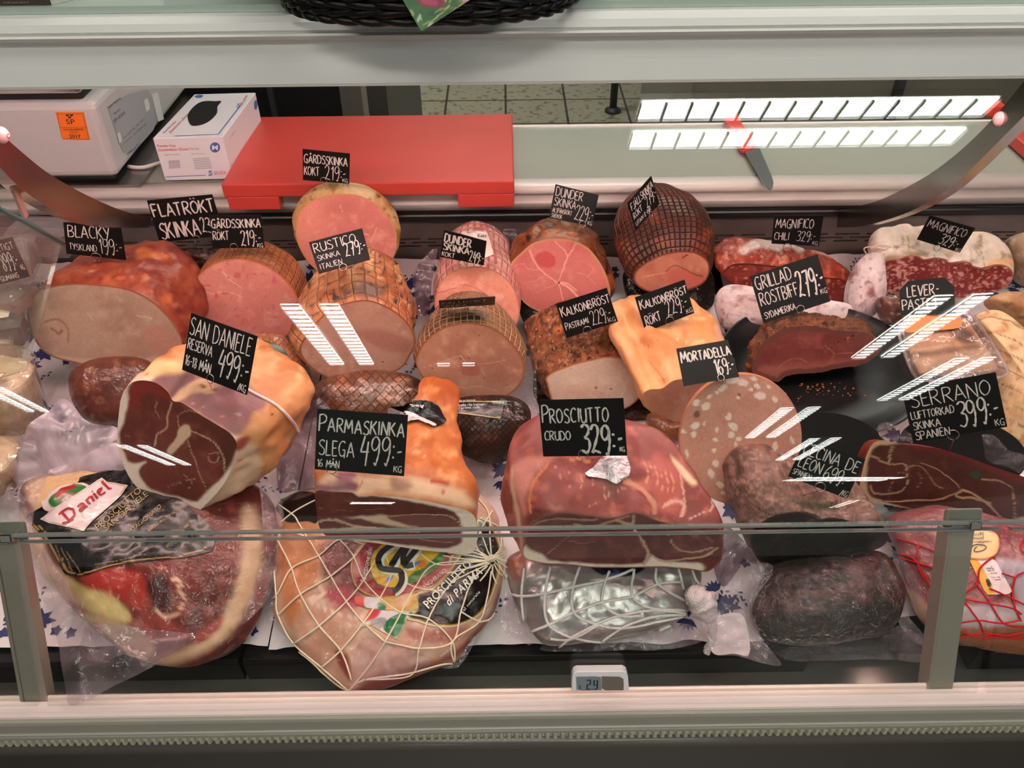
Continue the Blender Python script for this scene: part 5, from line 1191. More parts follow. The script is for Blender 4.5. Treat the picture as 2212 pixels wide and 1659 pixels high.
HAM['parma'] = loaf('cured_ham', 'half dry-cured ham with orange skin and shank wrapped in black foil', 'ham',
    a3([(488, 1150), (620, 1152), (780, 1158), (850, 1182), (1000, 1182), (1200, 1200), (1400, 1232), (1560, 1268), (1680, 1296), (1745, 1340), (1768, 1410), (1768, 1550), (1745, 1625), (1690, 1648), (1560, 1638), (1300, 1612), (1000, 1565), (700, 1530), (570, 1500), (515, 1430), (492, 1300)]),
    .645, 9, 8, (.010, .245, .008), [(0, 1, 0, 0), (.04, 1.0, 0, .010), (.09, 1.0, 0, .018), (.25, .86, .004, .012), (.45, .62, .012, .006), (.65, .40, .022, .004), (.8, .31, .028, .006), (.93, .28, .03, .006), (1, .16, .03, .006)],
    painter((112, 52, 46), mott=((.014, (98, 44, 38), .42, .6), (.05, (128, 64, 54), .55, .75)),
            polys=[(a3([(790, 1165), (840, 1050), (1000, 1060), (1300, 1100), (1600, 1160), (1790, 1270), (1800, 1600), (1700, 1680), (1300, 1640), (900, 1560), (700, 1520), (1100, 1560), (1500, 1600), (1640, 1560), (1650, 1440), (1600, 1320), (1400, 1260), (1100, 1200), (950, 1180), (840, 1195)]), (250, 228, 212), 3),
                   (a3([(700, 1360), (900, 1340), (1060, 1340), (1200, 1400), (1300, 1430), (1160, 1430), (980, 1400), (860, 1370)]), (222, 188, 160), 4), (a3([(1060, 1350), (1250, 1340), (1480, 1360), (1640, 1440), (1560, 1450), (1350, 1440), (1160, 1400)]), (120, 58, 50), 4),
                   (a3([(1200, 1520), (1400, 1500), (1630, 1520), (1620, 1560), (1400, 1560)]), (120, 58, 50), 4), (a3([(520, 1360), (700, 1350), (900, 1390), (820, 1410), (660, 1380), (760, 1430), (600, 1440)]), (104, 48, 40), 4), (a3([(480, 1060), (800, 1060), (790, 1150), (500, 1150)]), (136, 74, 78), 5)],
            seams=[(a3([(510, 1390), (640, 1380), (820, 1430), (960, 1440)]), 3, (206, 166, 140)), (a3([(560, 1470), (800, 1440), (1100, 1450), (1300, 1470)]), 2.4, (214, 176, 150)), (a3([(500, 1280), (760, 1300), (1040, 1290)]), .8, (160, 100, 84)), (a3([(700, 1220), (900, 1240), (1100, 1260)]), .7, (160, 100, 84)), (a3([(1220, 1510), (1400, 1540), (1600, 1560)]), .9, (190, 140, 116)), (a3([(1090, 1345), (1350, 1330), (1560, 1350), (1650, 1430)]), 1, (206, 160, 136))]),
    painter((204, 112, 54), mott=((.02, (190, 96, 44), .45, .62), (.05, (232, 156, 92), .55, .75)),
            polys=[(a3([(490, 1150), (520, 1080), (600, 980), (760, 960), (900, 1010), (1100, 1010), (1400, 1060), (1640, 1140), (1760, 1280), (1400, 1200), (1000, 1150), (820, 1180)]), (240, 200, 164), 10), (a3([(640, 1030), (700, 990), (820, 1000), (780, 1060), (700, 1080)]), (180, 110, 130), 6), (a3([(490, 1090), (560, 1085), (800, 1080), (790, 1155), (500, 1150)]), (140, 82, 92), 5), (a3([(1090, 1030), (1200, 1060), (1260, 1110), (1180, 1150), (1090, 1120)]), (176, 130, 104), 9)],
            seams=[(a3([(905, 1020), (850, 1090), (800, 1150)]), 2, (196, 150, 120)), (a3([(1400, 1060), (1500, 1080), (1580, 1110)]), 2, (190, 70, 40)), (a3([(1220, 830), (1330, 850), (1400, 870)]), 1.2, (240, 170, 110))],
            blobs=[a3([(1510, 1140)])[0]+(8, 4, -.4, (220, 110, 100)), a3([(1360, 860)])[0]+(4, 2, .3, (244, 190, 150))]), FACE, SKIN, lump=(.003, 20), seed=16, N=220, br=44)

HAM['daniele'] = loaf('cured_ham', 'cut dry-cured ham with yellow skin, white rope and open red face', 'ham',
    a1([(757, 600), (765, 450), (785, 320), (830, 245), (900, 215), (1000, 228), (1080, 285), (1115, 345), (1180, 362), (1300, 440), (1400, 500), (1490, 560), (1530, 640), (1500, 770), (1440, 890), (1345, 1000), (1235, 1085), (1120, 1050), (1000, 990), (900, 920), (830, 830), (780, 710)]),
    .735, 18, -18, (.105, .140, .004), [(0, 1, 0, 0), (.08, 1.06, .001, .001), (.25, 1.10, .004, .003), (.5, 1.06, .006, .002), (.75, .86, .004), (.92, .55), (1, .22)],
    painter((128, 58, 48), mott=((.014, (110, 48, 40), .42, .6), (.05, (142, 70, 58), .55, .75)),
            polys=[(a1([(740, 600), (760, 330), (840, 220), (850, 250), (820, 380), (800, 480), (770, 560), (790, 660), (830, 740), (900, 750), (960, 730), (900, 780), (895, 830), (960, 910), (1060, 950), (1180, 975), (1270, 1000), (1340, 930), (1420, 860), (1470, 780), (1540, 640), (1520, 800), (1400, 1000), (1240, 1110), (1000, 1010), (820, 850), (760, 720)]), (250, 224, 208), 4), (a1([(830, 260), (900, 225), (1000, 235), (1080, 290), (1110, 350), (1040, 320), (940, 300), (860, 400), (830, 380)]), (142, 44, 38), 6), (a1([(1120, 370), (1300, 450), (1500, 570), (1530, 660), (1460, 800), (1420, 640), (1300, 500), (1160, 440)]), (102, 48, 40), 8), (a1([(1160, 520), (1220, 500), (1230, 560), (1180, 620), (1110, 690), (1080, 660), (1130, 600)]), (226, 188, 158), 3)],
            seams=[(a1([(1110, 350), (1090, 420), (1070, 520), (1020, 560), (1000, 640)]), 2, (206, 160, 134)), (a1([(1160, 520), (1150, 440), (1230, 410), (1320, 440)]), 1, (190, 140, 116)), (a1([(1230, 540), (1360, 600), (1440, 700), (1450, 790)]), 1.6, (212, 168, 140)), (a1([(1210, 600), (1260, 740), (1330, 920)]), 1.2, (196, 144, 120)), (a1([(1030, 460), (1000, 400), (1010, 350)]), .9, (190, 140, 120)), (a1([(1180, 820), (1240, 870), (1220, 910)]), 1, (196, 140, 116)), (a1([(1080, 900), (1180, 870), (1260, 850)]), .8, (190, 136, 112)), (a1([(1340, 690), (1400, 680), (1410, 730), (1360, 740), (1340, 700)]), 1.2, (190, 140, 120)), (a1([(790, 560), (900, 600), (1000, 640)]), .7, (160, 100, 84))]),
    painter((218, 148, 92), mott=((.014, (204, 126, 72), .45, .62), (.04, (230, 174, 120), .55, .75)),
            polys=[(a1([(750, 640), (760, 400), (800, 240), (880, 140), (1000, 170), (1000, 240), (1100, 300), (1160, 370), (1300, 440), (1500, 560), (1600, 600), (1700, 760), (1680, 900), (1640, 1040), (1500, 1090), (1200, 1110), (900, 940)]), (238, 208, 180), 12),
                   (a1([(960, 240), (1040, 180), (1140, 170), (1250, 165), (1420, 190), (1600, 250), (1720, 350), (1690, 400), (1640, 420), (1600, 500), (1520, 570), (1400, 500), (1260, 410), (1160, 365), (1100, 340), (1060, 270)]), (150, 96, 100), 6),
                   (a1([(1110, 330), (1160, 280), (1260, 210), (1330, 200), (1390, 250), (1380, 290), (1240, 300), (1140, 350)]), (216, 168, 128), 4), (a1([(1500, 640), (1540, 590), (1600, 570), (1600, 620), (1540, 670)]), (166, 70, 60), 5), (a1([(900, 120), (1060, 80), (1160, 100), (1180, 160), (1060, 170), (960, 190), (900, 180)]), (240, 200, 140), 8)],
            seams=[(a1([(1330, 290), (1420, 380), (1560, 440)]), 1, (190, 140, 140)), (a1([(1200, 350), (1330, 400), (1440, 450)]), .8, (186, 136, 138)), (a1([(1240, 230), (1300, 245), (1390, 280)]), 2, (120, 80, 56)), (a1([(1680, 900), (1740, 820), (1800, 800)]), 3, (190, 100, 50)), (a1([(1970, 560), (2010, 680), (2000, 800), (1950, 850)]), 4, (170, 76, 40)), (a1([(1690, 560), (1710, 760), (1680, 860)]), 4, (220, 150, 90))],
            blobs=[a1([(1550, 730)])[0]+(7, 4, -.4, (226, 150, 120)), a1([(1755, 432)])[0]+(2, 2, 0, (110, 60, 30)), a1([(945, 180)])[0]+(4, 2, -.6, (206, 140, 100)), a1([(1760, 910)])[0]+(4, 5, .3, (246, 190, 140))]), FACE, SKIN, lump=(.006, 14), seed=17, N=230, br=44)

HAM['serrano'] = loaf('cured_ham', 'long dark dry-cured ham half with thin fat veins, under the card priced 399', 'ham',
    a7([(985, 930), (1010, 800), (1040, 690), (1085, 615), (1150, 592), (1230, 605), (1290, 618), (1400, 630), (1600, 660), (1800, 720), (2000, 795), (2212, 865), (2380, 940), (2440, 1060), (2400, 1180), (2300, 1235), (2212, 1220), (2000, 1205), (1800, 1190), (1600, 1165), (1400, 1115), (1200, 1075), (1080, 1055), (1020, 1000)]),
    .735, 12, 6, (.008, .05, -.045), [(0, 1), (.15, 1.0), (.5, 1.0), (.8, .85), (1, .5)],
    painter((92, 42, 34), mott=((.014, (76, 34, 30), .42, .6), (.05, (108, 52, 42), .55, .75)),
            polys=[(a7([(960, 960), (980, 760), (1060, 620), (1160, 570), (1300, 610), (1200, 625), (1120, 630), (1070, 680), (1040, 800), (1035, 900), (1060, 1000), (1200, 1060), (1600, 1150), (2000, 1200), (1990, 1225), (1500, 1170), (1100, 1080)]), (222, 176, 138), 3), (a7([(1300, 610), (1600, 650), (2000, 780), (2300, 890), (2300, 950), (2000, 840), (1700, 720), (1400, 660)]), (124, 34, 30), 6), (a7([(1960, 1200), (2030, 1170), (2100, 1190), (2212, 1160), (2400, 1180), (2300, 1250), (2000, 1220)]), (222, 176, 140), 4)],
            seams=[(a7([(1060, 690), (1130, 740), (1200, 770), (1320, 770), (1340, 850), (1330, 930), (1260, 980), (1100, 985), (1060, 930)]), 1.6, (196, 150, 116)), (a7([(1230, 640), (1215, 700), (1200, 770)]), 3, (190, 146, 112)), (a7([(1340, 790), (1430, 780), (1500, 850), (1560, 930), (1610, 945)]), 1.2, (176, 126, 98)), (a7([(1450, 760), (1600, 830), (1720, 930), (1740, 980)]), 1.4, (186, 136, 104)), (a7([(1180, 1045), (1400, 1045), (1580, 1030), (1700, 985), (1760, 960)]), 2, (206, 158, 122)), (a7([(1760, 960), (1880, 1020), (1960, 1080), (2020, 1150), (2050, 1200)]), 2.4, (206, 158, 122)), (a7([(1740, 970), (1700, 1010), (1820, 1020), (1960, 1060)]), 3, (200, 152, 116)), (a7([(1900, 880), (2040, 900), (2120, 960), (2140, 1060), (2140, 1180)]), 1.8, (186, 138, 106)), (a7([(1230, 900), (1200, 960), (1230, 980)]), .9, (160, 110, 86)), (a7([(1420, 830), (1450, 880), (1420, 940)]), .9, (160, 110, 86)), (a7([(1270, 830), (1330, 830)]), .9, (160, 110, 86))],
            blobs=[a7([(1850, 850)])[0]+(13, 9, .2, (46, 84, 58))]),
    painter((130, 52, 40), mott=((.02, (96, 40, 32), .45, .62),)), FACE, SKIN, seed=18, N=230)

HAM['cecina'] = loaf('dried_beef', 'upper piece of dried beef with brown grained top and black cut front', 'dried beef',
    a7([(165, 1310), (195, 1245), (270, 1192), (350, 1152), (480, 1130), (560, 1128), (640, 1150), (680, 1182), (760, 1168), (840, 1175), (920, 1195), (1000, 1212), (1100, 1205), (1160, 1232), (1197, 1290), (1190, 1345), (1140, 1392), (1000, 1442), (850, 1482), (600, 1512), (400, 1530), (280, 1522), (222, 1480), (180, 1400)]),
    .645, -10, 4, (-.026, .115, .028), [(0, 1, 0, 0), (.06, 1.02, 0, .001), (.3, 1.02, -.006, .004), (.6, .95, -.008, .006), (.85, .78, -.01, .004), (1, .4)],
    painter((38, 32, 28), mott=((.02, (52, 46, 38), .45, .62), (.06, (28, 22, 20), .5, .7)), rim=((3.5, (96, 54, 42)),),
            seams=[(a7([(280, 1450), (330, 1370), (380, 1300), (400, 1270)]), 1, (90, 78, 66)), (a7([(530, 1400), (560, 1460), (520, 1500)]), .9, (96, 84, 70)), (a7([(650, 1190), (600, 1200), (580, 1230)]), 2.4, (120, 88, 70)), (a7([(860, 1330), (960, 1310), (1100, 1290)]), .8, (80, 70, 60)), (a7([(560, 1400), (640, 1430), (760, 1410)]), .8, (88, 76, 64)), (a7([(420, 1420), (480, 1440), (530, 1400)]), .8, (88, 76, 64)), (a7([(880, 1420), (940, 1400), (1020, 1400)]), .8, (84, 74, 62))]),
    painter((138, 102, 92), mott=((.05, (106, 76, 68), .42, .58, (1, 2.6)), (.09, (172, 136, 122), .55, .7, (1, 2.6)), (.03, (90, 66, 54), .6, .72)),
            polys=[(a7([(520, 1060), (640, 1050), (780, 1060), (800, 1090), (720, 1110), (600, 1100)]), (74, 70, 52), 7)],
            seams=[(a7([(240, 1100), (300, 1140), (350, 1150)]), 1.6, (70, 44, 38)), (a7([(350, 1150), (520, 1130), (640, 1150), (690, 1180)]), 3, (60, 34, 28))]), 
    mat('dark_dry_cut', rough=.3, spec=.5, tint=(80, .3), bump=((60, .3), (240, .15))), mat('grained_dry_crust', rough=.55, spec=.3, tint=(120, .25), stretch=(1, .35, 1), bump=((200, .5), (50, .4))), lump=(.003, 16), seed=19)

# ------------------------------------------------------------------ packed joints, dishes and tubs
def y_on(px, py, h):
    """distance at which the sight line is h above the sloping deck"""
    d = ray(px, py); k = d[2]/d[1]; return (1.6-.69+.07-h)/(.14-k)
def cen(pts): return smooth(pts, 100).mean(0)
VAC = dict(coat=.8, coat_rough=.05, rough=.5, spec=.25)
FILM = clear_mat('plastic_film', (248, 243, 248), 1.55, haze=.17, haze_col=(226, 208, 220), rough=.07, bump=(34, .5))
FILM2 = clear_mat('crumpled_film', (246, 240, 246), 1.55, haze=.09, haze_col=(226, 212, 222), rough=.05, bump=(60, .9))
BAG = clear_mat('milky_bag', (244, 238, 246), 1.5, haze=.62, haze_col=(222, 206, 222), rough=.15, bump=(12, .2))
SMOKE = clear_mat('smoky_film', (200, 186, 196), 1.55, haze=.45, haze_col=(120, 100, 114), rough=.07, bump=(34, .5))
K_ = {}

# vacuum-packed san daniele
O = [(42, 1085), (60, 1045), (110, 1028), (200, 1012), (330, 1010), (450, 1022), (548, 1045), (598, 1105), (600, 1190), (575, 1290), (540, 1365), (480, 1415), (400, 1440), (310, 1428), (215, 1370), (120, 1275), (60, 1190)]
c = cen(O)
K_['dp'] = pillow('packed_ham', 'vacuum-packed ham with black and white label under the yellow-skinned cut ham', 'packed ham', O, y_on(*c, .045), 76, 0, .052, .05,
    painter((120, 44, 38), mott=((.012, (96, 34, 30), .42, .6), (.04, (150, 66, 54), .55, .72)),
        polys=[(a2([(430, 420), (560, 500), (700, 520), (830, 640), (830, 720), (700, 700), (540, 620), (470, 500)]), (206, 186, 120), 6), (a2([(100, 0), (230, 100), (330, 320), (430, 420), (520, 600), (400, 560), (250, 480), (130, 200)]), (226, 190, 140), 10), (a2([(520, 430), (640, 380), (820, 370), (930, 430), (950, 560), (880, 620), (760, 560), (600, 500)]), (176, 50, 40), 7), (a2([(900, 620), (1000, 660), (1240, 800), (1100, 830), (940, 800)]), (150, 56, 44), 5), (a2([(960, 460), (1060, 420), (1110, 600), (1000, 640)]), (70, 22, 24), 6), (a2([(1650, 0), (1690, 300), (1600, 620), (1400, 860), (1100, 1000), (1000, 960), (1300, 830), (1480, 600), (1560, 300), (1560, 0)]), (216, 176, 140), 12), (a2([(1280, 780), (1440, 680), (1400, 780), (1260, 860)]), (166, 60, 50), 6), (a2([(480, 640), (860, 760), (1000, 880), (900, 960), (640, 880)]), (206, 176, 130), 9), (zz([(60, 1040), (200, 1015), (180, 1060), (90, 1110)]), (226, 180, 130), 8)],
        seams=[(a2([(1110, 440), (1150, 440), (1160, 520), (1190, 570), (1160, 640), (1080, 690), (1010, 640)]), 4, (214, 170, 140)), (a2([(710, 490), (700, 600), (640, 720), (570, 880), (500, 1010)]), 2, (216, 150, 120)), (a2([(500, 1010), (700, 930), (960, 850), (1240, 810)]), 2.4, (216, 160, 140))]),
    mat('vac_meat', **VAC, bump=((40, .25),), crinkle=(38, .55)), bumps=((330, 1240, 40, .008), (200, 1340, 50, .006)), lump=(.003, 16), seed=21, N=200, M=44)
dp = K_['dp']; sfd = surf(bvh(dp['body']), .0012)
Lb = a1([(172, 1100), (260, 1040), (380, 960), (500, 880), (520, 845), (590, 825), (720, 800), (850, 787), (1000, 860), (1200, 1010), (1372, 1180), (1375, 1300), (1330, 1330), (1150, 1365), (800, 1400), (640, 1440), (560, 1470), (440, 1470), (395, 1415), (300, 1250), (230, 1170)])
blackp = painter((14, 13, 16), seams=[(a1([(190, 1110), (290, 1220), (400, 1390), (450, 1455), (560, 1455), (800, 1388), (1150, 1352), (1360, 1290)]), 1.1, (186, 146, 84)), (a1([(210, 1100), (310, 1215), (420, 1385), (460, 1440)]), .7, (186, 146, 84))])
bl = decal('black_label', Lb, sfd, mat('glossy_black_label', rough=.22, spec=.5, coat=.35, crinkle=(57, .35)), dp['root'], blackp, 200, 40)
sf2 = surf(bvh(dp['body']), .0024)
wl = a1([(268, 1112), (300, 1090), (350, 1040), (430, 1000), (520, 940), (640, 862), (660, 850), (700, 878), (760, 886), (830, 898), (790, 960), (700, 1040), (600, 1130), (545, 1192), (500, 1180), (420, 1160), (330, 1140)])
sh = decal('white_shield', wl, sf2, mat('label_white', rough=.3, coat=.5), dp['root'], painter((228, 208, 212), rim=((1.4, (226, 214, 214)), (3.4, (176, 140, 100)), (2.0, (230, 214, 216)))), 120, 24, True)
em = decal('emblem', a1([(268, 1000), (300, 985), (330, 940), (400, 900), (480, 885), (540, 880), (590, 905), (560, 925), (500, 960), (440, 1000), (400, 1030), (340, 1062), (290, 1050)]), surf(bvh(dp['body']), .0018), mat('label_white', rough=.3), dp['root'],
    painter((222, 204, 206), polys=[(a1([(322, 1010), (340, 960), (420, 910), (520, 890), (560, 920), (480, 965), (400, 1010), (370, 1040)]), (44, 116, 52), 1), (a1([(355, 960), (400, 915), (480, 900), (500, 915), (440, 935), (380, 975)]), (156, 26, 30), 1), (a1([(380, 985), (400, 960), (480, 940), (530, 975), (520, 1005), (480, 985), (440, 1010), (400, 1000)]), (104, 80, 56), 1)], rim=((1, (170, 140, 100)),)), 90, 20)
sf3 = surf(bvh(dp['body']), .0034); lb = MB()
def axis_px(p0, p1, up):
    p0, p1, up = (np.array(q, float) for q in (p0, p1, up)); return lambda P: [tuple(p0+(p1-p0)*x+up*y) for x, y in P]
o_, e_, u_ = a1([(440, 1140), (745, 905), (392, 1082)]); ax = axis_px(o_, e_, (u_[0]-o_[0], u_[1]-o_[1]))
BLK = [[(-.02, .95), (.05, 1.02), (.05, .05), (0, 0)], [(.05, 1.0), (.17, .95), (.23, .6), (.18, .12), (.02, -.02)], [(-.06, .2), (.02, -.02), (.12, -.08)],
       [(.30, .5), (.37, .58), (.40, .5), (.40, .08), (.43, .02)], [(.39, .32), (.30, .24), (.30, .06), (.39, .08)],
       [(.48, .6), (.49, .02)], [(.49, .5), (.55, .58), (.59, .5), (.59, .02)], [(.655, .58), (.66, .02)], [(.65, .8), (.67, .76)],
       [(.73, .3), (.80, .4), (.81, .54), (.75, .56), (.72, .4), (.73, .06), (.82, .06)], [(.885, 1.0), (.89, .06), (.93, .02)]]
for q in BLK: strokes(lb, sf3, [resample(ax(q), 12, False)], .0030)
lb.build('red_lettering', mat('blackletter_red', (168, 28, 34), rough=.4), sh)
gl = MB()
for s, p0, p1, p2 in (('PROSCIUTTO', (640, 1190), (920, 940), (612, 1158)), ('SAN DANIELE', (690, 1195), (960, 965), (668, 1165)), ('STAGIONATO', (860, 1200), (1050, 1040), (842, 1180)), ('AGRICOLA PROSCIUTTIFICIO', (960, 1200), (1160, 1060), (950, 1186)), ('SAN DANIELE DEL FRIULI', (1080, 1300), (1240, 1140), (1068, 1286)),
                      ('conservare in frigorifero', (620, 1415), (950, 1352), (616, 1402)), ('ingredienti carne di suino sale marino', (420, 1440), (360, 1280), (436, 1434)), ('peso netto da consumarsi', (470, 1450), (395, 1300), (486, 1444)), ('prodotto in Italia stagionatura', (520, 1455), (430, 1320), (536, 1450))):
    K = a1([p0, p1, p2]); printed(gl, s, K[0], K[1], K[2], sf2)
gl.build('gold_lettering', mat('gold_ink', (176, 146, 96), rough=.4), bl)
film(dp['root'], [(40, 1095), (75, 1160), (110, 1250), (140, 1300), (200, 1340), (310, 1425), (420, 1380), (420, 1372), (330, 1440), (250, 1480), (155, 1525), (140, 1490), (130, 1430), (110, 1340), (75, 1240)], .545, 62, 0, FILM, wave=(.006, 26), N=110, seed=1)
film(dp['root'], [(185, 1345), (215, 1300), (235, 1245), (330, 1300), (420, 1372), (330, 1392), (240, 1422), (165, 1440)], .575, 55, -6, FILM2, wave=(.01, 30), seed=2)
film(dp['root'], [(20, 1050), (45, 1040), (100, 1030), (75, 1100), (62, 1150), (30, 1140), (10, 1090)], .66, 65, 0, FILM, wave=(.004, 40), seed=3)
film(dp['root'], [(560, 1040), (600, 1060), (612, 1120), (600, 1200), (585, 1280), (545, 1330), (520, 1345), (560, 1260), (575, 1150)], .635, 68, 0, FILM, wave=(.005, 40), seed=4)

# empty bag crumpled behind it
O = a1([(104, 860), (130, 720), (200, 540), (300, 420), (405, 330), (560, 480), (740, 515), (755, 600), (560, 690), (420, 760), (330, 800), (240, 830)])
bg = thing('plastic_bag', 'crumpled milky plastic bag lying left of the yellow-skinned cut ham', 'plastic bag', at_y(130, 1010, .80))
film(bg, O, .80, 48, 0, BAG, 'bag', wave=(.016, 13), N=140, M=34, seed=5)
film(bg, a1([(300, 800), (420, 750), (560, 690), (750, 620), (790, 700), (830, 790), (600, 820), (500, 850), (400, 870)]), .775, 52, 0, BAG, 'bag_fold', wave=(.012, 14), N=100, M=26, seed=6)

# netted vacuum-packed parma ham
O = a4([(150, 330), (168, 190), (290, 70), (480, 20), (800, 50), (1100, 60), (1500, 40), (1640, 20), (1760, 60), (1890, 170), (1955, 300), (1985, 500), (1980, 700), (1945, 900), (1870, 1060), (1740, 1210), (1620, 1370), (1480, 1430), (1280, 1510), (1100, 1590), (930, 1635), (755, 1628), (610, 1530), (460, 1420), (340, 1290), (215, 1130), (150, 1020), (150, 860), (160, 600)])
c = cen(O)
K_['sl'] = pillow('netted_ham', 'vacuum-packed ham in a white string net with round sun label', 'packed ham', O, y_on(*c, .036), 80, 0, .042, .045,
    painter((216, 170, 146), mott=((.012, (200, 146, 122), .42, .6), (.04, (226, 190, 168), .55, .72)),
        polys=[(a4([(180, 320), (480, 280), (560, 460), (500, 700), (550, 760), (420, 860), (300, 1100), (230, 1000), (200, 700)]), (206, 128, 78), 10), (a4([(540, 480), (800, 440), (800, 700), (900, 850), (700, 860), (560, 760)]), (132, 60, 58), 9), (a4([(560, 840), (700, 800), (860, 900), (780, 980), (620, 940)]), (180, 60, 78), 8), (a4([(640, 1320), (740, 1340), (780, 1540), (700, 1480)]), (140, 60, 50), 6), (a4([(1000, 1480), (1200, 1440), (1500, 1360), (1700, 1200), (1880, 1000), (1960, 800), (1900, 1050), (1700, 1300), (1400, 1480), (1000, 1640), (800, 1640)]), (136, 66, 58), 10), (a4([(1200, 1130), (1500, 1150), (1700, 1120), (1600, 1240), (1300, 1240)]), (180, 104, 88), 9)],
        seams=[(a4([(420, 900), (560, 980), (700, 1030), (850, 1050)]), 3, (240, 200, 190)), (a4([(500, 760), (550, 860), (440, 900)]), 5, (240, 206, 180))]),
    mat('vac_parma', **VAC, bump=((40, .2),), crinkle=(41, .5)), lump=(.003, 15), seed=22, N=220, M=46)
sl = K_['sl']; T_ = bvh(sl['body']); s1, s2, s3, s4 = surf(T_, .0012), surf(T_, .0021), surf(T_, .003), surf(T_, .0038)
lp = a4([(1215, 990), (1290, 985), (1290, 860), (1450, 790), (1600, 600), (1700, 430), (1800, 250), (1900, 330), (1960, 520), (1940, 700), (1860, 930), (1760, 1045), (1620, 1110), (1500, 1125), (1380, 1108), (1300, 1080), (1225, 1062)])
decal('black_label', lp, s1, mat('printed_label', rough=.25, coat=.6, crinkle=(45, .35)), sl['root'], painter((16, 14, 16), rim=((2.2, (232, 220, 214)), (5.4, (196, 156, 60)), (1.6, (236, 226, 220)))), 140, 30)
RING = [(770, 640), (800, 540), (880, 455), (1050, 340), (1250, 280), (1450, 310), (1580, 420), (1605, 540), (1560, 680), (1440, 795), (1260, 862), (1080, 895), (930, 880), (820, 820), (780, 730)]
FLD = [(915, 650), (930, 560), (1000, 470), (1130, 410), (1280, 390), (1420, 430), (1520, 520), (1500, 600), (1430, 680), (1300, 765), (1190, 805), (1080, 820), (980, 790), (930, 720)]
rg = decal('round_label', a4(RING), s2, mat('printed_label', rough=.25), sl['root'],
    painter((150, 26, 30), rim=((1.6, (236, 226, 214)), (3.6, (190, 150, 70))), polys=[(a4(FLD), (20, 18, 18), .8), (a4([(np.array(p)-[1210, 610])@np.diag([.965, .955])+[1210, 610] for p in FLD]), (222, 178, 40), .8),
            (a4([(1190, 770), (1260, 700), (1340, 660), (1420, 590), (1500, 520), (1510, 590), (1430, 670), (1300, 755), (1200, 790)]), (60, 118, 54), 1), (a4([(1290, 620), (1320, 595), (1360, 605), (1365, 640), (1320, 655)]), (226, 120, 50), 1), (a4([(1240, 650), (1270, 620), (1310, 600), (1320, 615), (1270, 650)]), (70, 130, 190), .8), (a4([(1040, 770), (1060, 730), (1100, 720), (1095, 745), (1060, 770)]), (70, 130, 190), .8)],
            seams=[(a4([(925, 640), (1010, 655)]), 1, (206, 90, 40)), (a4([(930, 690), (1040, 690)]), 1, (206, 90, 40)), (a4([(950, 750), (1050, 720)]), 1, (206, 90, 40)), (a4([(930, 590), (1000, 610)]), 1, (206, 90, 40)), (a4([(1010, 790), (1060, 760)]), 1, (206, 90, 40))], warp=(0.3, .1)), 140, 34)
lw, lk = MB(), MB()
big = [[(1195, 480), (1120, 470), (1020, 530), (985, 600), (1010, 660), (1090, 675), (1160, 690), (1175, 760), (1140, 830), (1100, 850)], [(1080, 650), (1130, 580), (1190, 500), (1240, 440)], [(1180, 640), (1250, 560), (1290, 500), (1240, 480), (1190, 560), (1200, 640), (1260, 630)]]
for q in big:
    strokes(lw, s3, [[(x+5, y+3) for x, y in smooth(a4(q), 40, False)]], .0085); strokes(lk, s4, [smooth(a4(q), 40, False)], .0072)
lw.build('letter_shadow', mat('label_white_ink', (232, 226, 220), rough=.4), rg); lk.build('big_letters', mat('label_black_ink', (14, 14, 15), rough=.35), rg)
lw = MB()
for s, p0, p1, p2 in (('PROSCIUTTO', (1385, 985), (1730, 640), (1335, 935)), ('di PARMA', (1545, 965), (1810, 700), (1512, 905)), ('Selezione dei', (885, 775), (945, 500), (845, 765)), ('LANGHIRANO', (1340, 840), (1530, 690), (1322, 812)), ('PARMA', (1560, 640), (1590, 560), (1535, 630)), ('al naturale', (1660, 1000), (1790, 850), (1645, 985)), ('Confezionato da', (1480, 1355), (1560, 1290), (1470, 1340)), ('Protetta ai sensi legge n 26', (1620, 1230), (1860, 980), (1612, 1218))):
    K = a4([p0, p1, p2]); printed(lw, s, K[0], K[1], K[2], s3, .022 if s in ('PROSCIUTTO', 'di PARMA') else 0)
lw.build('white_print', mat('label_white_ink', (232, 226, 220)), sl['root'])
decal('tricolour_band', a4([(800, 885), (1000, 890), (1290, 862), (1292, 990), (1040, 992), (900, 975), (800, 940)]), s2, mat('printed_label', rough=.25), sl['root'], painter((206, 160, 80), polys=[(a4([(780, 870), (890, 870), (890, 990), (780, 960)]), (206, 60, 40), 1), (a4([(890, 870), (990, 870), (985, 1000), (890, 1000)]), (214, 206, 214), 1), (a4([(985, 930), (1040, 950), (1040, 1000), (985, 1000)]), (60, 120, 90), 1), (a4([(1130, 890), (1250, 880), (1210, 960), (1130, 950)]), (222, 176, 140), 2)], warp=(.4, .1)), 60, 16, True)
decal('flag_label', a4([(810, 1140), (880, 1060), (905, 985), (990, 985), (1240, 985), (1215, 1060), (1130, 1220), (1010, 1160), (920, 1105)]), s1, mat('printed_label', rough=.25), sl['root'], painter((214, 202, 208), polys=[(a4([(900, 990), (1000, 990), (980, 1040), (900, 1080), (870, 1070)]), (206, 36, 36), 1), (a4([(1030, 1100), (1100, 1040), (1200, 1010), (1200, 1070), (1130, 1200), (1040, 1160)]), (26, 110, 56), 1), (a4([(940, 1060), (1030, 1050), (1050, 1080), (1000, 1140), (920, 1100)]), (150, 150, 152), 1)], rim=((1.6, (206, 176, 90)),), warp=(.4, .1)), 70, 16, True)
decal('black_seal', a4([(160, 120), (330, 50), (480, 60), (510, 130), (500, 290), (420, 280), (250, 280)]), surf(bvh(sl['body'], HAM['daniele']['body']), .001), mat('glossy_black', (14, 13, 15), rough=.25, coat=.6), sl['root'], None, 50, 14)
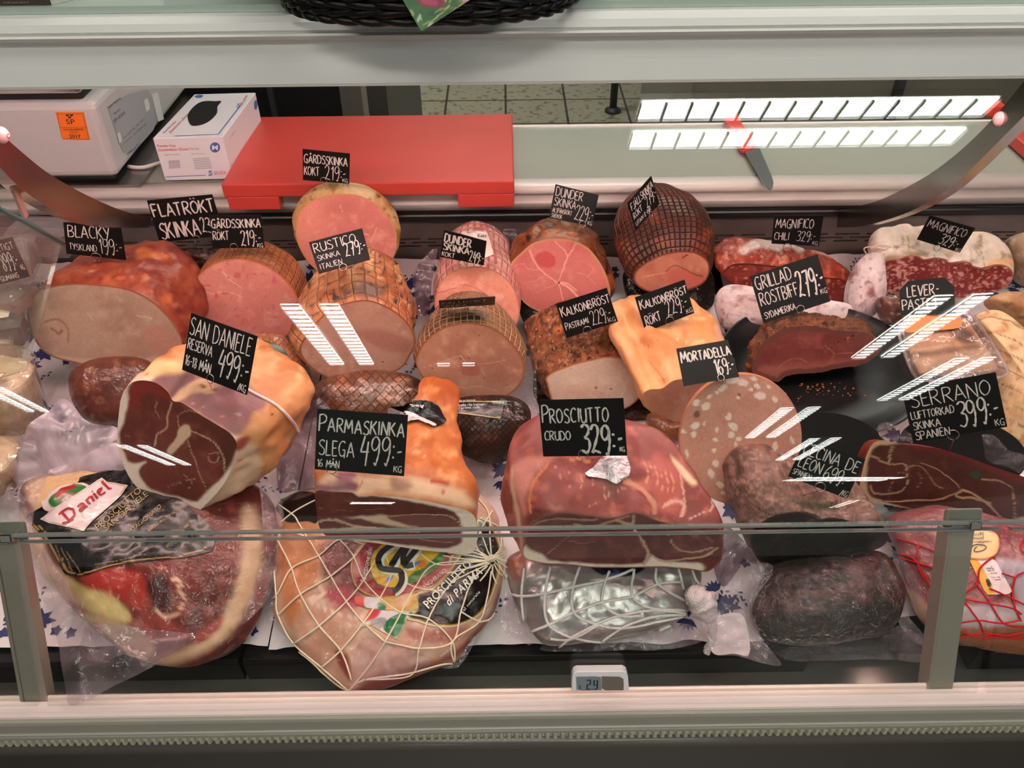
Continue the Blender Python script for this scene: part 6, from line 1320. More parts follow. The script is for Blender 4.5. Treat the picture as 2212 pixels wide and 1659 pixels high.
CORD = mat('net_cord', (244, 228, 204), rough=.8, spec=.15)
nets = [[(130, 110), (305, 230), (385, 350), (510, 550), (610, 722), (735, 925), (870, 1092), (1040, 1240)], [(165, 680), (180, 870), (195, 1030), (320, 1250), (540, 1440), (755, 1625)], [(185, 420), (240, 530), (300, 660), (365, 860), (515, 1110), (690, 1310), (775, 1540)],
        [(680, 430), (790, 560), (870, 745), (1000, 895), (1170, 1010), (1385, 1060), (1570, 1240), (1590, 1410)], [(1030, 500), (1100, 690), (1280, 810), (1500, 845)], [(1280, 500), (1440, 625), (1640, 620), (1850, 600)],
        [(95, 900), (180, 875), (300, 660), (510, 560), (680, 430), (880, 470)], [(190, 1030), (365, 868), (610, 720), (790, 572), (880, 460)], [(320, 1250), (515, 1118), (735, 922), (870, 750), (1020, 500)], [(540, 1440), (690, 1310), (870, 1090), (1000, 892), (1098, 690), (1150, 500)],
        [(760, 1615), (900, 1450), (1040, 1240), (1170, 1010), (1280, 810), (1440, 628), (1850, 600)], [(860, 1540), (1240, 1500), (1310, 1290), (1385, 1060), (1500, 860), (1660, 680), (1850, 610)], [(1040, 1240), (1310, 1290), (1570, 1240), (1640, 1000), (1730, 760), (1850, 640)], [(1590, 1410), (1570, 1240), (1780, 1080), (1850, 870), (1880, 680)],
        [(85, 930), (110, 1050), (300, 1260), (470, 1400), (560, 1490), (740, 1615), (860, 1545), (1210, 1490), (1480, 1415), (1590, 1405)], [(1640, 1000), (1770, 1070), (1870, 1060)], [(1975, 680), (1965, 850), (1880, 1040), (1780, 1080)], [(1945, 290), (1955, 480), (1900, 560)], [(1700, 40), (1850, 200), (1870, 430), (1880, 560)], [(1660, 70), (1780, 330), (1850, 520), (1880, 580)], [(1890, 200), (1800, 350), (1760, 480), (1850, 590)], [(1785, 260), (1940, 330), (1960, 420)], [(1500, 560), (1700, 590), (1870, 600)], [(1540, 540), (1720, 560), (1870, 590)], [(1600, 520), (1760, 540), (1870, 590)], [(1730, 500), (1810, 540), (1880, 590)], [(1530, 700), (1700, 660), (1870, 610)], [(1560, 770), (1720, 690), (1870, 620)], [(1790, 760), (1840, 700), (1880, 630)], [(1920, 780), (1890, 700), (1890, 630)], [(1975, 720), (1930, 680), (1900, 620)],
        [(160, 140), (330, 55), (480, 10)], [(215, 290), (330, 200), (460, 130), (510, 110)], [(185, 420), (250, 360), (400, 400)]]
sn = surf(bvh(sl['body']), .0016)
net_cord(sl['root'], [a4(q) for q in nets], sn, .00105, CORD)
b = MB(); kc = sn(*a4([(1895, 590)])[0])[0]+np.array([0, -.004, .008]); rr = random.Random(8)
for i in range(26):
    a = rr.uniform(-.9, .9); e = kc+np.array([.006+.012*math.cos(a)*rr.uniform(.6, 1.1), -.002+.016*math.sin(a)*.6+rr.uniform(-.006, .004), .002+.018*math.sin(a)+rr.uniform(-.004, .004)])
    s = kc+np.array([-.012, 0, -.008])+np.array([rr.uniform(-.003, .003) for _ in range(3)]); b.tube(smooth([s, kc+np.array([rr.uniform(-.003, .003) for _ in range(3)]), e], 10, False), .0008, 5)
b.build('net_tassel', CORD, sl['root'], True)
film(sl['root'], a4([(760, 1640), (780, 1440), (800, 1300), (900, 1200), (1100, 1260), (1400, 1380), (1250, 1490), (1000, 1540), (850, 1560)]), y_on(a4([(950, 1420)])[0][0], a4([(950, 1420)])[0][1], .062), 62, 0, FILM2, wave=(.006, 40), N=90, M=20, seed=7)
film(sl['root'], a4([(1480, 1430), (1650, 1240), (1760, 1200), (1700, 1340), (1610, 1445)]), y_on(a4([(1610, 1340)])[0][0], a4([(1610, 1340)])[0][1], .03), 66, 0, FILM, wave=(.003, 40), seed=8)
film(sl['root'], a4([(75, 940), (150, 800), (200, 1000), (330, 1260), (200, 1160), (100, 1050)]), y_on(a4([(170, 1020)])[0][0], a4([(170, 1020)])[0][1], .03), 70, 0, FILM, wave=(.003, 40), seed=9)

# foil-packed ham in a white net
O = [tuple(p) for p in a6([(150, 120), (250, 40), (500, -30), (900, -70), (1300, -60), (1530, 20), (1600, 180), (1590, 340), (1500, 500), (1300, 620), (1000, 690), (700, 730), (480, 745), (380, 690), (290, 560), (215, 420), (165, 270)])]
c = cen(O)
fo = pillow('foil_packed_ham', 'ham wrapped in silver foil and a thick white net under the prosciutto', 'packed ham', O, y_on(*c, .045), 70, 0, .034, .045,
    painter((206, 200, 200), mott=((.02, (186, 180, 182), .45, .6),), polys=[(a6([(100, 0), (330, 0), (300, 150), (260, 260), (180, 240)]), (214, 150, 140), 8), (a6([(760, 100), (1180, 100), (1150, 200), (1000, 235), (860, 215)]), (28, 34, 66), 2)]),
    mat('silver_foil', rough=.32, metal=.72, spec=.5, coat=.3, bump=((22, .55), (90, .2)), crinkle=(57, .5)), lump=(.003, 18), seed=23, N=200, M=40)
sf = surf(bvh(fo['body']), .0016); WN = mat('white_net_cord', (248, 240, 240), rough=.85, spec=.1, bump=((900, .6),))
rows = [[(140, 330), (255, 375), (430, 360), (660, 310), (880, 260), (1100, 180)], [(160, 610), (290, 650), (470, 590), (650, 500), (870, 420), (1080, 380), (1280, 290), (1450, 270)], [(340, 750), (500, 770), (640, 680), (830, 580), (1000, 520), (1240, 480), (1480, 500)], [(640, 680), (820, 710), (1100, 700), (1400, 640), (1560, 590)],
        [(290, 170), (270, 380), (300, 620), (360, 740)], [(480, 160), (440, 370), (470, 590), (650, 690)], [(700, 160), (650, 320), (660, 500), (830, 590), (1030, 610), (1300, 560), (1480, 520)], [(920, 190), (880, 300), (870, 430), (1000, 520), (1150, 520)], [(1105, 180), (1090, 370), (1220, 460), (1480, 480)], [(1270, 170), (1280, 290), (1480, 410)], [(1430, 150), (1470, 330)],
        [(830, 730), (1030, 600), (1240, 530), (1480, 510)], [(1080, 735), (1300, 620), (1490, 540)], [(1310, 720), (1480, 560), (1510, 530)], [(160, 220), (150, 330), (160, 610), (290, 660), (360, 740), (520, 770)], [(1520, 130), (1560, 250), (1600, 300)], [(1580, 120), (1620, 240), (1640, 330)], [(480, 690), (640, 690), (830, 590)]]
net_cord(fo['root'], [a6(q) for q in rows], sf, .0017, WN)
def lumpy(pts, r, name, m, parent, amp=.3, n=16, f=120):
    P = smooth(pts, 30, False); b = MB(); b.tube(P, r, n); V = b.v[0]
    rad = np.interp(np.repeat(np.linspace(0, 1, len(P)), n), np.linspace(0, 1, len(r)) if hasattr(r, '__len__') else [0, 1], r if hasattr(r, '__len__') else [r, r])
    cc = np.repeat(P, n, axis=0)
    for i in range(len(V)): V[i] = cc[i]+(V[i]-cc[i])*(1+amp*mnoise.fractal(Vector(V[i]*f), .7, 2, 3))
    return b.build(name, m, parent, True)
k0, k1 = at_y(*a6([(1500, 340)])[0], .585), at_y(*a6([(1680, 560)])[0], .565); k2 = at_y(*a6([(1690, 700)])[0], .555); k3 = at_y(*a6([(1640, 800)])[0], .548)
kr = np.interp(np.linspace(0, 1, 30), [0, .15, .5, .85, 1], [.006, .013, .0165, .012, .004]); lumpy([k0, (k0*.6+k1*.4)+np.array([.004, 0, .004]), k1], kr, 'net_knot', mat('fluffy_cord', (236, 222, 226), rough=.95, spec=.05, bump=((500, .9),)), fo['root'], .35)
lumpy([k1, k2, k3], np.linspace(.006, .004, 30), 'net_tail', MATS['fluffy_cord'], fo['root'], .5)
tq = a6([(1660, 600), (1730, 525), (1920, 522), (1965, 800), (1850, 806), (1695, 800)])
film(fo['root'], tq, .556, 50, 0, mat('tag_paper', (232, 220, 220), rough=.6), 'paper_tag', wave=(.003, 30), seed=10)
film(fo['root'], a6([(1620, 560), (1730, 420), (1850, 180), (1950, 120), (2140, 150), (2050, 330), (1980, 480), (2030, 600), (2070, 720), (2200, 885), (2050, 870), (1860, 820), (1700, 810), (1640, 700)]), .552, 48, 6, FILM, wave=(.008, 24), N=130, M=26, seed=11)
film(fo['root'], a6([(400, 770), (560, 660), (800, 610), (1100, 600), (1500, 580), (1620, 700), (1400, 770), (1000, 780), (600, 790)]), y_on(*a6([(950, 700)])[0], .02), 72, 0, FILM, wave=(.004, 30), N=90, seed=12)
film(fo['root'], a6([(110, 600), (140, 350), (180, 150), (240, 100), (200, 300), (280, 600), (340, 740), (240, 700)]), y_on(*a6([(200, 430)])[0], .03), 70, 0, FILM, wave=(.004, 30), seed=13)

# lower packed dried beef
O = a8([(330, 140), (600, 100), (880, 70), (1080, 40), (1200, 110), (1270, 240), (1310, 360), (1290, 500), (1240, 600), (1150, 660), (1000, 690), (700, 740), (480, 735), (300, 705), (215, 630), (168, 540), (170, 430), (220, 310), (270, 210)])
c = cen(O)
cp = pillow('packed_dried_beef', 'vacuum-packed dark dried beef under the open piece, right of the foil ham', 'packed dried beef', O, y_on(*c, .045), 66, 0, .05, .05,
    painter((60, 34, 30), mott=((.03, (78, 52, 44), .45, .6, (1, 3)), (.06, (32, 24, 22), .5, .65), (.014, (92, 46, 44), .55, .7)), polys=[(a8([(250, 520), (700, 500), (1000, 440), (1260, 360), (1270, 560), (1000, 660), (500, 700), (250, 640)]), (40, 30, 25), 8)]),
    mat('vac_beef', coat=.5, coat_rough=.04, rough=.6, spec=.15, bump=((60, .3),), crinkle=(34, .7)), lump=(.004, 18), seed=24, N=180, M=40)
film(cp['root'], a8([(215, 640), (400, 720), (700, 740), (1000, 690), (1200, 640), (1290, 600), (1450, 700), (1500, 860), (1300, 860), (900, 850), (500, 860), (330, 790)]), y_on(*a8([(900, 770)])[0], .018), 72, 0, FILM2, wave=(.005, 30), N=110, M=20, seed=14)
film(cp['root'], a8([(1290, 330), (1330, 400), (1340, 520), (1450, 640), (1500, 760), (1380, 700), (1270, 560)]), y_on(*a8([(1370, 560)])[0], .02), 66, 0, FILM, wave=(.004, 30), seed=15)
film(cp['root'], a8([(-60, -150), (60, -100), (190, 60), (230, 140), (130, 130), (60, 200), (-10, 300), (-80, 260), (-120, 60)]), .64, 40, 0, SMOKE, wave=(.006, 26), N=100, M=20, seed=16)

# red-netted packed ham at the right
O = [(1918, 1120), (1990, 1098), (2090, 1105), (2230, 1140), (2380, 1190), (2420, 1300), (2340, 1395), (2240, 1412), (2140, 1402), (2060, 1385), (1995, 1340), (1962, 1270), (1938, 1190)]
c = cen(O)
rn = pillow('netted_ham', 'vacuum-packed ham in a red string net under the long dark ham half', 'packed ham', O, y_on(*c, .04), 74, 0, .045, .045,
    painter((150, 78, 82), mott=((.014, (130, 58, 62), .42, .6), (.04, (176, 110, 112), .55, .72)), polys=[(a8([(1300, 300), (1480, 420), (1500, 560), (1400, 520), (1320, 400)]), (216, 170, 110), 6), (a8([(1700, 600), (2300, 560), (2500, 800), (2000, 800), (1700, 720)]), (150, 90, 50), 8), (a8([(1500, 470), (2400, 440), (2400, 560), (1800, 610), (1600, 590)]), (196, 176, 186), 6), (a8([(1980, 100), (2300, 160), (2400, 400), (2200, 440), (2120, 300)]), (176, 160, 172), 8)]),
    mat('vac_red', **VAC, bump=((40, .2),), crinkle=(49, .7)), lump=(.003, 18), seed=25, N=180, M=36)
s1, s2 = surf(bvh(rn['body']), .0012), surf(bvh(rn['body']), .0024)
tg = decal('round_tag', a7([(1562, 1300), (1600, 1262), (1700, 1250), (1860, 1255), (1990, 1290), (2022, 1360), (2000, 1440), (1920, 1485), (1800, 1480), (1680, 1440), (1590, 1370)]), s2, mat('tan_tag', rough=.5), rn['root'], painter((226, 190, 136), rim=((1.5, (226, 190, 140)), (3.2, (196, 110, 60)))), 70, 16)
lb = MB()
for s, p0, p1, p2 in (('Jamon', (1905, 1318), (1808, 1318), (1905, 1345)), ('serrano', (1905, 1290), (1780, 1292), (1905, 1312)), ('fundacion', (1965, 1350), (1810, 1352), (1965, 1366))):
    K = a7([p0, p1, p2]); printed(lb, s, K[0], K[1], K[2], surf(bvh(rn['body']), .0032))
strokes(lb, surf(bvh(rn['body']), .0032), [smooth(a7([(1795, 1420), (1840, 1380), (1900, 1378), (1925, 1400), (1880, 1430), (1830, 1425), (1850, 1395)]), 30, False)], .0012)
lb.build('tag_print', mat('tag_ink', (70, 60, 84), rough=.5), tg)
bd = decal('bar_label', a8([(1800, 100), (1960, 95), (2000, 120), (2120, 340), (2090, 362), (1940, 366), (1910, 330)]), s1, mat('bar_label', rough=.4), rn['root'], painter((236, 214, 216), polys=[(a8([(1790, 95), (1860, 95), (1990, 360), (1920, 370)]), (236, 170, 60), 1), (a8([(1925, 260), (1945, 250), (1965, 290), (1945, 310)]), (40, 34, 30), .8)], seams=[(a8([(1925, 160), (1975, 158)]), .8, (30, 26, 28)), (a8([(1928, 175), (1985, 172)]), 1.2, (30, 26, 28)), (a8([(1936, 190), (1990, 186)]), .6, (30, 26, 28)), (a8([(1945, 210), (2005, 206)]), 1.2, (30, 26, 28)), (a8([(1960, 240), (2030, 236)]), .6, (30, 26, 28)), (a8([(1975, 258), (2030, 254)]), 1, (30, 26, 28))], warp=(.2, .1)), 60, 16, True)
reds = [[(1190, -60), (1240, 0), (1270, 130), (1335, 300)], [(1190, 60), (1390, 100), (1560, 360), (1700, 420)], [(1420, 0), (1430, 170), (1560, 360)], [(1270, -60), (1420, 0), (1600, 70), (1640, 110)], [(1280, 90), (1420, 130), (1600, 190)], [(1740, 390), (1870, 560), (1940, 660), (2212, 690)], [(1850, 280), (1960, 440), (2060, 580), (2212, 600)], [(1700, 580), (1870, 555), (2040, 575), (2180, 550)], [(1990, 80), (1880, 170), (1860, 290), (1730, 390), (1690, 590)], [(2212, 200), (2140, 245), (2120, 400), (2180, 560)], [(2040, 210), (2140, 245)], [(1950, 320), (2120, 400), (2240, 460)], [(1740, 400), (1930, 430), (2120, 470), (2180, 510)], [(1700, 610), (1900, 680), (2212, 640)], [(1680, 690), (1900, 650), (2212, 680)], [(2212, 60), (2180, 20), (2212, -60)]]
net_cord(rn['root'], [a8(q) for q in reds], s2, .00105, mat('red_cord', (196, 26, 34), rough=.75, spec=.2))
film(rn['root'], a8([(1180, 0), (1330, 120), (1420, 250), (1480, 420), (1440, 540), (1370, 400), (1340, 250), (1250, 130)]), y_on(*a8([(1370, 250)])[0], .06), 60, 0, FILM2, wave=(.005, 30), seed=17)

# clear film stretched over the packed joints
WRAP = clear_mat('stretched_film', (252, 248, 252), 1.5, haze=.02, haze_col=(226, 212, 222), rough=.04, bump=(70, 1.0))
def wrap(k, inset=.95, off=.004):
    c = k['out'].mean(0); t = bvh(k['body'])
    o = decal('stretch_film', c+(k['out']-c)*inset, surf(t, off), WRAP, k['root'], None, 120, 40)
    me = o.data; V = np.zeros(len(me.vertices)*3); me.vertices.foreach_get('co', V); V = V.reshape(-1, 3)
    for i in range(len(V)): V[i] = V[i]+k['n']*.0016*mnoise.fractal(Vector(V[i]*60), .8, 2.2, 3)
    me.vertices.foreach_set('co', V.ravel()); me.update()
wrap(cp)

# joints packed in film that carry the middle row
def pack(name, label, cat, pts, y0, tilt, yaw, hf, hb, paint, m, **k):
    return pillow(name, label, cat, pts, y0, tilt, yaw, hf, hb, paint, m, **k)
VM = lambda: mat('vac_brown', **VAC, bump=((60, .25),), crinkle=(34, .45))
pack('packed_ham', 'dark smoked packed ham under the large red-brown ham', 'packed ham', [(150, 830), (160, 795), (220, 772), (310, 776), (340, 830), (320, 890), (250, 918), (188, 908), (158, 868)], .925, 40, 0, .028, .075,
     painter((112, 56, 42), mott=((.03, (92, 40, 32), .45, .6), (.06, (150, 96, 70), .6, .75))), VM(), seed=31)
gp = pack('packed_ham', 'netted packed ham with green and pink round label behind the slanted card priced 499', 'packed ham', [(470, 770), (530, 728), (600, 722), (650, 765), (672, 840), (655, 890), (590, 885), (520, 850)], .955, 36, 0, .03, .08,
     painter((190, 112, 70), mott=((.03, (170, 92, 56), .45, .6),)), mat('vac_net', coat=.9, rough=.4, net=(26, 26, .12, (222, 170, 120), .7, 1), crinkle=(38, .3)), seed=32)
decal('round_label', z4([(1610, 1240), (1560, 1100), (1600, 1010), (1700, 1005), (1800, 1040), (1850, 1090), (1830, 1180), (1760, 1240), (1680, 1260)]), surf(bvh(gp['body']), .0012), mat('printed_label', rough=.25), gp['root'], painter((206, 120, 140), mott=((.1, (150, 60, 90), .5, .6, (1, 4)), (.15, (230, 170, 180), .6, .7, (1, 4))), polys=[], seams=[(z4([(1560, 1040), (1650, 1010), (1760, 1040), (1850, 1080)]), 13, (30, 86, 58)), (z4([(1600, 1100), (1700, 1080), (1790, 1110), (1840, 1150)]), 4, (190, 190, 60))]), 60, 20)
pack('packed_ham', 'film-wrapped netted roast ham under the charred orange roast ham', 'packed ham', a3([(440, 420), (520, 270), (760, 200), (1000, 180), (1280, 240), (1420, 380), (1380, 560), (1100, 640), (700, 640), (480, 560)]), .905, 42, 0, .03, .075,
     painter((120, 70, 46), mott=((.02, (84, 50, 36), .45, .6), (.05, (170, 104, 66), .55, .7))), mat('vac_net_brown', coat=1, rough=.4, net=(20, 20, .10, (160, 104, 70), .4, 1), crinkle=(30, .4)), seed=33)
dk = pack('packed_ham', 'dark brown packed ham with black gold-edged label under the netted smoked ham', 'packed ham', a3([(1520, 640), (1530, 480), (1650, 400), (1850, 380), (2050, 390), (2180, 470), (2200, 620), (2150, 780), (2020, 900), (1850, 930), (1680, 870), (1560, 770)]), .835, 46, 0, .03, .07,
     painter((58, 34, 26), mott=((.03, (42, 26, 22), .45, .6), (.07, (92, 54, 40), .6, .72))), mat('vac_dark', coat=.55, coat_rough=.05, rough=.6, spec=.15, net=(30, 30, .10, (90, 58, 46), .25, 1), crinkle=(26, .4)), seed=34)
bl = decal('black_label', a3([(1500, 430), (1990, 430), (1960, 572), (1540, 520)]), surf(bvh(dk['body']), .0012), mat('printed_label', rough=.25), dk['root'], painter((12, 13, 18), rim=((3.4, (170, 146, 100)), (1.0, (20, 18, 18)))), 60, 14, True)
lb = MB()
for s, p0, p1, p2 in (('rannsakade av bonnen', (1550, 452), (1760, 440), (1548, 428)), ('Svenska rdo bonnen', (1600, 480), (1830, 470), (1598, 455)), ('Varme talk', (1620, 500), (1800, 492), (1618, 480))):
    K = a3([p0, p1, p2]); printed(lb, s, K[0], K[1], K[2], surf(bvh(dk['body']), .002))
lb.build('label_print', mat('pale_print', (200, 200, 200), rough=.5), bl)
film(dk['root'], a3([(1490, 760), (1560, 790), (1700, 880), (1850, 935), (2020, 905), (2100, 850), (2060, 980), (2000, 1060), (1700, 1020), (1540, 1000), (1500, 900)]), .80, 52, 0, FILM2, wave=(.006, 30), N=90, M=18, seed=18)
pack('packed_turkey', 'pepper-crusted turkey in clear film under the open pepper-crusted breast', 'packed turkey', z6([(155, 1330), (180, 1220), (240, 1240), (300, 1420), (700, 1440), (900, 1400), (960, 1560), (930, 1720), (800, 1780), (500, 1780), (250, 1680), (170, 1500)]), .955, 40, 0, .012, .075,
     painter((74, 46, 34), mott=((.08, (48, 30, 24), .5, .62), (.1, (130, 70, 44), .55, .66))), mat('vac_pepper', coat=1, rough=.45, bump=((300, .6),), crinkle=(76, .5)), seed=35)
pack('packed_turkey', 'amber packed turkey under the smooth smoked turkey breast', 'packed turkey', a5([(1230, 320), (1400, 380), (1500, 400), (1480, 520), (1380, 560), (1260, 500), (1200, 400)]), .85, 40, 0, .02, .06,
     painter((130, 78, 46), mott=((.04, (100, 56, 36), .45, .6),)), VM(), seed=36)
pack('packed_ham', 'dark film-wrapped ham under the tall netted ham', 'packed ham', z6([(735, 640), (800, 600), (1000, 650), (1250, 600), (1315, 640), (1330, 760), (1290, 860), (1100, 900), (880, 880), (770, 800)]), 1.17, 40, 0, .012, .06,
     painter((52, 40, 34), mott=((.04, (36, 28, 26), .45, .6), (.08, (80, 62, 50), .6, .7))), mat('vac_dark'), seed=37)
pack('packed_ham', 'dark wrapped ham under the pink marbled ham', 'packed ham', z6([(40, 760), (120, 800), (300, 860), (420, 880), (380, 980), (240, 1000), (110, 960), (60, 860)]), 1.09, 40, 0, .015, .05,
     painter((44, 42, 46), mott=((.05, (28, 28, 32), .45, .6), (.08, (90, 80, 76), .62, .7))), mat('vac_dark'), seed=38)
pack('smoked_meat', 'dark flat-smoked meat behind the round amber ham', 'smoked meat', z4([(1060, 440), (1150, 420), (1300, 425), (1430, 430), (1520, 470), (1400, 560), (1290, 640), (1210, 640), (1130, 540)]), 1.20, 45, 0, .03, .05,
     painter((70, 36, 28), mott=((.05, (46, 26, 22), .45, .6), (.09, (120, 60, 34), .58, .7))), mat('smoked_crust', rough=.35, spec=.5, tint=(90, .3), bump=((120, .7), (40, .5))), lump=(.008, 30), seed=39)
film(bg, z4([(1640, 480), (1760, 470), (1900, 500), (1990, 620), (1960, 700), (1880, 640), (1740, 560)]), 1.16, 40, 0, FILM2, 'bag_fold', wave=(.008, 30), seed=19)
film(HAM['dunder_kokt']['root'], z5([(1450, 450), (1500, 430), (1640, 440), (1760, 460), (1640, 540), (1540, 640), (1510, 640), (1490, 540)]), 1.19, 34, 0, SMOKE, 'film_flap', wave=(.01, 26), seed=20)
film(HAM['dunder_kokt']['root'], z5([(880, 720), (960, 600), (1030, 560), (1010, 680), (990, 820), (980, 950), (930, 1000), (890, 900)]), 1.09, 40, 0, SMOKE, 'film_flap', wave=(.008, 28), seed=21)
film(dk['root'], [(606, 900), (650, 880), (705, 870), (725, 1000), (692, 1052), (640, 1060), (600, 1050)], .79, 50, 0, SMOKE, wave=(.008, 24), seed=29)
film(dk['root'], z6([(0, 1180), (60, 1100), (130, 1120), (170, 1240), (180, 1420), (190, 1600), (110, 1500), (60, 1350)]), .93, 40, 0, FILM, wave=(.006, 24), seed=22)
film(dk['root'], a5([(330, 500), (420, 440), (440, 560), (440, 640), (300, 660), (210, 720), (260, 600)]), .765, 50, 0, FILM2, wave=(.006, 30), seed=23)
film(K_['sl']['root'], a5([(1180, 530), (1250, 500), (1350, 470), (1450, 560), (1440, 650), (1340, 640), (1220, 600)]), .78, 44, 0, FILM2, 'film_flap', wave=(.01, 30), seed=24)

# mouldy salamis
MO = mat('white_mould', rough=.8, spec=.2, tint=(120, .1), bump=((160, .5), (50, .4)))
mp = lambda s: painter((226, 204, 206), mott=((.05, (236, 220, 222), .45, .6), (.03, (150, 92, 96), .62, .74), (.1, (176, 140, 140), .62, .72)), warp=(4, .08))
pack('salami', 'whole white-moulded salami lying under the chili salami', 'salami', z7([(140, 640), (190, 560), (300, 545), (560, 600), (900, 650), (1050, 690), (1052, 800), (950, 840), (700, 820), (400, 860), (220, 845), (160, 760)]), 1.06, 42, 0, .035, .05, mp(1), MO, seed=41)
st2 = pack('salami', 'whole white-moulded salami with string tail between the two cut salamis', 'salami', z7([(1030, 640), (1060, 470), (1110, 380), (1180, 330), (1250, 350), (1270, 480), (1270, 620), (1230, 720), (1150, 780), (1060, 780)]), 1.10, 44, 0, .032, .05, mp(2), MO, seed=42)
b = MB()
for q in ([(1200, 400), (1150, 330), (1140, 300), (1190, 290), (1280, 310)], [(1140, 450), (1160, 370), (1240, 330), (1300, 300)], [(1180, 300), (1250, 280), (1320, 290)]):
    b.tube([at_y(*p, 1.155) for p in smooth(z7(q), 24, False)], .0012, 6)
b.build('string_tail', mat('butcher_string', (214, 190, 176), rough=.8), st2['root'], True)
b = MB(); b.add([at_y(*p, 1.122) for p in z7([(1085, 450), (1190, 448), (1190, 456), (1085, 458)])], [(0, 1, 2, 3)])
film(st2['root'], z7([(1080, 720), (1180, 620), (1250, 640), (1290, 740), (1270, 830), (1160, 840), (1080, 800)]), 1.03, 40, 0, FILM2, 'film_flap', wave=(.01, 26), seed=25)
pack('wrapped_meat', 'brown meat in clear wrap left of the liver pate tray', 'wrapped meat', z7([(1240, 640), (1300, 615), (1400, 625), (1420, 720), (1380, 800), (1300, 810), (1260, 730)]), 1.03, 40, 0, .015, .04, painter((120, 76, 64), mott=((.05, (90, 52, 44), .45, .6), (.09, (190, 150, 140), .62, .72))), mat('vac_brown'), seed=43)
LN = mat('netted_casing', rough=.6, spec=.3, tint=(90, .1), bump=((150, .3), (40, .3)))
lp_ = lambda: painter((230, 196, 150), mott=((.02, (216, 172, 124), .45, .6), (.06, (196, 130, 84), .6, .72)), seams=[(z7([(1870, 790+k*95), (1980, 760+k*105), (2110, 790+k*110), (2230, 850+k*110)]), 1.2, (150, 116, 84)) for k in range(9)])
pack('salami', 'plump pale netted salami standing at the right edge beside the pate tray', 'salami', z7([(1875, 770), (1950, 720), (2050, 718), (2150, 790), (2240, 900), (2330, 1080), (2380, 1350), (2340, 1600), (2200, 1700), (2050, 1680), (2000, 1560), (1995, 1300), (1980, 1050), (1920, 880)]), .93, 40, 0, .04, .06, lp_(), LN, seed=44)
pack('salami', 'pale brown netted salami above the plump one at the right edge', 'salami', z7([(1980, 640), (2060, 600), (2160, 590), (2280, 620), (2330, 740), (2280, 860), (2190, 820), (2110, 740), (2030, 700)]), 1.07, 40, 0, .03, .05, painter((206, 160, 116), mott=((.03, (180, 128, 84), .45, .6), (.07, (150, 104, 70), .6, .72))), LN, seed=45)
pack('salami', 'grey-brown string-tied salami end at the right edge beside the white tied salami', 'salami', z7([(2120, 260), (2170, 210), (2240, 200), (2300, 300), (2310, 480), (2240, 560), (2170, 500), (2130, 400)]), 1.17, 30, 0, .025, .05, painter((176, 146, 120), mott=((.04, (140, 108, 86), .45, .6), (.08, (206, 180, 156), .6, .7))), LN, seed=46)

# black oval dish, liver pate tray, other dark dishes
def dish(name, label, px, y0, rx, ry, h, m, tilt=6, n=64, yaw=0):
    c = at_y(*px, y0); pr = [(.0001, .004), (.70, .004), (.80, .008), (.92, h*.75), (.985, h), (1.0, h), (1.0, h-.003), (.93, h*.62), (.80, .002), (.72, -.001), (.0001, -.001)]
    t = math.radians(tilt); ca, sa = math.cos(math.radians(yaw)), math.sin(math.radians(yaw)); V = []
    for r, z in pr:
        for i in range(n):
            a = 2*math.pi*i/n; x, y = rx*r*math.cos(a), ry*r*math.sin(a); x, y = x*ca-y*sa, x*sa+y*ca
            V.append((c[0]+x, c[1]+y*math.cos(t)-z*math.sin(t), c[2]+y*math.sin(t)+z*math.cos(t)))
    b = MB(); k = len(pr); b.add(V, [(j*n+i, j*n+(i+1) % n, (j+1)*n+(i+1) % n, (j+1)*n+i) for j in range(k-1) for i in range(n)])
    o = b.build(name, m, None, True); return tag(o, label, 'dish')
MEL = mat('black_melamine', (13, 14, 15), rough=.34, spec=.3)
dish('oval_dish', 'black oval dish holding the roast beef', (1767, 806), .945, .153, .122, .018, MEL, tilt=14)
crm = MB(); rr = random.Random(4)
for i in range(46):
    u = rr.random(); px = 1700+rr.gauss(40, 26)+u*70; py = 838+rr.gauss(0, 9)+u*6; p = at_y(px, py, .885-(py-838)*.0008); s = rr.uniform(.0006, .0022)
    crm.add(p+np.array([(s, 0, 0), (-s, 0, 0), (0, s, 0), (0, -s, 0), (0, 0, s*.8), (0, 0, -s*.8)]), [(0, 2, 4), (2, 1, 4), (1, 3, 4), (3, 0, 4), (2, 0, 5), (1, 2, 5), (3, 1, 5), (0, 3, 5)])
tag(crm.build('crumbs', mat('crust_crumbs', (150, 84, 44), rough=.8), None, True), 'scattered brown crust crumbs on the black dish', 'crumbs', kind='stuff')
dish('dish', 'black dish edge showing between mortadella and long dark ham half', (1790, 972), .80, .075, .06, .012, mat('matte_black', (9, 10, 11), rough=.75, spec=.12), tilt=4)
dish('dish', 'black round dish standing behind the long dark ham half', (2070, 985), .80, .085, .06, .014, MATS['matte_black'], tilt=8)
tr = thing('pate_tray', 'clear plastic tray of liver pate under the octagonal sign', 'tray', at_y(2035, 800, .94))
PO = z7([(1375, 870), (1425, 765), (1500, 735), (1780, 690), (1850, 735), (1960, 880), (2095, 1105), (2085, 1148), (1980, 1172), (1560, 1188), (1480, 1155), (1430, 1060), (1395, 950)])
c = cen(PO)
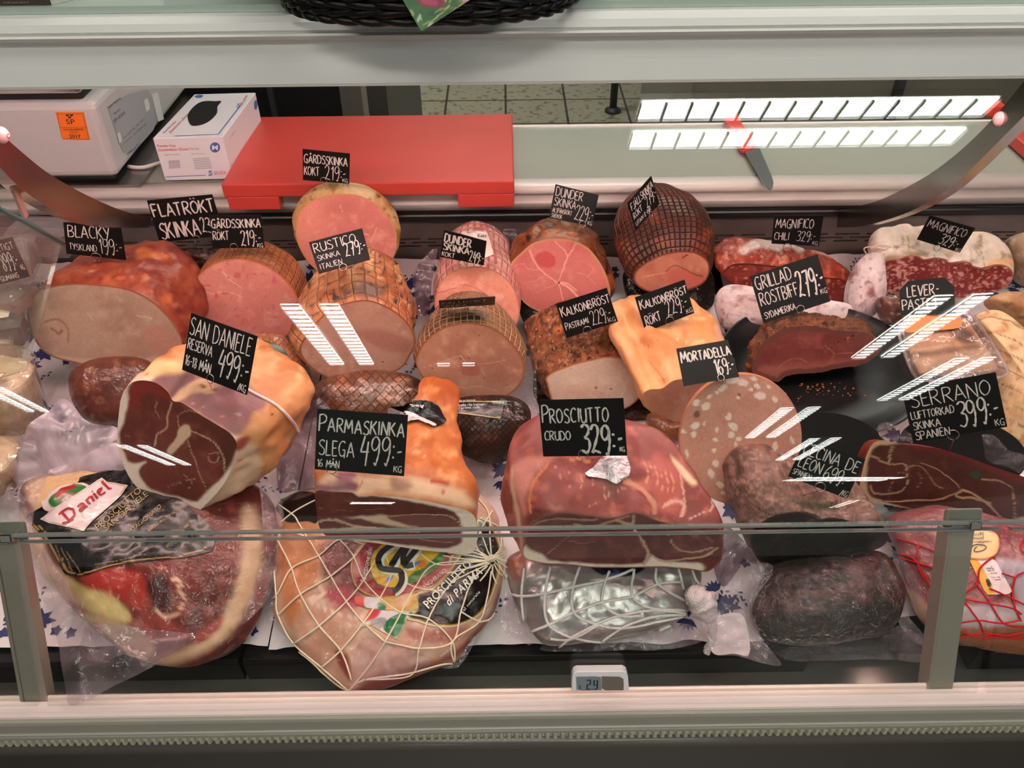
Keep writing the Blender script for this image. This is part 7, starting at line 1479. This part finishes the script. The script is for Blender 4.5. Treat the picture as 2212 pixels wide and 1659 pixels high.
pt = pillow('pate', '', '', z7([(1425, 900), (1470, 800), (1770, 760), (1840, 800), (1930, 930), (2030, 1090), (1980, 1130), (1580, 1150), (1490, 1110)]), .945, 52, 0, .012, .045,
    painter((206, 164, 130), mott=((.02, (190, 146, 112), .45, .6),), polys=[(z7([(1430, 880), (1800, 790), (1880, 870), (1890, 940), (1700, 950), (1560, 975), (1440, 990)]), (206, 150, 100), 6), (z7([(1700, 850), (1780, 800), (1860, 860), (1890, 930), (1790, 930)]), (110, 74, 46), 8), (z7([(1400, 975), (1560, 965), (1700, 945), (1700, 965), (1560, 990), (1420, 1000)]), (226, 180, 130), 4), (z7([(1420, 1000), (1560, 990), (1700, 965), (1890, 945), (1900, 975), (1500, 1030)]), (150, 108, 80), 6)]),
    mat('liver_pate', rough=.4, spec=.4, tint=(160, .06), bump=((220, .2),)), parent=tr, partname='pate', lump=(.001, 20), seed=47)
film(tr, PO, .935, 52, 0, clear_mat('tray_plastic', (250, 248, 250), 1.5, haze=.10, haze_col=(230, 220, 224), rough=.04, bump=(20, .3)), 'lid_film', wave=(.003, 20), N=120, M=20, seed=26)
b = MB(); n_ = nvec(52, 0); P0 = at_y(*c, .936); rim_ = smooth(PO, 80); R3 = at_plane_v(rim_, P0, n_); b.tube(np.vstack([R3, R3[:1]]), .0022, 6, False); b.build('tray_rim', clear_mat('tray_rim_plastic', (246, 240, 242), 1.6, haze=.35, haze_col=(236, 222, 222), rough=.05), tr, True)
b = MB(); lo3 = R3-n_*.035; lo3 = lo3.mean(0)+(lo3-lo3.mean(0))*.9; k = len(R3); b.add(np.vstack([R3, lo3]), [(i, (i+1) % k, k+(i+1) % k, k+i) for i in range(k)]); b.build('tray_wall', MATS['tray_plastic'], tr, True)
decal('orange_label', z7([(1418, 862), (1440, 790), (1470, 760), (1680, 715), (1745, 730), (1790, 775), (1780, 830), (1640, 850)]), flat(P0+n_*.004, n_), mat('orange_paper', (226, 132, 66), rough=.5), tr, None, 50, 8)
film(tr, a7([(1125, 480), (1180, 455), (1260, 470), (1340, 520), (1400, 600), (1320, 620), (1200, 595), (1140, 590)]), .79, 44, 0, FILM2, 'film_flap', wave=(.012, 34), seed=27)
film(K_['dp']['root'] if False else HAM['serrano']['root'], a7([(1880, 560), (1990, 560), (2060, 640), (2200, 700), (2300, 760), (2250, 860), (2100, 800), (1950, 740)]), .77, 44, 0, FILM2, 'film_flap', wave=(.01, 30), seed=28)
# foil scrap on the prosciutto
sp = surf(bvh(HAM['prosciutto']['body']), .003)
fs_ = a5([(735, 778), (800, 730), (860, 660), (900, 640), (1040, 640), (1068, 740), (1060, 790), (1010, 820), (975, 850), (900, 815), (820, 805), (760, 800)])
b = thing('foil_scrap', 'torn scrap of silver paper lying on top of the prosciutto', 'foil', at_y(1310, 1020, .69))
decal('foil', fs_, sp, mat('matte_foil', (206, 196, 204), rough=.35, metal=.7, bump=((90, .8),)), b, None, 70, 12, True)
# black foil round the parma shank
pb_ = surf(bvh(HAM['parma']['body']), .0035)
bf = decal('shank_foil', a3([(1070, 480), (1180, 470), (1240, 440), (1380, 440), (1450, 470), (1500, 560), (1520, 600), (1440, 640), (1380, 610), (1290, 590), (1230, 610), (1130, 560)]), lambda x, y: pb_(x, y) or (at_y(x, y, HAM['parma']['C3'][1]+.23), np.array([0, -.8, .6])), mat('black_foil', (20, 18, 20), rough=.25, metal=.3, spec=.6, bump=((60, .9),)), HAM['parma']['root'], None, 70, 14)
wf = decal('foil_edge', a3([(1060, 520), (1075, 480), (1130, 500), (1260, 545), (1350, 590), (1440, 640), (1400, 640), (1330, 600), (1240, 610), (1130, 600)]), lambda x, y: (lambda h: (h[0]+h[1]*.0015, h[1]) if h else (at_y(x, y, HAM['parma']['C3'][1]+.22), np.array([0, -.8, .6])))(pb_(x, y)), mat('white_foil_edge', (216, 200, 206), rough=.4, metal=.3, bump=((120, .6),)), HAM['parma']['root'], None, 60, 8)
lb = MB(); K = a3([(1240, 502), (1360, 500), (1236, 475)]); printed(lb, 'Slega', K[0], K[1], K[2], lambda x, y: (lambda h: (h[0]+h[1]*.002, h[1]) if h else (at_y(x, y, HAM['parma']['C3'][1]+.226), np.array([0, -.8, .6])))(pb_(x, y))); lb.build('foil_print', mat('label_white_ink'), bf)
# white rope round the san daniele
sd = surf(bvh(HAM['daniele']['body']), .001)
rp = a1([(1590, 270), (1640, 300), (1720, 340), (1800, 390), (1880, 470), (1930, 560), (1952, 660), (1955, 760), (1935, 850), (1900, 920)])
net_cord(HAM['daniele']['root'], [rp], sd, .0022, mat('white_rope', (232, 206, 206), rough=.7, spec=.2), 'rope')
# label on the wrapped boiled ham
sk = surf(bvh(HAM['dunder_kokt']['body']), .0012)
wl = decal('white_label', z5([(1185, 455), (1280, 448), (1352, 458), (1372, 520), (1392, 600), (1320, 630), (1200, 620)]), sk, mat('label_white', rough=.3), HAM['dunder_kokt']['root'], painter((226, 206, 196), rim=((1.4, (130, 110, 130)), (.8, (226, 206, 196)))), 60, 12, True)
lb = MB(); K = z5([(1290, 492), (1348, 492), (1290, 472)]); printed(lb, 'Kokt', K[0], K[1], K[2], surf(bvh(HAM['dunder_kokt']['body']), .002)); K = z5([(1225, 468), (1280, 462), (1225, 456)]); printed(lb, 'Skaldding', K[0], K[1], K[2], surf(bvh(HAM['dunder_kokt']['body']), .002)); lb.build('label_print', mat('black_ink', (30, 24, 22)), wl)

# salad tubs and plastic boxes of the next section, left
TUB = clear_mat('tub_plastic', (250, 248, 248), 1.5, haze=.10, haze_col=(236, 226, 222), rough=.03)
SAL = mat('potato_salad', (204, 178, 148), rough=.5, spec=.4, tint=(70, .25), bump=((60, 1.0), (180, .5)))
def tub(px, py, y0, r, h, label, text=None):
    c = at_y(px, py, y0); t = thing('salad_tub', label, 'tub', c, 'clear tubs of salad')
    b = MB(); b.lathe([(r*.78, .0), (r*.80, .001), (r*.93, h*.9), (r*.96, h*.92)], c, 72, wob=.012); b.build('cup', TUB, t, True)
    b = MB(); b.lathe([(r*1.0, h*.90), (r*1.02, h*.93), (r*1.0, h*.965), (r*.93, h*.97), (r*.90, h*1.03), (r*.86, h*1.06), (.0001, h*1.06)], c, 64); b.build('lid', TUB, t, True)
    b = MB(); b.lathe([(.0001, .004), (r*.74, .004), (r*.88, h*.80), (r*.7, h*.90), (r*.35, h*.94), (.0001, h*.93)], c, 48); V = b.v[0]
    for i in range(len(V)): V[i] += .0045*np.array(mnoise.noise_vector(Vector(V[i]*70)))
    b.build('salad', SAL, t, True)
    if text:
        zc = c[2]+h*1.065; q = [(c[0]+x, c[1]+y, zc) for x, y in ((-.04, -.052), (.028, -.046), (.036, -.012), (-.04, -.016))]
        b = MB(); b.add(q, [(0, 1, 2, 3)]); l = b.build('label', mat('white_label', (222, 222, 222)), t)
        e = MB()
        for i, j in ((1, 2), (2, 3), (0, 1)): e.tube([np.array(q[i])+[0, 0, .0003], np.array(q[j])+[0, 0, .0003]], .0006, 4)
        e.build('label_border', mat('red_border', (200, 50, 50), rough=.5), l)
        e = MB(); V, Fc = text_mesh(text); e.add([(c[0]-.032+u*.05, c[1]-.026+v*.005, zc+.0006) for u, v in V], Fc); e.build('label_print', mat('black_ink'), l)
tub(22, 905, .86, .062, .086, 'clear ribbed tub of potato salad with red-edged label on its lid', 'POTATISSALLAD')
tub(-30, 1045, .77, .062, .055, 'clear tub of potato salad at the left edge below the labelled tub')
tub(-20, 775, .95, .055, .045, 'clear tub at the left edge above the labelled tub')
PB = clear_mat('box_plastic', (248, 246, 248), 1.5, haze=.16, haze_col=(220, 210, 212), rough=.04, bump=(12, .2))
def cbox(px, py, y0, w, d, h, rot, label, fill=None, lab=None):
    c = at_y(px, py, y0); t = thing('plastic_box', label, 'plastic box', c, 'clear boxes behind the salad tubs'); ca, sa = math.cos(rot), math.sin(rot)
    def bx(x0, x1, y0_, y1, z0, z1_, nm, m, bev=.004):
        b = MB(); b.box((x0, y0_, z0), (x1, y1, z1_)); V = b.v[0]; X = V[:, 0]*ca-V[:, 1]*sa; Y = V[:, 0]*sa+V[:, 1]*ca; b.v[0] = np.stack([X, Y, V[:, 2]], 1)+c; return b.build(nm, m, t, bevel=bev)
    bx(-w/2, w/2, -d/2, d/2, 0, h, 'shell', PB); bx(-w/2-.003, w/2+.003, -d/2-.003, d/2+.003, h*.8, h*.88, 'flange', PB, .001)
    if fill: bx(-w/2+.004, w/2-.004, -d/2+.004, d/2-.004, .003, h*.6, 'contents', mat(*fill[:1], fill[1], rough=.6, tint=(50, .3), bump=((60, .8),)))
    if lab: bx(-w*.35, w*.35, -d*.3, d*.2, h+.0004, h+.001, 'label', mat('yellow_white_label', (222, 214, 190), rough=.5), 0)
cbox(18, 600, 1.06, .075, .06, .045, .5, 'clear box with pale label left of the large red-brown ham', ('box_meat', (150, 110, 96)), True)
cbox(12, 738, .965, .07, .06, .05, .3, 'clear box just above the labelled salad tub', ('box_dark', (96, 70, 60)), True)
cbox(25, 660, 1.00, .08, .06, .04, -.3, 'clear box under the 899 sign', ('box_meat', (150, 110, 96)))
cbox(20, 590, 1.12, .09, .06, .05, .2, 'clear box behind the 899 sign', ('box_dark', (96, 70, 60)))
cbox(110, 540, 1.20, .09, .05, .05, -.1, 'clear box against the back panel behind the card priced 199', ('box_dark', (96, 70, 60)))

# ------------------------------------------------------------------ handwritten price signs
def rp_(P): return P[0]
sign(z4([(408, 240), (780, 258), (815, 485), (430, 442)]), 1.035, [('BLACKY', .06, .56, .36, .72, 1.5), ('TYSKLAND', .06, .16, .2, .46, .9), ('199:-', .58, .14, .44, .38, 1.3)],
     'black card priced 199 stuck in the large red-brown smoked ham', (z4([(622, 462)])[0], 9), pin_to=z4([(640, 500)])[0])
sign(z4([(948, 100), (1370, 60), (1450, 325), (1030, 370)]), 1.17, [('FLATRÖKT', .04, .60, .30, .93, 2.6), ('SKINKA', .06, .08, .38, .60, 2.6), ('239:-', .70, .12, .36, .30, 1.9)],
     'black card with thick letters half hidden behind the card on the round amber ham', (z4([(1270, 345)])[0], 7), pin_to=z4([(1262, 420)])[0])
sign(z4([(1352, 196), (1684, 190), (1710, 404), (1372, 408)]), 1.10, [('GÅRDSSKINKA', .02, .62, .26, .95, 1.7), ('RÖKT', .03, .26, .26, .30, 1.5), ('219:-', .56, .08, .46, .38, 1.7), ('KG', .86, .02, .12, .11, .9)],
     'black card priced 219 stuck in the round amber ham', (z4([(1510, 396)])[0], 7), pin_to=z4([(1490, 430)])[0])
sign(z2([(160, 962), (466, 992), (462, 1187), (163, 1163)]), 1.20, [('GÅRDSSKINKA', .03, .58, .27, .92, 1.5), ('KOKT', .03, .18, .28, .32, 1.4), ('219:-', .48, .08, .46, .44, 1.4), ('KG', .85, .04, .12, .12, .8)],
     'black card priced 219 above the round slice end by the red board', (z2([(297, 1162)])[0], 6.5), pin_to=z2([(318, 1225)])[0])
sign(z5([(200, 518), (545, 427), (597, 628), (265, 720)]), .968, [('RUSTICO', .05, .62, .28, .78, 1.2), ('SKINKA', .06, .36, .16, .42, .8), ('ITALIEN', .06, .09, .16, .42, .8), ('279:-', .58, .26, .42, .40, 1.5)],
     'black card priced 279 stuck in the charred orange ham', (z5([(422, 682)])[0], 8), pin_to=z5([(424, 712)])[0])
sign(z5([(1075, 437), (1348, 512), (1330, 668), (1047, 612)]), 1.035, [('DUNDER', .04, .60, .30, .62, 2.2), ('SKINKA', .04, .30, .26, .60, 2.0), ('KOKT', .04, .06, .17, .28, 1.1), ('249:-', .66, .06, .44, .32, 1.6)],
     'black card priced 249 in front of the pink wrapped ham', (z5([(1190, 655)])[0], 7), pin_to=z5([(1185, 690)])[0])
sign(z5([(1795, 143), (2073, 213), (2030, 415), (1752, 362)]), 1.13, [('DUNDER', .04, .68, .26, .62, 1.2), ('SKINKA', .04, .40, .24, .50, 1.1), ('ALSPÅNSRÖKT', .04, .20, .13, .44, .7), ('SVENSK', .04, .04, .12, .24, .7), ('229:-', .56, .10, .46, .42, 1.3), ('KG', .88, .02, .12, .1, .7)],
     'black card priced 229 on a tall wire above the pink marbled ham', (z5([(1965, 400)])[0], 7), pin_to=z5([(1943, 470)])[0])
sign(z6([(765, 175), (918, 0), (970, 180), (818, 352)]), 1.085, [('FJÄLLSKINKA', .05, .66, .24, .90, 1.3), ('RÖKT', .05, .36, .20, .34, 1.2), ('UTAN E-NR', .05, .10, .14, .62, .9), ('279:-', .56, .26, .38, .42, 1.4)],
     'black card turned aside, priced 279, stuck in the tall dark netted ham', (z6([(910, 250)])[0], 7), pin_to=z6([(915, 290)])[0])
kq = z5([(1040, 898), (1405, 873), (1400, 922), (1045, 945)]); d_ = ray(*np.array(kq).mean(0)); d_ = d_/np.linalg.norm(d_); up_ = np.cross(np.array([1.0, 0, 0]), d_); up_ = up_ if up_[2] > 0 else -up_
nn_ = -(d_*math.sin(math.radians(11))-(-up_)*0)-up_*(-1)*0; tv = -d_*math.cos(math.radians(11))+up_*math.sin(math.radians(11)); nn_ = np.cross(np.array([1.0, 0, 0]), tv); nn_ = nn_ if nn_ @ d_ < 0 else -nn_
sign(kq, .915, [('KALLRÖKT', .05, .56, .32, .80, 1.0), ('SKINKA', .05, .12, .32, .45, 1.0)], 'black card tilted almost flat on top of the string-netted ham', (z5([(1218, 936)])[0], 4), normal=nn_)
sign(z6([(302, 828), (630, 723), (703, 940), (370, 1048)]), .955, [('KALKONBRÖST', .04, .60, .28, .94, 1.5, 1), ('PASTRAMI', .04, .22, .20, .44, 1.1, 1), ('229:-', .54, .10, .42, .38, 1.1), ('KG', .84, .05, .12, .13, .7)],
     'black card priced 229 in the pepper-crusted breast', (z6([(503, 995)])[0], 9), pin_to=z6([(490, 1025)])[0])
sign(z6([(812, 785), (1132, 670), (1195, 885), (880, 1010)]), .955, [('KALKONBRÖST', .04, .62, .26, .94, 1.6, 1), ('RÖKT', .06, .16, .26, .30, 1.4), ('229:-', .50, .18, .44, .42, 1.4), ('KG', .86, .06, .12, .12, .9)],
     'black card priced 229 in the smooth golden breast', (z6([(1035, 935)])[0], 9), pin_to=z6([(1025, 985)])[0])
sign(z7([(535, 80), (868, 78), (835, 285), (517, 268)]), 1.125, [('MAGNIFICO', .05, .58, .30, .78, 1.2), ('CHILI', .05, .16, .26, .30, 1.1), ('329:-', .52, .14, .34, .38, 1.1), ('KG', .86, .04, .12, .11, .7)],
     'black card standing in the red chili salami', (z7([(622, 290)])[0], 8), pin_to=z7([(640, 330)])[0])
sign(z7([(1580, 78), (1885, 165), (1780, 330), (1493, 240)]), 1.12, [('MAGNIFICO', .06, .58, .30, .84, 1.2), ('329:-', .46, .10, .40, .42, 1.4), ('KG', .88, .02, .13, .1, .8)],
     'black card priced 329 tilted on the white tied salami', (z7([(1630, 295)])[0], 6), pin_to=z7([(1625, 330)])[0])
sign(z7([(373, 487), (828, 338), (913, 655), (465, 803)]), .965, [('GRILLAD', .04, .68, .26, .52, 1.6), ('ROSTBIFF', .04, .34, .26, .56, 1.6), ('SYDAMERIKA', .04, .07, .13, .46, 1.1), ('279:-', .60, .26, .52, .38, 2.7), ('KG', .90, .20, .1, .09, .9)],
     'large black card priced 279 over the roast beef', (z7([(710, 708)])[0], 8), pin_to=z7([(685, 780)])[0])
sign(z7([(1372, 527), (1742, 484), (1752, 738), (1388, 752)]), .985, [('LEVER-', .14, .54, .30, .58, 1.7), ('PASTEJ', .03, .16, .30, .62, 1.7)],
     'black eight-cornered card behind the pate tray', poly=[(0, 0), (1, 0), (1, .72), (.82, 1), (.17, 1), (0, .76)], pin=(z7([(1500, 745)])[0], 6))
sign(z6([(1080, 1115), (1412, 1058), (1486, 1296), (1128, 1357)]), .765, [('MORTADELLA', .04, .60, .30, .94, 1.9, 1), ('169:-', .62, .14, .40, .34, 1.9)],
     'black card priced 169 behind the top of the mortadella slice', (z6([(1365, 1305)])[0], 7), pin_to=z6([(1370, 1345)])[0])
sign(a7([(1297, 210), (2000, 85), (2088, 490), (1385, 610)]), .745, [('SERRANO', .07, .63, .27, .84, 1.4), ('LUFTTORKAD', .04, .42, .14, .46, 1.2), ('SKINKA', .04, .23, .14, .29, 1.2), ('SPANIEN', .04, .04, .15, .37, 1.2), ('399:-', .53, .15, .46, .42, 2.3), ('KG', .89, .05, .12, .09, 1.0)],
     'black card priced 399 on the long dark ham half', (a7([(1682, 548)])[0], 10), pin_to=a7([(1660, 665)])[0])
sign(a7([(590, 567), (1028, 735), (890, 1028), (452, 860)]), .645, [('CECINA DE', .04, .62, .28, .92, 1.3), ('LEON', .06, .30, .27, .38, 1.3), ('699:-', .50, .22, .36, .42, 1.3), ('SPANIEN', .03, .10, .13, .3, .8), ('/KG', .86, .02, .14, .12, .8)],
     'black card tilted on the grained dried beef', (a7([(688, 938)])[0], 10), pin_to=a7([(560, 1005)])[0])
sign(a5([(390, 223), (1025, 208), (1053, 637), (427, 643)]), .668, [('PROSCIUTTO', .03, .60, .30, .78, 1.9, 1), ('CRUDO', .04, .29, .16, .31, 1.5), ('329:-', .48, .05, .50, .48, 3.2), ('KG', .92, .08, .08, .06, 1.0)],
     'black card priced 329 standing on the flat-cut red ham', (a5([(725, 625)])[0], 10), pin_to=a5([(700, 700)])[0])
sign(a3([(500, 490), (1222, 540), (1190, 1028), (477, 972)]), .655, [('PARMASKINKA', .03, .64, .27, .94, 1.8, 1), ('SLEGA', .04, .25, .25, .39, 1.5), ('16 MÅN', .03, .05, .13, .24, 1.0), ('499:-', .50, .18, .44, .46, 1.9), ('KG', .88, .06, .10, .09, 1.1)],
     'black card priced 499 standing on the orange-skinned ham', (a3([(615, 965)])[0], 11), pin_to=a3([(725, 1065)])[0])
sign(z4([(1235, 825), (1660, 975), (1592, 1355), (1175, 1192)]), .758, [('SAN DANIELE', .03, .64, .30, .92, 1.5), ('RESERVA', .03, .40, .18, .38, 1.3), ('16-18 MÅN', .03, .11, .18, .40, 1.3), ('499:-', .52, .17, .42, .46, 2.2), ('/KG', .86, .03, .12, .12, 1.1)],
     'black card priced 499 stuck in the yellow-skinned cut ham', (z4([(1362, 1250)])[0], 9), pin_to=z4([(1370, 1320)])[0])
sign(z4([(-205, 410), (75, 335), (190, 590), (-90, 665)]), .975, [('NYRÖRTIGT', .22, .74, .16, .74, .9), ('899:-', .56, .26, .42, .36, 1.4), ('KG', .92, .2, .12, .07, .8), ('GUMANS', .40, .05, .12, .4, .9)],
     'black card ending in 899 cut off at the left edge of the photo', pin=(z4([(-60, 650)])[0], 8))
